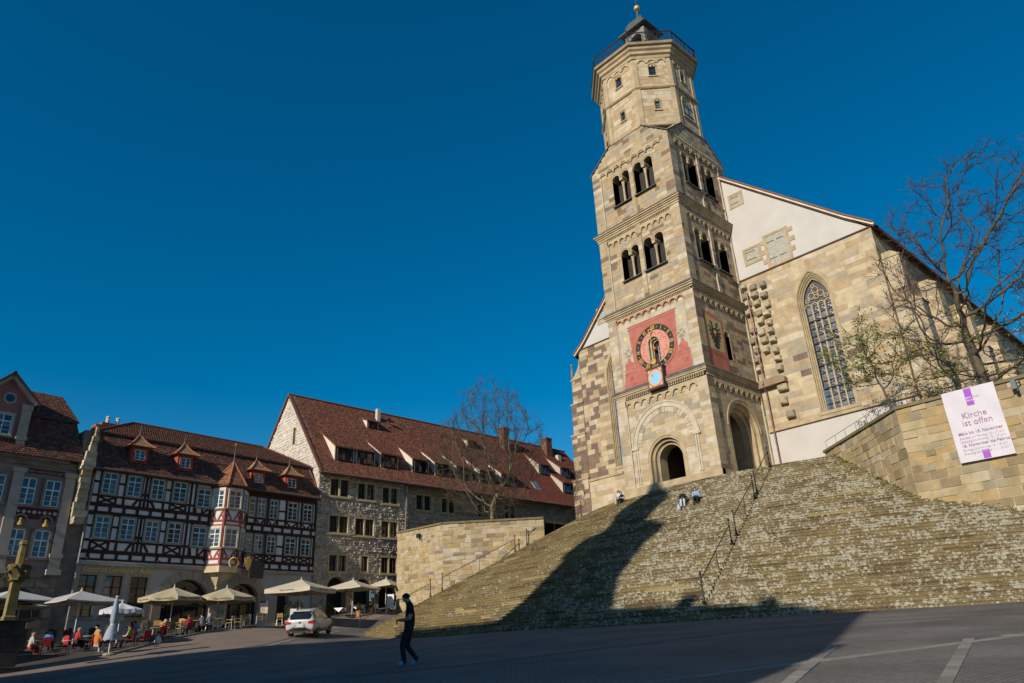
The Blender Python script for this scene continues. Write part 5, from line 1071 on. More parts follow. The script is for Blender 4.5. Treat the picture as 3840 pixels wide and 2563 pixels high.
# ---------------------------------------------------------------- left town house
lh = thing('town_house', 'narrow baroque town house with pink gable dormer at the far left', 'house', tuple(fH.p(-5, 1.2, 0)))
lhw = mat('taupe_plaster', (.25, .195, .165), var=.1, scale=.8, bump=.15, dirt=(.24, .18, .15), dscale=.6); pink = mat('pink_plaster', (.33, .13, .12), var=.1, scale=.9, bump=.15); lst = mat('pale_pilaster', (.36, .315, .265), var=.1); rustic = mat('rusticated_stone', (.19, .15, .12), var=.2, scale=2)
m_ = MB(); m_.box(fH, -14, -1.75, zg-1, 13.45, -11, .0); m_.build('wall', lhw, lh)
m_ = MB(); m_.box(fH, -14, -2.5, 13.3, 13.6, -1, .35); m_.box(fH, -14, -2.0, 12.95, 13.3, -.5, .12); m_.build('eave_cornice', rustic, lh)
wsash = plain('pale_blue_sash', (.55, .66, .70), .45)
for u0, u1, v0, v1 in ((-5.08, -4.13, 10.34, 12.11), (-3.57, -2.63, 10.34, 12.1), (-5.17, -4.2, 7.0, 8.76), (-3.64, -2.72, 7.02, 8.77), (-6.9, -5.95, 10.34, 12.1)): window(lh, fH, u0, u1, v0, v1, .15, up=.38, low=3, upr=2, case=.16, cm=rustic, sm=wsash, t=.07)
m_ = MB()
for u in (-2.45, -5.6): m_.box(fH, u, u+.62, 7.3, 12.6, -.1, .16); m_.box(fH, u-.1, u+.72, 7.05, 7.3, -.1, .26); m_.box(fH, u-.04, u+.66, 6.3, 7.05, -.1, .18); m_.box(fH, u-.14, u+.76, 5.95, 6.3, -.1, .34); m_.box(fH, u-.1, u+.72, 12.4, 12.7, -.1, .25)
m_.build('pilaster', lst, lh)
m_ = MB(); m_.box(fH, -5.3, -2.55, 9.45, 10.15, -.05, .04); m_.build('ornament_band', mat('maroon_paint', (.10, .03, .035)), lh)
for i in range(9): m_ = MB(); u = -5.15+i*.31; s_ = .1 if i % 2 else .14; m_.prism(fH, [(u-s_, 9.9), (u, 9.9-s_), (u+s_, 9.9), (u, 9.9+s_)], .03, .06); m_.build('white_ornament', plaster, lh)
for u in (-4.63, -3.15):
    m_ = MB(); m_.arch(fH, u, 9.3, .32, .45, -.05, .16, n=10); m_.build('niche_arch', rustic, lh); q = fH.p(u, 8.98, .1); m_ = MB(); m_.lathe(q, [(.16, 0), (.18, .12), (.1, .26), (.09, .34), (.11, .42), (.06, .52)], 8); m_.build('gilded_bust', gold, lh)
m_ = MB(); m_.box(fH, -5.35, -2.3, 12.45, 12.78, -.05, .03); m_.build('inscription_board', mat('maroon_paint', (.10, .03, .035)), lh)
text_mesh('inscription', 'Mit Weber reiche Zucht und Brot uns behüte 1720', .22, plain('faded_white', (.42, .34, .36), .8), lh, fH, -5.25, 12.53, .035, .006)
for r_ in range(9):
    z0 = zg-.2+r_*.62; n = 8
    for i in range(n):
        a, b = -8.5+i*.84+(.42 if r_ % 2 else 0), -8.5+(i+1)*.84+(.42 if r_ % 2 else 0)
        if (a+b)/2 > -2: continue
        if ((a+b)/2+4.2)**2+(max(0, z0+.3-3.4))**2 < 2.0: continue
        m_ = MB(); m_.box(fH, a+.02, b-.02, z0+.02, z0+.6, -.05, .07+random.uniform(0, .02)); m_.build('rusticated_block', rustic, lh)
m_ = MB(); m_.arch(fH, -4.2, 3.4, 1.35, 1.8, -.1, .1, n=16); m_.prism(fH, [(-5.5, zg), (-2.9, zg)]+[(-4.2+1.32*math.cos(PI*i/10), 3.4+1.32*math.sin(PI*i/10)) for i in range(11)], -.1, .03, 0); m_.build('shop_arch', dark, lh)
le0, le1, lk0, lk1, lr0, lr1 = fH.p(-14, 13.5, .5), fH.p(-1.6, 13.5, .5), fH.p(-14, 16.75, -1.1), fH.p(-2.1, 16.75, -1.1), fH.p(-14, 19.0, -3), fH.p(-2.75, 18.95, -3)
rb_ = MB(); lj0, lj1 = fH.p(-14, 16.7, -.85), fH.p(-2.0, 16.7, -.85)
for P in ((le0, le1, lk1, lk0), (lj0, lj1, lr1, lr0), (lr0, lr1, fH.p(-2.6, 15, -9), fH.p(-14, 15, -9)), (le1, fH.p(-1.6, 13.5, -8), fH.p(-2.1, 16.75, -6), lk1), (lk1, fH.p(-2.1, 16.75, -6), lr1)): rb_.face(list(P))
rb_.face([lj0-Vector((0, 0, .15)), lj1-Vector((0, 0, .15)), lj1, lj0]); rb_.build('roof', tileT[2], lh)
tt = MB()
for a, b, w0, w1 in ((le0, lk0, 12.4, 11.9), (lj0, lr0, 12.0, 11.25)):
    B_ = b-a; L = B_.length; B_ = B_.normalized(); tile_roof(tt, a, U_, B_, lf(L, 6, w0, 6, w1), .17, .19)
tt.build('roof_tiles', mtT, lh, kind='stuff')
# pink gable dormer
m_ = MB(); m_.prism(fH, [(-9.2, 13.4), (-5.35, 13.4), (-5.35, 17.0), (-6.9, 18.75), (-9.2, 16.6)], -3, .02); gd = m_.build('gable_dormer', pink, lh)
m_ = MB(); m_.bar(fH, -7.05, 18.85, -5.2, 17.0, .2, -.3, .4); m_.bar(fH, -6.8, 18.85, -9.3, 16.3, .2, -.3, .4); m_.build('gable_cornice', lst, gd)
m_ = MB(); m_.bar(fH, -7.0, 19.02, -5.0, 17.0, .14, -3, .5); m_.bar(fH, -6.85, 19.02, -9.4, 16.4, .14, -3, .5); m_.build('gable_tiles', tileT[2], gd)
m_ = MB(); m_.box(fH, -5.95, -5.38, 14.75, 16.6, -.1, .2); m_.box(fH, -6.0, -5.33, 14.5, 14.75, -.1, .27); m_.box(fH, -5.92, -5.4, 13.8, 14.5, -.1, .18); m_.box(fH, -6.02, -5.3, 13.55, 13.8, -.1, .3); m_.box(fH, -6.0, -5.33, 16.6, 16.95, -.1, .26); m_.build('dormer_pilaster', lst, gd)
m_ = MB(); m_.arch(fH, -6.78, 17.25, .28, .4, -.05, .08, 0, 2*PI, n=18); m_.disc(fH, -6.78, 17.25, .29, .03, 1, n=18); m_.build('oculus', [lst, paneB], gd)
window(gd, fH, -7.4, -6.38, 14.75, 16.12, .15, up=.35, low=3, case=.14, cm=lst, sm=wsash, name='dormer_window')
# ragged stone firewall between the two houses
fw = thing('firewall_stub', 'ragged yellow stone firewall stub between the town house and the inn', 'wall', tuple(fH.p(-1.2, 9.4, .3)))
fwT = [mat('firewall_stone_%d' % i, c, var=.3, scale=5, bump=.6, dirt=(.24, .19, .09), dscale=3) for i, c in enumerate(((.44, .36, .20), (.36, .31, .22), (.5, .43, .28)))]
z = 9.3
while z < 15.9:
    h = random.uniform(.18, .5); dp = .62+random.uniform(-.14, .14)+(-.18 if z > 13.8 else 0); wl = -1.72+random.uniform(-.04, .06)+(.0 if z < 13.6 else .12+.16*(z-13.6)); wr = -.95+random.uniform(-.12, .1); m_ = MB()
    if 12.9 < z < 13.5: dp += .15; wl -= .1
    P = [(wl, 0), (wr, 0), (wr+random.uniform(-.05, .05), dp*.9), (wl+random.uniform(-.03, .05), dp)]
    m_.strip([fH.p(u, z, w) for u, w in P], [fH.p(u+random.uniform(-.04, .04), z+h-.015, w) for u, w in P], closed=True); m_.face([fH.p(u, z+h-.015, w) for u, w in P]); m_.face([fH.p(u, z, w) for u, w in P][::-1]); m_.build('rough_stone', random.choice(fwT), fw); z += h
m_ = MB(); m_.box(fH, -1.25, -.85, 15.8, 16.5, -.6, .3); m_.build('brick_cap', mat('brick_chimney', (.24, .09, .055), var=.25, scale=6), fw)
m_ = MB(); m_.box(fH, -1.74, -.76, zg-1, 16, -8, -.02); m_.build('party_wall', rustic, fw)
# ---------------------------------------------------------------- grey stone house
fG = Fr((31.39, 59.53), (math.cos(R(.98)), math.sin(R(.98))))
gh = thing('stone_house', 'long grey rubble-stone house with steep red tiled roof and shed dormers', 'house', tuple(fG.p(18, 4, 0)))
rubT = [mat('rubble_%d' % i, c, var=.25, scale=6, bump=.5) for i, c in enumerate(((.38, .31, .245), (.45, .37, .29), (.30, .24, .185), (.50, .42, .33)))]
rmort = mat('rubble_mortar', (.38, .32, .26), var=.2, scale=3, bump=.5); gfr = mat('yellow_window_frame', (.44, .35, .20), var=.15, scale=3)
GW = [(1.19, 3.14, 13.8, 15.36), (4.1, 5.98, 13.76, 15.25), (6.86, 8.65, 13.65, 15.15), (11.19, 13.09, 13.5, 14.95), (14.42, 16.22, 13.5, 14.9), (19.37, 20.9, 13.5, 14.8), (23.31, 25.03, 13.6, 15.0), (27.6, 28.6, 13.2, 14.2),
      (1.26, 3.16, 10.52, 12.0), (3.96, 5.94, 10.45, 11.95), (6.81, 8.64, 10.44, 11.9), (1.43, 3.15, 7.17, 8.55), (4.71, 5.43, 7.24, 8.58), (6.88, 8.6, 7.18, 8.58)]
gar = [opening(2.3, .95, 2, 5.75), opening(4.95, .9, 2, 5.7), opening(7.7, 1.0, 2, 5.2)]
core = MB(); ST = []
H = [rect(a-.12, b+.12, c-.12, d+.12) for a, b, c, d in GW]+gar
masonry(fG, 0, 9.9, 2.0, 16.2, holes=H, th=.7, tones=((0, 5), (1, 3), (2, 3), (3, 1)), core=core, stones=ST, ch=(.17, .3), ln=(.22, .5), jut=.075, joint=.03)
masonry(fG, 9.9, 37, 9.5, 16.2, holes=H, w=-.45, th=.7, tones=((0, 5), (1, 3), (2, 3), (3, 1)), core=core, stones=ST, ch=(.19, .32), ln=(.25, .55), jut=.075, joint=.03)
core.build('wall_core', rmort, gh); emit(ST, rubT, gh, 'rubble_stone', 'rubble_facing', rough=.55)
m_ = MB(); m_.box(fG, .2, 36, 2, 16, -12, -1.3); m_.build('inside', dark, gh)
for i, (a, b, c, d) in enumerate(GW):
    w_ = 0 if a < 9.9 else -.45; m_ = MB()
    for q in ((a-.14, a, c-.14, d+.14), (b, b+.14, c-.14, d+.14), (a, b, d, d+.14), (a, b, c-.14, c)): m_.box(fG, *q, w_-.4, w_+.06)
    if b-a > 1: m_.box(fG, (a+b)/2-.07, (a+b)/2+.07, c, d, w_-.4, w_+.04)
    m_.box(fG, a-.2, b+.2, c-.22, c-.14, w_-.2, w_+.14)
    o = m_.build('window', gfr, gh); nP = 2 if b-a > 1 else 1
    for k in range(nP):
        x0, x1 = (a, (a+b)/2-.07) if k == 0 and nP == 2 else ((a+b)/2+.07, b) if nP == 2 else (a, b)
        for r in range(3): linst('pane', pane_mesh(paneB), o, fG.mw(x0, x1, c+(d-c)*r/3+.015, c+(d-c)*(r+1)/3-.015, w_-.4, w_-.3))
        b_ = MB(); [b_.box(fG, x0, x1, c+(d-c)*r/3-.015, c+(d-c)*r/3+.015, w_-.33, w_-.28) for r in (1, 2)]; b_.box(fG, (x0+x1)/2-.015, (x0+x1)/2+.015, c, d, w_-.33, w_-.275); b_.build('window_bars', mat('brown_sash', (.06, .04, .03)), o)
for o in gar:
    m_ = MB(); m_.arch(fG, o.uc, o.vs, o.hw, o.hw+.3, -.6, .05, n=12); m_.box(fG, o.uc-o.hw-.3, o.uc-o.hw, 2, o.vs, -.6, .05); m_.box(fG, o.uc+o.hw, o.uc+o.hw+.3, 2, o.vs, -.6, .05); m_.build('arch_frame', rubT[2], gh)
# gable end facing the square
fGg = Fr((31.39, 59.53), (-fG.N.x*-1, -fG.N.y*-1)) if False else Fr((31.39-.0, 59.53), (fG.N.x, fG.N.y))
core = MB(); ST = []; sl = opening(-5.4, .22, 19.6, 21.1)
gabT = ((1, 2), (3, 5)); gabm = [mat('gable_rubble_%d' % i, c, var=.2, scale=6, bump=.5) for i, c in enumerate(((.42, .37, .31), (.50, .44, .37), (.36, .31, .26), (.56, .50, .43)))]
masonry(fGg, -14.15, 0, 13, 25.1, holes=[sl], th=.6, tones=gabT, core=core, stones=ST, ch=(.2, .34), ln=(.3, .6), jut=.05, joint=.03, edge=lambda v: (-14.15+max(0, (v-16.2)/8.95*7.07), 0-max(0, (v-16.2)/8.95*7.07)))
core.build('gable_core', gabm[1], gh); emit(ST, gabm, gh, 'gable_stone', 'gable_facing', rough=.3); m_ = MB(); reveal(m_, fGg, sl, -.5, .03); m_.arch(fGg, -5.4, 21.1, .22, .34, -.1, .05, n=8); m_.box(fGg, -5.74, -5.62, 19.5, 21.1, -.1, .05); m_.box(fGg, -5.18, -5.06, 19.5, 21.1, -.1, .05); m_.build('slit_window', gfr, gh)
m_ = MB(); m_.face([fGg.p(-5.62, 19.6, -.45), fGg.p(-5.18, 19.6, -.45), fGg.p(-5.18, 21.3, -.45), fGg.p(-5.62, 21.3, -.45)]); m_.build('slit_glass', dark, gh)
# roof
ge0 = fG.p(-.2, 15.75, .45); gr0 = fG.p(-.2, 25.2, -7.07); GB = gr0-ge0; GL = GB.length; GB.normalize(); GU = fG.U
m_ = MB(); GE = 43
P = [ge0, fG.p(GE, 15.75, .45), fG.p(GE, 25.2, -7.07), gr0]; Q = [fG.p(-.2, 15.75, -14.6), fG.p(GE, 15.75, -14.6), fG.p(GE, 25.2, -7.07), gr0]
P[2] = fG.p(GE-1.5, 25.2, -7.07); Q[2] = P[2]; m_.face(P); m_.face(Q[::-1]); m_.face([P[1], Q[1], P[2]]); m_.face([p-Vector((0, 0, .2)) for p in P[:2]]+[P[1], P[0]]); m_.face([fG.p(-.2, 15.56, .45), fG.p(GE, 15.56, .45), fG.p(GE, 15.9, -.1), fG.p(-.2, 15.9, -.1)]); m_.build('roof', tileT[1], gh)
gT = [mat('old_tile_red', (.235, .085, .05), var=.3, scale=6), mat('old_tile_brown', (.16, .068, .045), var=.3, scale=6), mat('old_tile_dark', (.09, .05, .04), var=.3, scale=6), mat('old_tile_orange', (.31, .125, .06), var=.3, scale=6)]
tt = MB(); tile_roof(tt, ge0, GU, GB, lf(GL, 0, 27.5, 0, 27.5), .17, .19); tt.build('roof_tiles', gT, gh, kind='stuff')
gT2 = [mat('new_tile_red', (.20, .06, .04), var=.15, scale=6), mat('new_tile_maroon', (.165, .05, .036), var=.15, scale=6), mat('new_tile_dark', (.13, .045, .033), var=.15, scale=6), mat('new_tile_bright', (.24, .075, .05), var=.15, scale=6)]
tt = MB(); tile_roof(tt, ge0, GU, GB, lf(GL, 27.5, 43, 27.5, 41.6), .17, .19); tt.build('roof_tiles', gT2, gh, kind='stuff')
m_ = MB(); m_.tube([gr0+Vector((0, 0, .04)), fG.p(GE-1.5, 25.24, -7.07)], .13, 6); m_.build('ridge_tiles', tileT[1], gh)
m_ = MB(); m_.bar(fGg, .45, 15.8, -7.07, 25.25, .16, -.05, .22); m_.bar(fGg, -14.6, 15.8, -7.07, 25.25, .16, -.05, .22); m_.build('verge_tiles', tileT[1], gh)
def roof_z(w): return 15.75+(.45-w)*(25.2-15.75)/(7.07+.45)
plc = mat('pale_dormer_cheek', (.60, .53, .45), var=.08, bump=.1); tim = mat('timber_cheek', (.42, .37, .31), var=.25, scale=7); dkf = mat('dormer_front', (.055, .035, .028))
def shed(u, wd, wf_, hf, wb_, cheek, tone, planks=False):
    zf = roof_z(wf_); zt = zf+hf; m_ = MB(); m_.box(fG, u, u+wd, zf-.4, zt, wf_-.5, wf_); d = m_.build('shed_dormer', dkf, gh)
    for x, s in ((u, -1), (u+wd, 1)):
        b_ = MB(); A = [(x, zf-.05, wf_), (x, zt, wf_), (x, roof_z(wb_)+.02, wb_)]; t_ = .08*s
        F = [fG.p(a, b, c) for a, b, c in A]; G_ = [fG.p(a+t_, b, c) for a, b, c in A]; b_.face(F if s > 0 else F[::-1]); b_.face(G_[::-1] if s < 0 else G_); b_.strip(F, G_, closed=True); b_.build('dormer_cheek', cheek, d)
    a = fG.p(u-.2, zt+.04, wf_+.3); bb = fG.p(u-.2, roof_z(wb_)+.1, wb_-.15); B_ = bb-a; L = B_.length; B_.normalize(); b_ = MB(); q = [a, a+GU*(wd+.4), bb+GU*(wd+.4), bb]; b_.face(q); b_.face([p-Vector((0, 0, .1)) for p in q][::-1]); b_.strip([p-Vector((0, 0, .1)) for p in q], q, closed=True); b_.build('dormer_slab', tone[1], d)
    b_ = MB(); tile_roof(b_, a, GU, B_, lf(L, 0, wd+.4), .17, .19); b_.build('dormer_tiles', tone, d, kind='stuff')
    n = 2
    for i in range(n): window(d, fG, u+wd*(.12+.42*i), u+wd*(.46+.42*i), zf+.15, zt-.12, wf_+.11, cols=1, up=0, low=2, case=.05, cm=dkf, sm=mat('brown_sash', (.06, .04, .03)), sill=False, name='dormer_window')
for u in (1.95, 4.35, 7.1, 10.95, 13.9, 16.8, 20.1, 23.4): shed(u, 1.95, -.75, 1.35, -3.6, plc, gT)
for u in (8.0, 22.0): shed(u, 1.3, -4.9, .8, -6.0, plc, gT)
for u, wf_, wb_ in ((32.0, -2.95, -4.9), (36.0, -3.05, -5.0), (34.0, -1.0, -3.0)): shed(u, 1.7, wf_, 1.25, wb_-.8, tim, gT2)
for u, w_ in ((29.1, -1.0), (39.5, -2.9)):
    m_ = MB(); a = fG.p(u, roof_z(w_)+.1, w_); b_ = GB*1.35; q = [a, a+GU*1.0, a+GU*1.0+b_, a+b_]; m_.face(q, 1); m_.strip([p-Vector((0, 0, .2)) for p in q], q, 0, closed=True); m_.build('skylight', [sash, glass_mat('skylight_glass', (.12, .16, .2), .03)], gh)
brk = mat('brick_chimney', (.24, .09, .055))
for u, w_, z1, s_ in ((28.2, -5.6, 26.2, 1.0), (36.6, -6.2, 26.3, 1.1)): m_ = MB(); m_.box(fG, u, u+s_, roof_z(w_)-1, z1, w_-.5, w_+.4); m_.box(fG, u-.06, u+s_+.06, z1-.25, z1-.1, w_-.56, w_+.46); m_.build('chimney', mat('grey_brick', (.15, .07, .048), var=.3, scale=6), gh)
m_ = MB(); m_.box(fG, 9.85, 10.25, 23, 25.3, -6.3, -5.9); m_.build('vent_stack', plaster, gh); m_ = MB(); m_.lathe(fG.p(10.9, 23.1, -5.4), [(.05, 0), (.05, .9), (.3, .95), (.35, 1.05)], 10); m_.build('satellite_dish', lead, gh)
m_ = MB(); m_.box(fG, 38.3, 38.9, 22.6, 24.0, -5.9, -5.4); m_.build('vent_stack', plaster, gh)
m_ = MB(); m_.tube([fG.p(9.6, 15.6, .2), fG.p(9.5, 11.2, .12), fG.p(9.5, 3, .12)], .07, 6); m_.build('downpipe', mat('zinc_pipe', (.28, .26, .24)), gh)
m_ = MB(); m_.tube([fG.p(-.2, 15.7, .55), fG.p(43, 15.7, .55)], .08, 6); m_.build('gutter', lead, gh)
# ================================================================ TREES
def space_tree(base, trunk, attract, seed, step=.45, infl=3.2, kill=.75, iters=130, r_tip=.012, expo=2.35, wob=.06):
    rng = np.random.default_rng(seed); A = np.array(attract); nodes = [np.array(base, float)]; par = [-1]
    for p in trunk: nodes.append(np.array(p, float)); par.append(len(nodes)-2)
    nodes = list(nodes)
    for _ in range(iters):
        if len(A) == 0: break
        Nn = np.array(nodes); d = np.linalg.norm(A[:, None]-Nn[None], axis=2); j = d.argmin(1); dm = d[np.arange(len(A)), j]
        ok = dm < infl
        if not ok.any(): ok = dm < dm.min()+.5
        grew = {}
        for a, k in zip(A[ok], j[ok]):
            v = a-nodes[k]; grew.setdefault(k, []).append(v/np.linalg.norm(v))
        for k, vs in grew.items():
            v = np.sum(vs, 0)/len(vs)+rng.normal(0, wob, 3)+np.array((0, 0, .05)); L = np.linalg.norm(v)
            if L < .15: v = vs[0]; L = 1
            q = nodes[k]+v/L*step
            if min(np.linalg.norm(q-nodes[c]) for c in range(max(0, len(nodes)-40), len(nodes))) < step*.25: continue
            nodes.append(q); par.append(k)
        Nn = np.array(nodes[-len(grew)-1:]); d = np.linalg.norm(A[:, None]-Nn[None], axis=2).min(1); A = A[d > kill]
    n = len(nodes); w = np.zeros(n); ch = [[] for _ in range(n)]
    for i in range(1, n): ch[par[i]].append(i)
    for i in range(n-1, -1, -1): w[i] = r_tip**expo if not ch[i] else sum(w[c] for c in ch[i])
    # parents always precede children
    return nodes, par, ch, w**(1/expo)
def build_tree(root, T, bark, twigm, twigs=3, tl=(.5, 1.1), tr=.007, seed=1, leaf=None, leafm=None, flare=1.25, zleaf=0, tup=.35, split=.05):
    nodes, par, ch, rad = T; rng = random.Random(seed); tk = MB(); cr = MB(); N_ = [Vector(p) for p in nodes]
    done = set()
    def chain(start, first):
        c = [start, first]; cur = first
        while ch[cur]:
            nxt = max(ch[cur], key=lambda k: rad[k])
            for k in ch[cur]:
                if k != nxt: stack.append((cur, k))
            c.append(nxt); cur = nxt
        return c
    stack = [(0, k) for k in ch[0]]
    while stack:
        a, b = stack.pop(); c = chain(a, b); big = [k for k in c if rad[k] > split]
        pts = [N_[k] for k in c]; rr = [rad[k] for k in c]; rr[0] = min(rr[0], rr[1]*1.15)
        if a == 0: rr[0] *= flare
        (tk if rad[b] > split else cr).tube(pts, rr, 8 if rad[b] > .12 else 5 if rad[b] > .03 else 4, cap=False)
    leaves = MB()
    for i in range(1, len(N_)):
        if rad[i] < .05:
            d0 = (N_[i]-N_[par[i]]).normalized()
            for _ in range(twigs if rad[i] < .03 else max(1, twigs-2)):
                d = (d0+Vector((rng.gauss(0, .6), rng.gauss(0, .6), rng.gauss(tup, .45)))).normalized(); L = rng.uniform(*tl); p = N_[i]; P = [p]
                for k in range(3): d = (d+Vector((rng.gauss(0, .16), rng.gauss(0, .16), .10+rng.gauss(0, .1)))).normalized(); p = p+d*L/3; P.append(p)
                cr.tube(P, [tr, tr*.85, tr*.7, tr*.4], 3, cap=False)
                for q in (1, 2):
                    e = (d+Vector((rng.gauss(0, .7), rng.gauss(0, .7), rng.gauss(.2, .4)))).normalized(); cr.tube([P[q], P[q]+e*L*.28, P[q]+e*L*.5+Vector((0, 0, .05))], [tr*.7, tr*.6, tr*.35], 3, cap=False)
                if leaf and p.z < zleaf+rng.gauss(0, 1.2):
                    for k in range(leaf):
                        c = P[rng.randrange(1, 4)]+Vector((rng.gauss(0, .1), rng.gauss(0, .1), rng.gauss(0, .1))); s = rng.uniform(.05, .105); a = Vector((rng.gauss(0, 1), rng.gauss(0, 1), rng.gauss(0, .6))).normalized(); b = a.cross(Vector((rng.gauss(0, 1), rng.gauss(0, 1), rng.gauss(0, 1)))).normalized()
                        leaves.face([c-a*s, c-b*s*.55, c+a*s, c+b*s*.55], rng.randrange(2))
    tk.build('trunk', bark, root, smooth=True); cr.build('crown', twigm, root, kind='stuff')
    if leaves.v: leaves.build('foliage', leafm, root, kind='stuff')
barkL = mat('linden_bark', (.13, .105, .07), var=.35, scale=6, bump=.6, dirt=(.26, .22, .10), dscale=2, damt=.8); twigL = mat('bare_twig', (.075, .06, .04), var=.3, scale=3, bump=0)
barkR = mat('old_bark', (.085, .068, .048), var=.35, scale=5, bump=.7, dirt=(.16, .13, .06), dscale=1.5); twigR = mat('reddish_twig', (.055, .034, .027), var=.3, scale=2, bump=0)
leafM = [mat('young_leaf_a', (.20, .22, .04), var=.3, scale=3, bump=0), mat('young_leaf_b', (.13, .15, .025), var=.3, scale=3, bump=0)]
rng = np.random.default_rng(11)
def egg(n, c, r, shape, rng): 
    out = []
    while len(out) < n:
        p = rng.uniform(-1, 1, 3); h = np.hypot(p[0], p[1])
        if shape(h, p[2]): out.append(np.array(c)+p*np.array(r))
    return out
bL = np.array((43.5, 49.7, 9.9))
att = egg(1050, bL+(0, 0, 7.9), (5.5, 5.5, 7.2), lambda h, z: h < (1-.55*max(0, z)**1.1-.38*max(0, z)**3)*math.sqrt(max(0, 1-max(0, -z)**2.5)) and (h > .25 or z > -.3) and z < .99, rng)
tL = thing('linden_tree', 'leafless egg-shaped tree on the terrace wall in front of the stone house', 'tree', tuple(bL))
build_tree(tL, space_tree(bL, [bL+np.array((.02*i, .01*i, .45*i)) for i in range(1, 6)], att, 3, step=.42, infl=3, kill=.62, iters=110, r_tip=.0155, expo=2.2), barkL, twigL, twigs=4, tl=(.4, 1.05), tr=.0095, seed=4)
bR = np.array((48.9, 10.35, 10.2)); rng = np.random.default_rng(21)
att = egg(1000, bR+(0.5, -2.6, 10.6), (6.6, 7.6, 8.2), lambda h, z: h*h+z*z < 1 and (h > .3 or z > 0), rng)+egg(150, bR+(-.5, .9, 6.0), (5, 6.0, 2.8), lambda h, z: .3 < h < 1, rng)
tR = thing('linden_tree', 'big old half-bare tree with first green leaves at the right edge behind the banner wall', 'tree', tuple(bR))
build_tree(tR, space_tree(bR, [bR+np.array((-.03*i, .02*i, .5*i)) for i in range(1, 14)], att, 5, step=.5, infl=3.6, kill=.95, iters=120, r_tip=.022, expo=2.1, wob=.09), barkR, twigR, twigs=4, tl=(.45, 1.0), tr=.013, seed=9, leaf=4, leafm=leafM, zleaf=17.2, tup=.1)
bS = np.array((46.2, 14.9, 10.3)); rng = np.random.default_rng(31)
att = egg(150, bS+(-.3, .8, 6.0), (2.4, 3.2, 2.6), lambda h, z: h*h+z*z < 1, rng)
tS = thing('young_tree', 'slim leaning young tree with fresh leaves left of the big tree', 'tree', tuple(bS))
build_tree(tS, space_tree(bS, [bS+np.array((-.02*i, .05*i, .45*i)) for i in range(1, 9)], att, 7, step=.4, iters=80, r_tip=.014, expo=2.1, wob=.15), barkR, twigR, twigs=3, tl=(.4, .9), seed=5, leaf=7, leafm=leafM, zleaf=30)
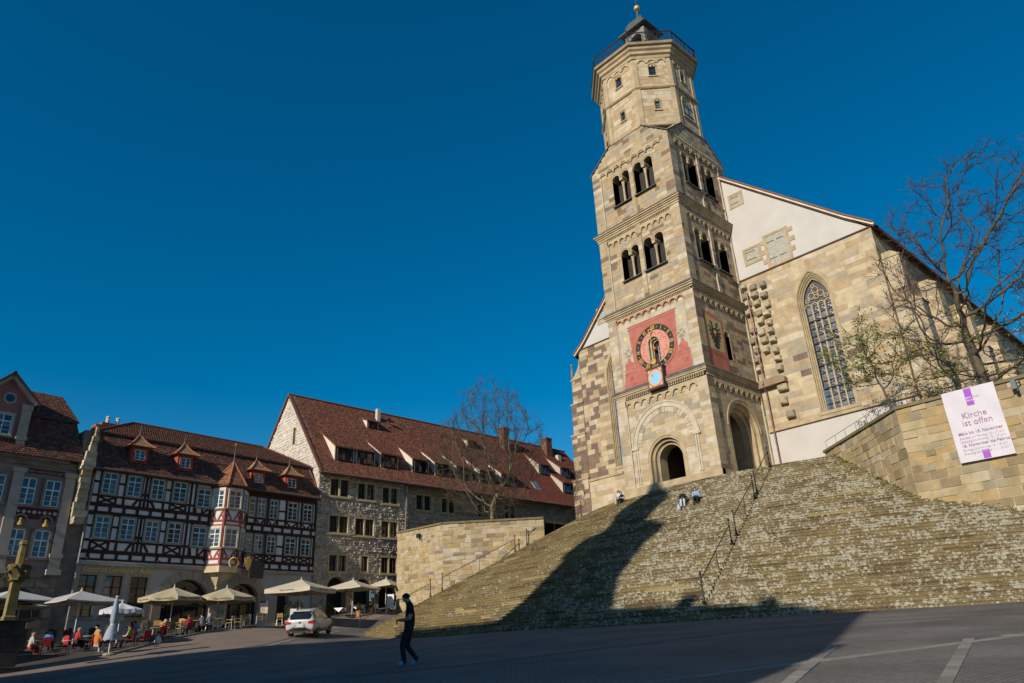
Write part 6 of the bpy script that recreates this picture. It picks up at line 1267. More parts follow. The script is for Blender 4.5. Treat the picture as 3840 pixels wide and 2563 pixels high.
# shrub with bare stems behind the wall corner
# ================================================================ PEOPLE
def hand(V, E, rad, wrist, fwd, up, region, grip=.6):
    side = fwd.cross(up).normalized(); palm = wrist+fwd*.055; i = len(V); V.append(palm); rad.append(.03); E.append((region[0], i, 'skin'))
    for k, (o, L) in enumerate(((-.03, .06), (-.01, .075), (.01, .07), (.03, .055))):
        a = palm+fwd*.03+side*o; b = a+fwd*L*.5-up*L*.15*grip; c = b+fwd*L*.35-up*L*.45*grip; j = len(V); V += [a, b, c]; rad.extend((.0105, .0095, .008)); E.extend([(i, j, 'skin'), (j, j+1, 'skin'), (j+1, j+2, 'skin')])
    a = palm-side*.035; b = a+fwd*.03-side*.02-up*.01; j = len(V); V += [a, b]; rad.extend((.012, .01)); E.extend([(i, j, 'skin'), (j, j+1, 'skin')])
def person(label, loc, rz, J, cols, hair, group=None, scale=1, long_sleeve=True, longhair=False, extra=None, female=False, cat='person', shoes=True):
    """J: joints in the figure's own space (x forward, y left, z up)"""
    root = thing('person', label, cat, loc, rz, group); J = {k: Vector(v)*scale for k, v in J.items()}
    V, E, rad = [], [], []
    def add(p, r): V.append(p); rad.append(r*scale*1.28); return len(V)-1
    def seg(a, b, reg): E.append((a, b, reg))
    pel = add(J['pelvis'], .135); wst = add(J['waist'], .12 if not female else .105); chs = add(J['chest'], .145 if not female else .125); nb = add(J['neck'], .06); hb = add(J['head']-(J['head']-J['neck']).normalized()*.055, .062); hc = add(J['head'], .088); hd = add(J['head']+(J['head']-J['neck']).normalized()*.075, .078)
    for a, b, r in ((pel, wst, 'legs' if 0 else 'top'), (wst, chs, 'top'), (chs, nb, 'top'), (nb, hb, 'skin'), (hb, hc, 'skin'), (hc, hd, 'skin')): seg(a, b, r)
    fx = J.get('face', Vector((1, 0, 0))); fx = fx.normalized(); ns = add(J['head']+fx*.10-Vector((0, 0, .005)), .018); seg(hc, ns, 'skin')
    for s, S_ in ((1, 'L'), (-1, 'R')):
        sh = add(J['sh'+S_], .062); el = add(J['el'+S_], .043); wr = add(J['wr'+S_], .030); m_ = add((J['sh'+S_]+J['el'+S_])/2, .052); seg(chs, sh, 'top'); seg(sh, m_, 'top'); seg(m_, el, 'top' if long_sleeve else 'skin'); seg(el, wr, 'top' if long_sleeve else 'skin')
        f_ = J.get('hd'+S_, (J['wr'+S_]-J['el'+S_])).normalized(); up_ = Vector((0, 0, 1)) if abs(f_.z) < .8 else Vector((1, 0, 0)); up_ = (up_-f_*up_.dot(f_)).normalized(); hand(V, E, rad, J['wr'+S_], f_, up_, (wr,))
        hp = add(J['hip'+S_], .098); kn = add(J['kn'+S_], .064); mt = add((J['hip'+S_]+J['kn'+S_])/2, .085); an = add(J['an'+S_], .042); cf = add(J['kn'+S_]*.62+J['an'+S_]*.38, .058); toe = add(J['toe'+S_], .034); heel = add(J['an'+S_]+(J['an'+S_]-J['toe'+S_])*Vector((.28, .28, .0))-Vector((0, 0, .03)), .036)
        seg(pel, hp, 'legs'); seg(hp, mt, 'legs'); seg(mt, kn, 'legs'); seg(kn, cf, 'legs'); seg(cf, an, 'legs'); seg(an, toe, 'shoe'); seg(an, heel, 'shoe')
    me = bpy.data.meshes.new('body'); me.from_pydata([tuple(v) for v in V], [(a, b) for a, b, _ in E], []); ob = bpy.data.objects.new('body', me); COL.objects.link(ob)
    sk = ob.modifiers.new('s', 'SKIN'); sk.use_smooth_shade = True; lay = me.skin_vertices[0].data
    for i, r in enumerate(rad): lay[i].radius = (r, r)
    for v in lay: v.use_root = False
    lay[0].use_root = True; ss = ob.modifiers.new('d', 'SUBSURF'); ss.levels = 1; ss.render_levels = 1
    dg = bpy.context.evaluated_depsgraph_get(); dg.update(); nm = bpy.data.meshes.new_from_object(ob.evaluated_get(dg)); bpy.data.objects.remove(ob)
    ms = [cols[k] for k in ('skin', 'top', 'legs', 'shoe')]; nm.materials.clear(); [nm.materials.append(m) for m in ms]; ids = {'skin': 0, 'top': 1, 'legs': 2, 'shoe': 3}
    A = np.array([tuple(V[a]) for a, _, _ in E]); B = np.array([tuple(V[b]) for _, b, _ in E]); D = B-A; L2 = (D*D).sum(1)+1e-9; rA = np.array([(rad[a]+rad[b])/2 for a, b, _ in E])
    for p in nm.polygons:
        c = np.array(p.center); t = np.clip(((c-A)*D).sum(1)/L2, 0, 1); d = np.linalg.norm(A+D*t[:, None]-c, axis=1)/(rA+.01); p.material_index = ids[E[int(d.argmin())][2]]; p.use_smooth = True
    b = bpy.data.objects.new('body', nm); COL.objects.link(b); b.parent = root
    # hair cap, eyes
    up = (J['head']-J['neck']).normalized(); hm = MB(); c = J['head']+up*.022*scale-fx*.014*scale; R_ = .112*scale; side = up.cross(fx).normalized(); rows = []
    for i in range(7):
        ph = PI/2*(1-i/6*1.32); row = []
        for k in range(14):
            a = 2*PI*k/14; f_ = math.cos(a); cut = .55 if (f_ > .55 and ph < .55) else 1
            ph2 = max(ph, .5) if f_ > .45 else max(ph, -.12) if f_ > .0 else ph
            if longhair and f_ < .45 and i > 4: row.append(c+fx*math.cos(a)*R_*.95+side*math.sin(a)*R_*1.0-up*(.1+.11*(i-4))*scale)
            else: row.append(c+(fx*math.cos(a)*math.cos(ph2)+side*math.sin(a)*math.cos(ph2)+up*math.sin(ph2))*R_)
        rows.append(row)
    for p, q in zip(rows, rows[1:]): hm.strip(p, q, closed=True)
    if hair: lbuild(hm, 'hair', hair, root, True)
    ey = MB()
    for s in (-1, 1):
        e = J['head']+fx*.083*scale+side*s*.034*scale+up*.012*scale; ey.lathe(e-Vector((0, 0, .008)), [(.002, 0), (.011, .008), (.002, .016)], 6)
        ear = J['head']+side*s*.092*scale; ey.lathe(ear-Vector((0, 0, .02)), [(.004, 0), (.016, .02), (.004, .045)], 6, 1)
    m0 = J['head']+fx*.082*scale-up*.045*scale; ey.tube([m0-side*.022*scale, m0+side*.022*scale], .005, 4, 2); lbuild(ey, 'face', [blackpaint, cols['skin'], dk], root)
    if extra: extra(root)
    return root
sk1 = plain('skin_tan', (.42, .26, .19), .55); sk2 = plain('skin_light', (.55, .36, .28), .55)
def cl(n, c): return mat('cloth_'+n, c, rough=.9, var=.15, scale=14, bump=.2, bscale=40)
blk = cl('black', (.012, .012, .014)); jean = cl('charcoal', (.016, .017, .022)); whit = cl('white', (.5, .53, .6)); khak = cl('stone_grey', (.40, .36, .33)); lblu = cl('light_blue', (.26, .36, .58)); redc = cl('red', (.34, .03, .035)); oran = cl('orange', (.5, .14, .03)); grn = cl('lime', (.2, .28, .04)); blu = cl('blue', (.06, .16, .42)); grey = cl('grey', (.17, .17, .18)); fl_ = cl('faded_floral', (.45, .5, .6)); yel = cl('yellow', (.35, .28, .07))
shoeB = plain('cyan_trainer', (.10, .42, .62), .5); shoeD = plain('dark_shoe', (.03, .028, .028), .5); shoeW = plain('white_shoe', (.6, .6, .6), .5)
hairD = mat('hair_black', (.012, .01, .009), bump=.3, bscale=120); hairB = mat('hair_auburn', (.10, .035, .018), bump=.3, bscale=120); hairG = mat('hair_grey', (.38, .34, .30), bump=.3); hairF = mat('hair_fair', (.33, .22, .11), bump=.3)
# walking man looking down at the phone in his hands
JM = dict(pelvis=(0, 0, .96), waist=(-.035, 0, 1.12), chest=(-.05, 0, 1.34), neck=(.0, 0, 1.53), head=(.085, 0, 1.66), face=(.8, 0, -.55), shL=(-.05, .18, 1.44), shR=(-.05, -.18, 1.44), elL=(-.03, .23, 1.14), elR=(-.04, -.22, 1.14), wrL=(.22, .09, 1.13), wrR=(.22, -.08, 1.12), hipL=(0, .095, .9), hipR=(0, -.095, .9), knL=(.17, .10, .5), knR=(.05, -.10, .49), anL=(.10, .10, .1), anR=(-.22, -.10, .16), toeL=(.28, .11, .03), toeR=(-.06, -.11, .04))
man_rz = math.atan2(-_r.y, -_r.x)+.12
def phone(root): m_ = MB(); m_.cbox((.33, 0, 1.12), .03, .12, .09); lbuild(m_, 'phone', blackpaint, root)
mx, my = 12.34, 17.74
person('man in black T-shirt and dark trousers with light blue trainers walking, eyes on his phone', (mx, my, ground(mx, my)), man_rz, JM, dict(skin=sk1, top=blk, legs=jean, shoe=shoeB), hairD, scale=1.05, long_sleeve=False, extra=phone)
def sitJ(dz=0, lean=.0, turn=0, knee=.1, hands='lap', spread=.11):
    f = lambda x, y, z: (x+lean*(z), y, z)
    J = dict(pelvis=(0, 0, .1), waist=f(-.02, 0, .26), chest=f(-.01, 0, .46), neck=f(.0, 0, .63), head=f(.03, 0, .76), face=(math.cos(turn), math.sin(turn), -.12), shL=f(-.01, .17, .55), shR=f(-.01, -.17, .55), hipL=(.02, .09, .1), hipR=(.02, -.09, .1), knL=(.42, spread, .14+knee), knR=(.42, -spread, .14+knee), anL=(.44, spread, -.27), anR=(.47, -spread, -.27), toeL=(.62, spread+.02, -.335), toeR=(.64, -spread-.02, -.335))
    J['elL'] = f(.08, .24, .3); J['elR'] = f(.08, -.24, .3); J['wrL'] = (.3, .07, .31+knee*.4); J['wrR'] = (.3, -.06, .31+knee*.4); return J
def seat_on_stairs(th, z, lab, rot=0, dz=0, **kw):
    i = round((10.5-z)/RISE); zt = 10.5-RISE*i; r = R0+TREAD*i-.12; loc = (CX+r*math.cos(R(th)), CY+r*math.sin(R(th)), zt)
    J = kw.pop('J'); return person(lab, loc, R(th)+rot, J, kw.pop('cols'), kw.pop('hair'), **kw)
seat_on_stairs(165.5, 10.32, 'man in white shirt and grey trousers sitting at the top of the stairs', .25, J=sitJ(lean=.15, turn=.4), cols=dict(skin=sk1, top=whit, legs=khak, shoe=shoeD), hair=hairD)
seat_on_stairs(166.75, 10.14, 'woman in black top sitting close beside the man in the white shirt', .2, J=sitJ(lean=.1, turn=.3), cols=dict(skin=sk2, top=blk, legs=jean, shoe=shoeD), hair=hairD, long_sleeve=False, female=True, scale=.94)
seat_on_stairs(184.1, 8.34, 'woman with long auburn hair in light blue blouse sitting on the stairs', .3, J=sitJ(lean=.3, turn=.5), cols=dict(skin=sk2, top=lblu, legs=blk, shoe=shoeD), hair=hairB, longhair=True, female=True, scale=.98)
seat_on_stairs(182.35, 8.34, 'woman in black cardigan and pale skirt sitting left of the blue blouse', .35, J=sitJ(lean=.25, turn=.4), cols=dict(skin=sk2, top=blk, legs=fl_, shoe=shoeD), hair=hairF, female=True, scale=.96)
seat_on_stairs(150.4, 5.82, 'person in grey hooded top leaning back on the stairs by the left wall', .2, J=sitJ(lean=-.25, turn=.3), cols=dict(skin=sk2, top=grey, legs=jean, shoe=shoeW), hair=hairG)
seat_on_stairs(151.0, 5.46, 'person in dark jacket sitting one step below the hooded figure', .3, J=sitJ(lean=.2, turn=.4), cols=dict(skin=sk1, top=jean, legs=khak, shoe=shoeW), hair=hairD, long_sleeve=False)
def bag(loc, rz, label, m, w=.34, d=.2, h=.34):
    t = thing('bag', label, 'bag', loc, rz); b = MB(); rows = []
    for z, s in ((0, .86), (.05, 1), (h*.55, 1.04), (h*.9, .8), (h, .62)): rows.append([(x*w/2*s+random.uniform(-.012, .012), y*d/2*s*(1 if z < h*.6 else .6)+random.uniform(-.01, .01), z) for x, y in ((-1, -1), (0, -1.12), (1, -1), (1.08, 0), (1, 1), (0, 1.12), (-1, 1), (-1.08, 0))])
    for p, q in zip(rows, rows[1:]): b.strip(p, q, closed=True)
    b.face(rows[0][::-1]); b.face(rows[-1]); lbuild(b, 'body', m, t, True); b = MB()
    for y in (-.05, .05): b.tube([(-w*.22, y, h*.93), (-w*.2, y, h+.1), (0, y, h+.16), (w*.2, y, h+.1), (w*.22, y, h*.93)], .012, 5)
    lbuild(b, 'handles', m, t); return t
i = 15; zt = 10.5-RISE*i; r = R0+TREAD*i-.13; bag((CX+r*math.cos(R(182.6)), CY+r*math.sin(R(182.6)), zt), .3, 'pale shiny bag at the feet of the two women on the stairs', cl('silver_nylon', (.38, .44, .5)))
# ================================================================ CAR
def make_car(loc, heading, pitch):
    c = thing('parked_car', 'silver SUV seen from behind on the road before the stone house', 'car', loc, heading); c.rotation_euler = (0, -pitch, heading)
    paint = plain('silver_paint', (.46, .46, .46), .32, .1, .6, .02); gls = glass_mat('car_glass', (.012, .014, .016), .03); blkp = plain('black_trim', (.02, .02, .02), .5); rub = plain('tyre_rubber', (.018, .018, .018), .85); alu = plain('alloy', (.4, .4, .4), .3, .8); redl = plain('tail_lens', (.42, .01, .02), .15)
    # stations: x, half widths at sill / mid / belt / roof, heights
    S = [(-.95, .74, .84, .76, .55, .44, .60, .98, 1.03), (-.86, .90, .945, .86, .66, .36, .66, 1.06, 1.13), (-.62, .94, .97, .90, .66, .30, .70, 1.08, 1.52), (-.35, .95, .975, .91, .645, .28, .72, 1.085, 1.665), (.25, .95, .975, .92, .65, .27, .72, 1.07, 1.70), (1.1, .95, .97, .92, .65, .27, .72, 1.05, 1.71), (1.9, .95, .97, .92, .64, .27, .72, 1.04, 1.66), (2.45, .95, .97, .91, .60, .27, .72, 1.03, 1.36), (2.75, .95, .97, .89, .62, .28, .70, 1.02, 1.08), (3.3, .94, .96, .84, .5, .30, .68, .98, 1.0), (3.68, .86, .90, .74, .4, .34, .62, .86, .9), (3.82, .74, .8, .6, .3, .4, .58, .74, .78)]
    rows = []
    for x, a, b, d, e, z0, z1, z2, z3 in S:
        half = [(a*.75, z0), (a, z0+.1), (b, z1), (b*.985, (z1+z2)/2+.06), (d, z2), (e+(.05 if e else 0), z3-.05), (e*.8, z3), (0, z3+.015)]
        rows.append([(x, y, z) for y, z in half]+[(x, -y, z) for y, z in reversed(half[:-1])])
    b = MB(); nn = len(rows[0])
    for k, (p, q) in enumerate(zip(rows, rows[1:])):
        i0 = b.add(p); i1 = b.add(q)
        for j in range(nn-1):
            gl = 0
            if j in (4, 9) and 2 <= k <= 6: gl = 1
            if j in (5, 6, 7, 8) and k in (7,): gl = 1
            if j in (4, 5, 6, 7, 8, 9) and k == 1 and j in (5, 6, 7, 8): gl = 1
            if j in (5, 6, 7, 8, ) and k == 6: gl = 1
            b.f.append((i0+j, i0+j+1, i1+j+1, i1+j)); b.m.append(gl)
    b.face(rows[0][::-1]); b.face(rows[-1]); b.face([r[0] for r in rows]+[r[-1] for r in reversed(rows)])
    bo = lbuild(b, 'body', [paint, gls], c, True)
    bm = bmesh.new(); bm.from_mesh(bo.data); bmesh.ops.remove_doubles(bm, verts=bm.verts, dist=.001); bmesh.ops.recalc_face_normals(bm, faces=bm.faces); bm.to_mesh(bo.data); bm.free()
    me = bo.data; [setattr(p, 'use_smooth', True) for p in me.polygons]; md = bo.modifiers.new('d', 'SUBSURF'); md.levels = 2; md.render_levels = 2
    b = MB(); b.v = [(-.875, -.60, 1.10), (-.875, .60, 1.10), (-.60, .54, 1.53), (-.60, -.54, 1.53)]; b.v = [(x-.035, y, z+.012) for x, y, z in b.v]; b.f = [(0, 3, 2, 1)]; b.m = [0]; lbuild(b, 'rear_window', gls, c)
    b = MB(); b.cbox((-.62, 0, 1.60), .26, 1.18, .04); lbuild(b, 'roof_spoiler', paint, c)
    for s in (-1, 1):
        nm = 'near' if s < 0 else 'far'
        b = MB(); b.v = [(-.962, s*.55, .97), (-.962, s*.57, .84), (-.90, s*.90, .80), (-.62, s*.975, .86), (-.60, s*.965, 1.0), (-.90, s*.86, 1.02)]; b.f = [(0, 1, 2, 5), (5, 2, 3, 4)]; b.m = [0, 0]; o = lbuild(b, 'tail_light', redl, c); o.data.flip_normals() if s > 0 else None
        b = MB(); b.cbox((-.945, s*.76, .46), .05, .2, .07); lbuild(b, 'reflector', redl, c)
        b = MB(); b.tube([(-.3, s*.60, 1.70), (-.2, s*.6, 1.745), (1.7, s*.6, 1.745), (1.8, s*.6, 1.70)], .018, 6); lbuild(b, 'roof_rail', alu, c)
        b = MB(); b.cbox((2.05, s*1.07, 1.09), .12, .2, .15); b.cbox((2.1, s*.96, 1.04), .08, .12, .05); lbuild(b, 'wing_mirror', blkp, c)
        for sx, x0, x1 in ((0, -.35, .45), (1, .52, 1.25), (2, 1.32, 2.2)):
            b = MB(); y0, y1 = s*.945, s*.70; zb, zt = 1.11, 1.585 if sx < 2 else 1.5; xr = x1 if sx < 2 else x1-.42; xl = x0 if sx else x0+.2; y0, y1 = s*.93, s*.70; b.face([(x0, y0, zb), (x1, y0, zb), (xr, y1, zt), (xl, y1, zt)][::(1 if s < 0 else -1)]); lbuild(b, 'side_window', gls, c)
        for x in (0, 2.9):
            w = thing('wheel', None, None); w.parent = c; w.location = (x, s*.83, .36); b = MB(); prof = [(.22, -.12), (.30, -.125), (.345, -.10), (.36, -.05), (.36, .05), (.345, .10), (.30, .125), (.22, .12)]
            n = 20; rings = [[(r*math.cos(2*PI*k/n), y, r*math.sin(2*PI*k/n)) for k in range(n)] for r, y in prof]; [b.strip(p, q, closed=True) for p, q in zip(rings, rings[1:])]; lbuild(b, 'tyre', rub, w, True)
            b = MB(); rings = [[(r*math.cos(2*PI*k/n), y*s, r*math.sin(2*PI*k/n)) for k in range(n)] for r, y in ((.23, .02), (.23, .11), (.2, .115), (.19, .05))]; [b.strip(p, q, closed=True) for p, q in zip(rings, rings[1:])]; b.face(rings[3])
            for k in range(5): a = 2*PI*k/5; b.tube([(0, .08*s, 0), (.2*math.cos(a), .1*s, .2*math.sin(a))], .03, 5)
            lbuild(b, 'rim', alu, w)
            b = MB(); n = 16; P = [(x+.42*math.cos(PI*k/n), s*.976, .36+.42*math.sin(PI*k/n)) for k in range(n+1)]; Q = [(x+.36*math.cos(PI*k/n), s*.955, .36+.36*math.sin(PI*k/n)) for k in range(n+1)]; b.strip(P, Q); b.face(Q+[(x-.36, s*.955, .3), (x+.36, s*.955, .3)]); lbuild(b, 'wheel_arch', blkp, c)
    b = MB(); b.cbox((-.90, 0, .36), .12, 1.4, .12); b.cbox((1.4, -.96, .33), 4.0*.5, .04, .12); b.cbox((1.4, .96, .33), 2.0, .04, .12); lbuild(b, 'lower_trim', blkp, c)
    b = MB(); b.cbox((-.965, 0, .73), .02, .60, .22); lbuild(b, 'plate_recess', paint, c)
    pf = Fr((-.98, 0), (0, -1)); b = MB(); b.box(pf, -.26, .26, .675, .785, 0, .01); pl = lbuild(b, 'number_plate', plain('plate_white', (.75, .75, .75), .4), c); b = MB(); b.box(pf, -.26, -.22, .675, .785, .01, .013); lbuild(b, 'plate_band', plain('plate_blue', (.02, .08, .4), .4), pl)
    WM[c.name_full] = Matrix.Identity(4)
    o = text_mesh('plate_text', 'SHA LH 630', .095, blackpaint, c, pf, -.2, .70, .012, .001); o.matrix_parent_inverse = Matrix.Identity(4)
    b = MB(); b.arch(pf, 0, .92, .05, .062, -.02, .0, 0, 2*PI, n=18); b.bar(pf, -.03, .95, 0, .89, .012, -.02, 0); b.bar(pf, .03, .95, 0, .89, .012, -.02, .001); b.disc(pf, 0, .92, .05, -.012, 1, n=16); lbuild(b, 'round_emblem', [alu, blackpaint], c)
    for s in (-.5, .5): b = MB(); b.tube([(-.98, s, .33), (-.8, s, .33)], .04, 8); lbuild(b, 'exhaust', alu, c)
    return c
ch_ = R(45.5); cxy = (24.15, 46.65); za = ground(*cxy); zb = ground(cxy[0]+2.9*math.cos(ch_), cxy[1]+2.9*math.sin(ch_))
make_car((cxy[0], cxy[1], za+.02), ch_, math.atan2(zb-za, 2.9))
# ================================================================ PARASOLS, CAFE FURNITURE, STREET THINGS
def canvas(n, c): return mat('canvas_'+n, c, rough=.9, var=.08, scale=2, bump=.15, bscale=120)
beige = canvas('beige', (.42, .36, .235)); cream = canvas('cream', (.48, .425, .33)); pale = canvas('pale_grey', (.42, .41, .40)); whitec = canvas('white', (.52, .52, .58)); bluegrey = canvas('blue_grey', (.26, .30, .36)); pole_w = plain('pole_white', (.6, .6, .58), .4); pole_b = mat('pole_wood', (.16, .10, .05))
def parasol(label, x, y, zapex, half, cm, sides=4, rot=0, rise=.62, val=.22, pole=pole_w, scal=False, text=None, group='open parasols'):
    g_ = ground(x, y); t = thing('parasol', label, 'parasol', (x, y, g_), rot, group); h = zapex-g_; n = sides; R_ = half/math.cos(PI/n) if n == 4 else half
    def pt(a, f, z): return Vector((R_*f*math.cos(a), R_*f*math.sin(a), z))
    for k in range(n):
        a0, a1 = 2*PI*k/n+PI/n, 2*PI*(k+1)/n+PI/n; b = MB(); rows = []; m = 8
        for i in range(6):
            f = i/5; row = []
            for j in range(m+1):
                q = pt(a0, f, 0)*(1-j/m)+pt(a1, f, 0)*(j/m); sag = .06*math.sin(PI*j/m)*f; row.append(q+Vector((0, 0, h-rise*f**.94-sag)))
            rows.append(row)
        for p, q in zip(rows, rows[1:]): b.strip(p, q)
        e = rows[-1]; v_ = [p*1.0+Vector((0, 0, -val-(.05*abs(math.sin(PI*3*j/m)) if scal else random.uniform(0, .02))))+Vector((p.x, p.y, 0)).normalized()*.03*math.sin(j*1.7) for j, p in enumerate(e)]; b.strip(e, v_)
        lbuild(b, 'canopy_panel', cm, t, True)
        b = MB(); b.tube([(0, 0, h-rise-.15), pt(a0, .96, h-rise*.97-.05)], .012, 4); lbuild(b, 'rib', pole, t)
    b = MB(); b.tube([(0, 0, 0), (0, 0, h+.02)], .03, 8); lbuild(b, 'pole', pole, t); b = MB(); b.lathe((0, 0, h), [(.06, 0), (.05, .06), (.02, .1), (.015, .2)], 8); lbuild(b, 'finial', pole, t)
    b = MB(); b.lathe((0, 0, 0), [(.32, 0), (.32, .07), (.1, .12), (.06, .3)], 12); lbuild(b, 'base', blackpaint if 'blackpaint' in globals() else iron, t)
    if text:
        for k in range(n):
            a = 2*PI*(k+.5)/n+PI/n; N_ = Vector((math.cos(a), math.sin(a), 0)); ap = R_*math.cos(PI/n)
            pf = Fr((N_.x*(ap+.05), N_.y*(ap+.05)), (-N_.y, N_.x)); WMs = WM.get(t.name_full); WM[t.name_full] = Matrix.Identity(4); o = text_mesh('valance_text', text, .17, blackpaint, t, pf, 0, h-rise-.2, .02, .002, 'CENTER', italic=.2); o.matrix_parent_inverse = Matrix.Identity(4); WM[t.name_full] = WMs
    return t
parasol('pale parasol at far left, partly behind the stone pillory', 8.5, 52.2, 4.6, 1.75, pale, 4, .35, .62, .05)
parasol('pale pointed parasol between the pillory and the closed umbrella', 11.7, 50.8, 4.45, 1.75, pale, 4, .3, .62, .05)
parasol('low pale parasol in the shade behind the pillory', 9.4, 54.8, 4.35, 1.5, cream, 4, .2, .5, .05)
parasol('small white round parasol with scalloped edge behind the closed umbrella', 13.35, 48.25, 3.6, 1.12, whitec, 8, 0, .36, .2, scal=True)
parasol('left one of the two beige parasols before the inn arches', 18.4, 54.9, 5.15, 2.2, beige, 8, .2, .72, .25, text='Haller Löwenbräu')
parasol('right one of the two beige parasols before the inn arches', 21.95, 54.5, 5.15, 2.15, beige, 8, .25, .72, .25, text='Haller Löwenbräu')
parasol('beige parasol with printed valance behind the silver car', 28.0, 55.0, 5.9, 1.95, cream, 4, .55, .72, .3, text='Haller Löwenbräu')
parasol('plain cream parasol over the white-clothed tables of the stone house', 34.0, 57.3, 6.25, 1.75, cream, 4, .5, .72, .08)
parasol('cream parasol half hidden by the left terrace wall', 38.0, 58.3, 6.55, 1.15, cream, 4, .45, .6, .08)
for i, (x, y) in enumerate(((4.6, 48.3), (4.2, 52.4), (.6, 47.4), (.4, 51.2), (4.6, 56.0))): parasol('pale parasol added out of view on the left to shade the café, number %d from the road' % (i+1), x, y, ground(x, y)+3.3, 1.9, pale, 4, .3, .62, .05)  # unseen parasols, added to cast shade over the café ground
# closed umbrella
x, y = 12.35, 45.7; g_ = ground(x, y); t = thing('closed_umbrella', 'closed blue-grey parasol tied at the waist on the café edge', 'parasol', (x, y, g_)); b = MB(); rows = []
for z, r, fl in ((2.95, .06, 0), (2.75, .11, .1), (2.2, .17, .2), (1.75, .17, .25), (1.55, .13, .15), (1.4, .2, .35), (1.1, .3, .5), (.78, .36, .6)): rows.append([((r+.07*fl*(1 if k % 2 else -1))*math.cos(2*PI*k/16), (r+.07*fl*(1 if k % 2 else -1))*math.sin(2*PI*k/16), z-.12*fl*(k % 3 == 0)) for k in range(16)])
for p, q in zip(rows, rows[1:]): b.strip(q, p, closed=True)
lbuild(b, 'folded_canopy', bluegrey, t, True); b = MB(); b.tube([(0, 0, 0), (0, 0, 2.98)], .03, 8); lbuild(b, 'pole', pole_w, t); b = MB(); b.lathe((0, 0, 2.95), [(.08, 0), (.09, .05), (.03, .08)], 10); lbuild(b, 'cap', pole_w, t); b = MB(); b.lathe((0, 0, 1.53), [(.15, 0), (.15, .05)], 12); lbuild(b, 'strap', pole_w, t); b = MB(); b.lathe((0, 0, 0), [(.34, 0), (.34, .08), (.08, .14)], 12); lbuild(b, 'base', gst, t)
# chairs and tables
steel = plain('chair_steel', (.5, .5, .5), .3, .8); seatw = mat('chair_wood', (.48, .28, .09), var=.2, scale=9); redseat = cl('red_seat', (.36, .025, .03)); wick = mat('dark_wicker', (.05, .038, .03)); woodtop = mat('table_wood', (.40, .24, .09), var=.2, scale=8)
def make_chair(label, seatm, legm, wood):
    t = thing('cafe_chair', label, 'chair', (0, 0, 0)); b = MB(); b.cbox((0, 0, .45), .42, .42, .03); lbuild(b, 'seat', seatm, t)
    if wood:
        for z in (.62, .70, .78, .86): b = MB(); b.cbox((-.21, 0, z), .025, .42, .05); lbuild(b, 'back_slat', seatm, t)
    else: b = MB(); b.prism(Fr((-.2, 0), (0, -1)), [(-.2, .5), (.2, .5), (.21, .86), (.12, .92), (-.12, .92), (-.21, .86)], -.02, .02); lbuild(b, 'backrest', seatm, t)
    for sx in (-1, 1):
        for sy in (-1, 1): b = MB(); b.tube([(sx*.2, sy*.2, .45 if sx > 0 else .9), (sx*.2, sy*.2, .4), (sx*.24, sy*.22, 0)], .014, 5); lbuild(b, 'leg', legm, t)
    for sy in (-1, 1): b = MB(); b.tube([(-.2, sy*.21, .66), (.16, sy*.23, .66), (.2, sy*.21, .45)], .014, 5); lbuild(b, 'armrest', legm, t)
    return t
def make_table(label, m, cloth=None):
    t = thing('cafe_table', label, 'table', (0, 0, 0)); b = MB(); b.lathe((0, 0, .71), [(.38, 0), (.39, .015), (.38, .03)], 18); lbuild(b, 'tabletop', m, t); b = MB(); b.tube([(0, 0, .04), (0, 0, .71)], .03, 7); lbuild(b, 'stem', iron, t); b = MB()
    for k in range(4): a = PI/2*k; b.tube([(0, 0, .08), (.3*math.cos(a), .3*math.sin(a), .02)], .02, 5)
    lbuild(b, 'foot', iron, t); return t
def put(proto, spots, used=[]):
    for i, (x, y, rz) in enumerate(spots):
        if i == 0: proto.location = (x, y, ground(x, y)); proto.rotation_euler = (0, 0, rz)
        else: dup(proto, (x, y, ground(x, y)), rz)
rr = random.Random(3)
c1 = make_chair('steel café chair with wooden slats in the rows before the inn arches', seatw, steel, True); tag(c1, group='slatted café chairs'); put(c1, [(21.8, 52.9, 2.2), (22.6, 53.5, 2.5), (20.9, 53.7, .3), (20.2, 52.4, 1.0), (19.4, 52.0, 2.4), (18.6, 52.6, .6), (17.9, 51.3, 2.0), (17.2, 52.2, .2), (16.6, 50.6, 2.5), (23.7, 55.2, 2.2), (24.4, 56.2, 2.8), (19.0, 54.0, .5), (17.4, 54.3, 1.2), (16.2, 53.5, 2.0), (20.0, 55.0, 1.5), (22.0, 56.2, 3.0), (15.6, 51.8, .4), (24.8, 57.1, 2.4), (26.4, 58.0, 2.0), (27.6, 57.4, 1.0)])
c2 = make_chair('dark wicker chair in the shaded café rows before the inn', wick, iron, False); tag(c2, group='dark wicker chairs'); put(c2, [(14.6, 54.5, .5), (13.2, 53.6, 2), (12.2, 54.4, 1), (10.9, 54.6, 2.4), (15.0, 55.7, 1.4), (13.9, 55.6, 2.9), (12.8, 55.8, .2), (11.6, 55.9, 1.8), (16.2, 56.2, 2.2), (17.4, 56.6, .8), (18.8, 57.0, 2.6), (20.2, 57.0, 1.1)])
c3 = make_chair('red café chair near the closed umbrella', redseat, iron, False); tag(c3, group='red café chairs'); put(c3, [(13.9, 47.7, 2.6), (14.5, 47.0, 1.8), (12.0, 48.0, 2.2), (11.2, 49.3, .4), (10.2, 50.0, 1.6), (9.6, 48.9, 2.9), (15.7, 48.5, 2.4)])
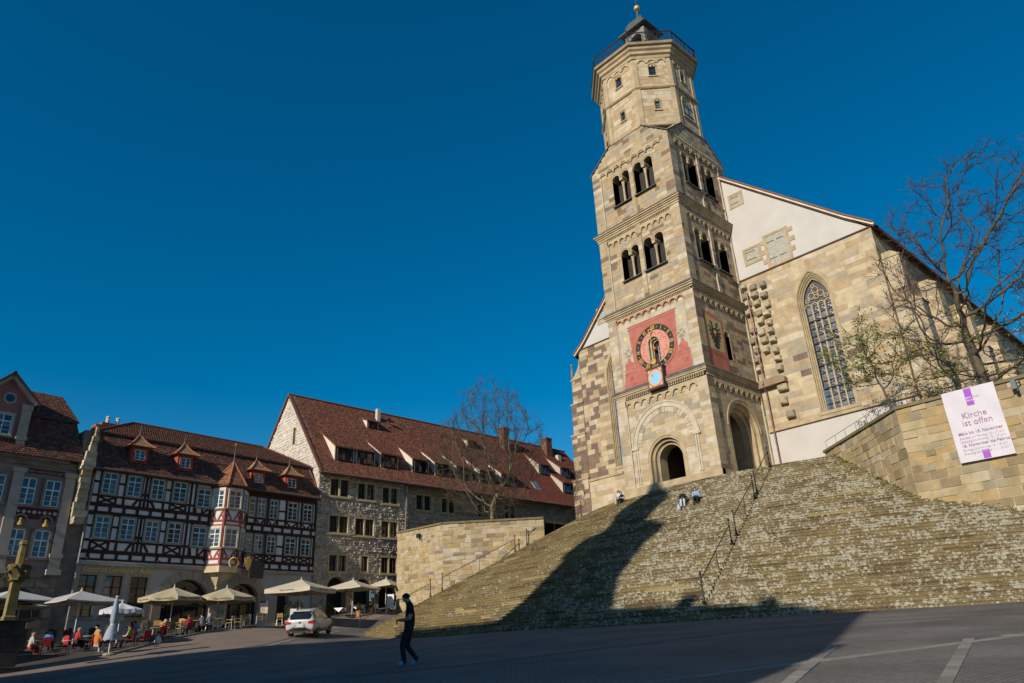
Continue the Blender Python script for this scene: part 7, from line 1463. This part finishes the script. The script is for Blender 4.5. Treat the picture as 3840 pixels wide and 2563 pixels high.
t1 = make_table('round wooden café table in the rows before the inn', woodtop); tag(t1, group='wooden café tables'); put(t1, [(21.2, 53.3, 0), (19.7, 53.2, 0), (18.2, 52.0, 0), (16.9, 51.6, 0), (23.2, 54.9, 0), (18.2, 54.8, 0), (15.4, 53.0, 0), (13.6, 54.6, 0)])
t2 = make_table('round pale café table in the front rows of the square café', plain('laminate', (.5, .45, .34), .4)); tag(t2, group='pale café tables'); put(t2, [(11.0, 48.4, 0), (12.3, 49.6, 0), (14.6, 48.9, 0), (9.9, 51.2, 0), (15.9, 49.9, 0)])
# guests
def guest(label, x, y, rz, top, legs, hair, **kw):
    J = sitJ(lean=rr.uniform(0, .2), turn=rr.uniform(-.5, .5), knee=-.02); J = {k: Vector(v)+Vector((0, 0, .36)) if k != 'face' else Vector(v) for k, v in J.items()}
    person(label, (x, y, ground(x, y)), rz, J, dict(skin=rr.choice((sk1, sk2)), top=top, legs=legs, shoe=shoeD), hair, **kw)
guest('grey-haired guest in red jacket at the café edge', 16.3, 49.2, 2.7, redc, jean, hairG); guest('guest in bright blue top in the café', 14.9, 50.0, 2.9, blu, jean, hairD); guest('guest in orange jacket left of the closed umbrella', 12.0, 47.0, .6, oran, khak, hairF); guest('guest in lime vest right of the closed umbrella', 13.9, 47.75, 2.5, grn, jean, hairB, long_sleeve=False)
guest('guest in yellow top at the back café table', 12.9, 50.4, 3.3, yel, jean, hairD, long_sleeve=False); guest('guest in red top at the back café table', 11.7, 50.1, .3, redc, jean, hairF); guest('guest in dark blue top beneath the pale parasol', 10.6, 51.7, .9, blu, jean, hairD); guest('guest in tan plaid near the pillory', 9.5, 50.4, .2, khak, redc, hairF); guest('guest in red pullover at a wooden table', 18.4, 51.3, 1.6, redc, jean, hairB); guest('guest in grey coat at a wooden table, left', 19.3, 51.4, 1.7, grey, jean, hairD); guest('guest in grey coat at a wooden table, right', 19.95, 51.75, 1.8, grey, jean, hairG)
bag((15.6, 48.2, ground(15.6, 48.2)), .5, 'white printed carrier bag on the ground at the café edge', cl('white_bag', (.5, .5, .47)), .36, .2, .42)
cafe_shade = cobble_mat('cafe_paving_painted_shade', (.075, .063, .055), (.095, .08, .07), (.05, .045, .04), .2, .2, .1)  # paving colour darkened to stand in for the shade over the café
sheet('cafe_pavement_painted_shade', [(2, 45.0), (9.7, 45.1), (12.7, 45.85), (15.2, 47.9), (17.8, 50.2), (21.1, 52.7), (24.5, 55.5), (27.2, 58.9)], [(-2, 57), (7, 57), (9, 57), (11, 57.2), (13, 57.4), (16, 57.8), (20, 58.2), (27.0, 59.0)], .05, cafe_shade, n=60, k=14)
# kerb of the café edge
kb = tag(thing('kerb', None, None, (12.7, 46, .8)), kind='structure'); KP = [(2, 44.9), (9.7, 45.0), (12.7, 45.75), (15.2, 47.8), (17.8, 50.1), (21.1, 52.6), (24.5, 55.4)]
for a, b_ in zip(KP, KP[1:]):
    L = math.dist(a, b_); n = max(1, int(L/.9)); fr = Fr(a, (b_[0]-a[0], b_[1]-a[1]))
    for i in range(n):
        m_ = MB(); u0, u1 = L*i/n+.006, L*(i+1)/n-.006; pa, pb = fr.p(u0, 0), fr.p(u1, 0); za, zb = ground(pa.x, pa.y), ground(pb.x, pb.y)
        P = [(u0, -.1, za), (u1, -.1, zb)]; F = [fr.p(u0, za-.1, .02), fr.p(u1, zb-.1, .02), fr.p(u1, zb+.12, .0), fr.p(u0, za+.12, .0), fr.p(u0, za+.12, -.25), fr.p(u1, zb+.12, -.25)]; m_.face(F[:4]); m_.face([F[3], F[2], F[5], F[4]]); m_.build('kerb_stone', paveT[1], kb)
# fountain wall, pillory, railing
pdark = mat('dark_fountain_stone', (.06, .048, .04), var=.3, scale=2); pyel = mat('yellow_sandstone', (.22, .165, .06), var=.25, scale=4, dirt=(.2, .15, .06), dscale=3)
fo = thing('fountain_wall', 'dark stone fountain wall in the lower left corner', 'fountain', (3, 43.3, 0)); fF = Fr((-6, 42.15), (math.cos(R(6.87)), math.sin(R(6.87))))
for r_ in range(5):
    for k in range(9): a = k*1.55+(.7 if r_ % 2 else 0); m_ = MB(); m_.box(fF, a+.01, min(14.2, a+1.54), -1+r_*.68+.01, -1+r_*.68+.67, -1.1, random.uniform(0, .02)); m_.build('ashlar_block', pdark, fo)
m_ = MB(); m_.box(fF, -.1, 14.35, 2.4, 2.52, -1.2, .12); m_.build('coping', pdark, fo)
pi_ = thing('pillory', 'yellow carved stone pillory pillar with foliage capital at the far left', 'column', (7.0, 43.0, 2.5))
m_ = MB(); m_.lathe((7.0, 43.0, 2.4), [(.34, 0), (.34, .15), (.28, .2), (.27, 1.75)], 4, a0=R(52)); m_.build('shaft', pyel, pi_)
m_ = MB(); m_.lathe((7.0, 43.0, 4.15), [(.3, 0), (.36, .06), (.33, .12), (.42, .45), (.5, .7), (.46, .78)], 8)
for k in range(12): a = 2*PI*k/12; z = 4.3+.22*(k % 3); q = Vector((7+.36*math.cos(a), 43+.36*math.sin(a), z)); m_.tube([q, q+Vector((.12*math.cos(a), .12*math.sin(a), .1)), q+Vector((.18*math.cos(a), .18*math.sin(a), .02)), q+Vector((.14*math.cos(a), .14*math.sin(a), -.08))], [.07, .06, .05, .02], 5)
m_.build('capital', mat('mossy_carving', (.12, .09, .035), var=.4, scale=6), pi_); m_ = MB(); m_.lathe((7.0, 43.0, 4.93), [(.2, 0), (.19, .5), (.17, .9), (.22, .95), (.2, 1.1), (.1, 1.15)], 6); m_.build('upper_shaft', pyel, pi_)
# bollards
for i, (x, y, w_) in enumerate(((35.18, 57.3, 'left of the row'), (36.4, 57.45, 'middle of the row'), (37.0, 56.7, 'nearest the left terrace wall'))):
    t = thing('bollard', 'slim grey steel bollard before the stone house, '+w_, 'bollard', (x, y, ground(x, y)), group='bollards'); b = MB(); b.lathe((0, 0, 0), [(.055, 0), (.055, .85), (.05, .9), (.02, .93)], 10); lbuild(b, 'post', plain('bollard_steel', (.34, .33, .33), .4, .5), t); b = MB(); b.lathe((0, 0, .72), [(.058, 0), (.058, .07)], 10); lbuild(b, 'band', pole_w, t)
# clothed tables, planters
for i, (x, y, lab) in enumerate(((35.0, 58.1, 'white-clothed table right of the cream parasol pole'), (33.3, 58.0, 'white-clothed table left of the cream parasol pole'))):
    t = thing('dining_table', lab, 'table', (x, y, ground(x, y)), .6); b = MB(); b.cbox((0, 0, .74), .8, .8, .03); lbuild(b, 'tabletop', woodtop, t); b = MB(); b.cbox((0, 0, .765), .84, .84, .01)
    for k in range(4): a = PI/2*k; c_, s_ = math.cos(a), math.sin(a); T_ = lambda u, v, z: (u*c_-v*s_, u*s_+v*c_, z); b.face([T_(.42, -.42, .765), T_(.42, .42, .765), T_(.44, .05, .42)])
    lbuild(b, 'tablecloth', plain('linen', (.72, .72, .75), .9), t)
    for sx in (-1, 1):
        for sy in (-1, 1): b = MB(); b.tube([(sx*.35, sy*.35, 0), (sx*.35, sy*.35, .73)], .025, 5); lbuild(b, 'leg', iron, t)
leafD = [mat('box_leaf', (.05, .08, .02), var=.4, scale=8, bump=0), mat('box_leaf_light', (.11, .14, .03), var=.4, scale=8, bump=0)]
terra = mat('terracotta', (.38, .22, .11), var=.2, scale=4)
def planter(label, x, y, h, r, flowers=None, tall=0, pot=terra):
    t = thing('potted_plant', label, 'plant', (x, y, ground(x, y)), group='potted plants'); b = MB(); b.lathe((0, 0, 0), [(.15, 0), (.21, .38), (.25, .4), (.24, .47), (.17, .47)], 12); lbuild(b, 'pot', pot, t); b = MB(); fb = MB()
    for k in range(420 if not tall else 700):
        a = rr.uniform(0, 2*PI); q = Vector((rr.gauss(0, 1), rr.gauss(0, 1), rr.gauss(0, 1))).normalized()*r*rr.uniform(.55, 1)*(1 if not tall else 1); c_ = Vector((q.x, q.y, .5+h/2+q.z*(h/2/r))); s = rr.uniform(.03, .06); e = Vector((rr.gauss(0, 1), rr.gauss(0, 1), rr.gauss(0, 1))).normalized(); f_ = e.cross(Vector((0, .3, 1))).normalized(); (fb if flowers and rr.random() < .12 else b).face([c_-e*s, c_-f_*s*.6, c_+e*s, c_+f_*s*.6], rr.randrange(2))
    lbuild(b, 'foliage', leafD, t, kind='stuff'); b = MB(); b.tube([(0, 0, .4), (0, 0, .5+h*.7)], .02, 5); lbuild(b, 'stem', barkR, t)
    if fb.v: fb.m = [0]*len(fb.f); lbuild(fb, 'flowers', flowers, t, kind='stuff')
planter('potted bush with red flowers beside the bollards', 34.6, 57.2, .7, .3, redc); planter('round clipped bush in a terracotta pot between the bollards', 36.0, 57.6, .6, .3); planter('tall leafy shrub in a pot left behind the silver car', 27.4, 55.6, 1.5, .4, None, 1); planter('tall leafy shrub in a pot right behind the silver car', 30.9, 55.6, 1.4, .35, None, 1); planter('potted plant by the menu board at the terrace wall', 37.9, 57.7, .8, .25); planter('leafy potted shrub under the beige parasol', 28.7, 56.6, 1.5, .45, None, 1)
# boards
def board(label, x, y, rz, w, h, z0, face, frame, txt=None, legs=True):
    g_ = ground(x, y); t = thing('menu_board', label, 'sign', (x, y, g_), rz); pf = Fr((0, 0), (0, -1)); b = MB(); b.box(pf, -w/2, w/2, z0, z0+h, -.02, .02); p = lbuild(b, 'panel', face, t); b = MB()
    for a, c_, d, e in ((-w/2-.03, -w/2, z0-.03, z0+h+.03), (w/2, w/2+.03, z0-.03, z0+h+.03), (-w/2, w/2, z0+h, z0+h+.03), (-w/2, w/2, z0-.03, z0)): b.box(pf, a, c_, d, e, -.025, .03)
    lbuild(b, 'frame', frame, t)
    if legs:
        for s in (-1, 1): b = MB(); b.box(pf, s*w/2-.02, s*w/2+.02, 0, z0, -.02, .02); lbuild(b, 'leg', frame, t)
    b = MB()
    for k in range(5): L = rr.uniform(.3, .8)*w; b.box(pf, -w*.4, -w*.4+L, z0+h*(.82-.15*k), z0+h*(.82-.15*k)+.02, .02, .024)
    lbuild(b, 'printed_lines', blackpaint, t, kind='stuff')
board('white menu board standing at the left end of the terrace wall', 37.6, 56.9, R(40), .55, 1.1, .45, plain('paper_white', (.7, .7, .72), .6), steel); board('dark menu display case by the right inn arch', 26.6, 58.3, R(40), .6, .9, .9, mat('slate_board', (.05, .055, .06)), iron); board('small white sign behind the silver car', 27.3, 54.6, R(45), .45, .55, .8, plain('paper_white', (.7, .7, .72), .6), steel); board('steel stand with a tilted paper menu beside the inn door', 25.6, 56.0, R(50), .5, .4, 1.0, plain('paper_tan', (.5, .4, .32), .6), steel); board('small white board on the ground at the inn corner', 25.0, 55.2, R(45), .4, .45, .06, plain('paper_white', (.7, .7, .72), .6), steel)
lamp = thing('blue_lamp_sign', 'small blue-white lit sign on the stone house wall', 'sign', tuple(fG.p(5.95, 5.2, .2))); m_ = MB(); m_.box(fG, 5.75, 6.2, 4.85, 5.5, .05, .18); m_.build('box', plain('blue_sign', (.05, .12, .2), .4), lamp); m_ = MB(); m_.box(fG, 5.82, 6.13, 4.98, 5.32, .18, .2); m_.build('panel', plain('paper_blue', (.35, .5, .62), .4), lamp)
# ---------------------------------------------------------------- banner and floodlights
fBn = Fr((40.62, 0), (0, -1)); bn = thing('banner', 'large white and purple banner reading Kirche ist offen on the right retaining wall', 'banner', tuple(fBn.p(-9.58, 7.5, .2)))
cloth = mat('banner_vinyl', (.55, .52, .57), rough=.55, var=.04, scale=1.2, bump=.08, bscale=4); m_ = MB(); n = 10; rows = [[fBn.p(-10.78+2.4*i/n, 7.5+3.62*j/14, .20+.012*math.sin(i*1.3+j*.8)) for i in range(n+1)] for j in range(15)]
for p, q in zip(rows, rows[1:]): m_.strip(p, q)
m_.build('sheet', cloth, bn, smooth=True); pur = plain('banner_purple', (.30, .07, .46), .6); pint = plain('banner_ink', (.33, .17, .33), .6); pale_i = plain('banner_pale_ink', (.44, .37, .47), .6); wht = plain('banner_white', (.72, .68, .72), .6)
m_ = MB(); m_.box(fBn, -9.75, -9.42, 10.22, 11.08, .214, .222); m_.box(fBn, -9.72, -9.40, 7.54, 7.95, .214, .222); m_.build('purple_block', pur, bn)
for tx, sz, u, v, mm in (('Kirche', .42, -10.15, 9.62, pint), ('ist offen', .42, -10.22, 9.25, pint), ('März bis 15. November', .205, -10.52, 8.83, pint), ('Sonntag und Montag: 12 - 17 Uhr', .145, -10.52, 8.63, pale_i), ('Dienstag bis Samstag: 10 - 17 Uhr', .145, -10.52, 8.45, pale_i), ('16. November bis Februar', .205, -10.52, 8.23, pint), ('Sonntag und Montag: 12 - 14 Uhr', .145, -10.52, 8.04, pale_i), ('Dienstag bis Samstag: 11 - 15 Uhr', .145, -10.52, 7.86, pale_i), ('gast', .15, -9.72, 10.58, wht), ('freie', .15, -9.40, 10.58, pale_i), ('kirche', .15, -9.72, 10.42, wht)): text_mesh('banner_text', tx, sz, mm, bn, fBn, u, v, .224, .0015, bold=.002 if sz > .2 and sz < .3 else 0)
for fr, u, v, lab, root in ((fBn, -7.55, 10.75, 'grey floodlight fixed to the wall right of the banner', None),):
    t = thing('floodlight', lab, 'lamp', tuple(fr.p(u, v, .2))); m_ = MB(); m_.box(fr, u-.12, u+.1, v-.3, v+.15, .15, .4); m_.build('housing', plain('lamp_grey', (.10, .12, .14), .4), t); m_ = MB(); m_.tube([fr.p(u+.15, v, .0), fr.p(u+.25, v+.05, .25), fr.p(u+.1, v-.05, .3)], .03, 6); m_.build('bracket', iron, t); m_ = MB(); m_.lathe(fr.p(u+.06, v-.5, .3), [(.05, 0), (.09, .06), (.07, .2)], 8); m_.build('sensor', iron, t)
d = LW[1]-LW[0]; fLw = Fr((LW[0].x, LW[0].y), (d.x, d.y)); t = thing('floodlight', 'small dark floodlight on the left terrace wall below its coping', 'lamp', tuple(fLw.p(3.2, 9.7, .2))); m_ = MB(); m_.box(fLw, 3.05, 3.35, 9.6, 9.95, .1, .35); m_.build('housing', iron, t); m_ = MB(); m_.tube([fLw.p(3.5, 9.9, 0), fLw.p(3.5, 9.5, .15), fLw.p(3.5, 9.2, .12)], .025, 5); m_.build('bracket', iron, t)
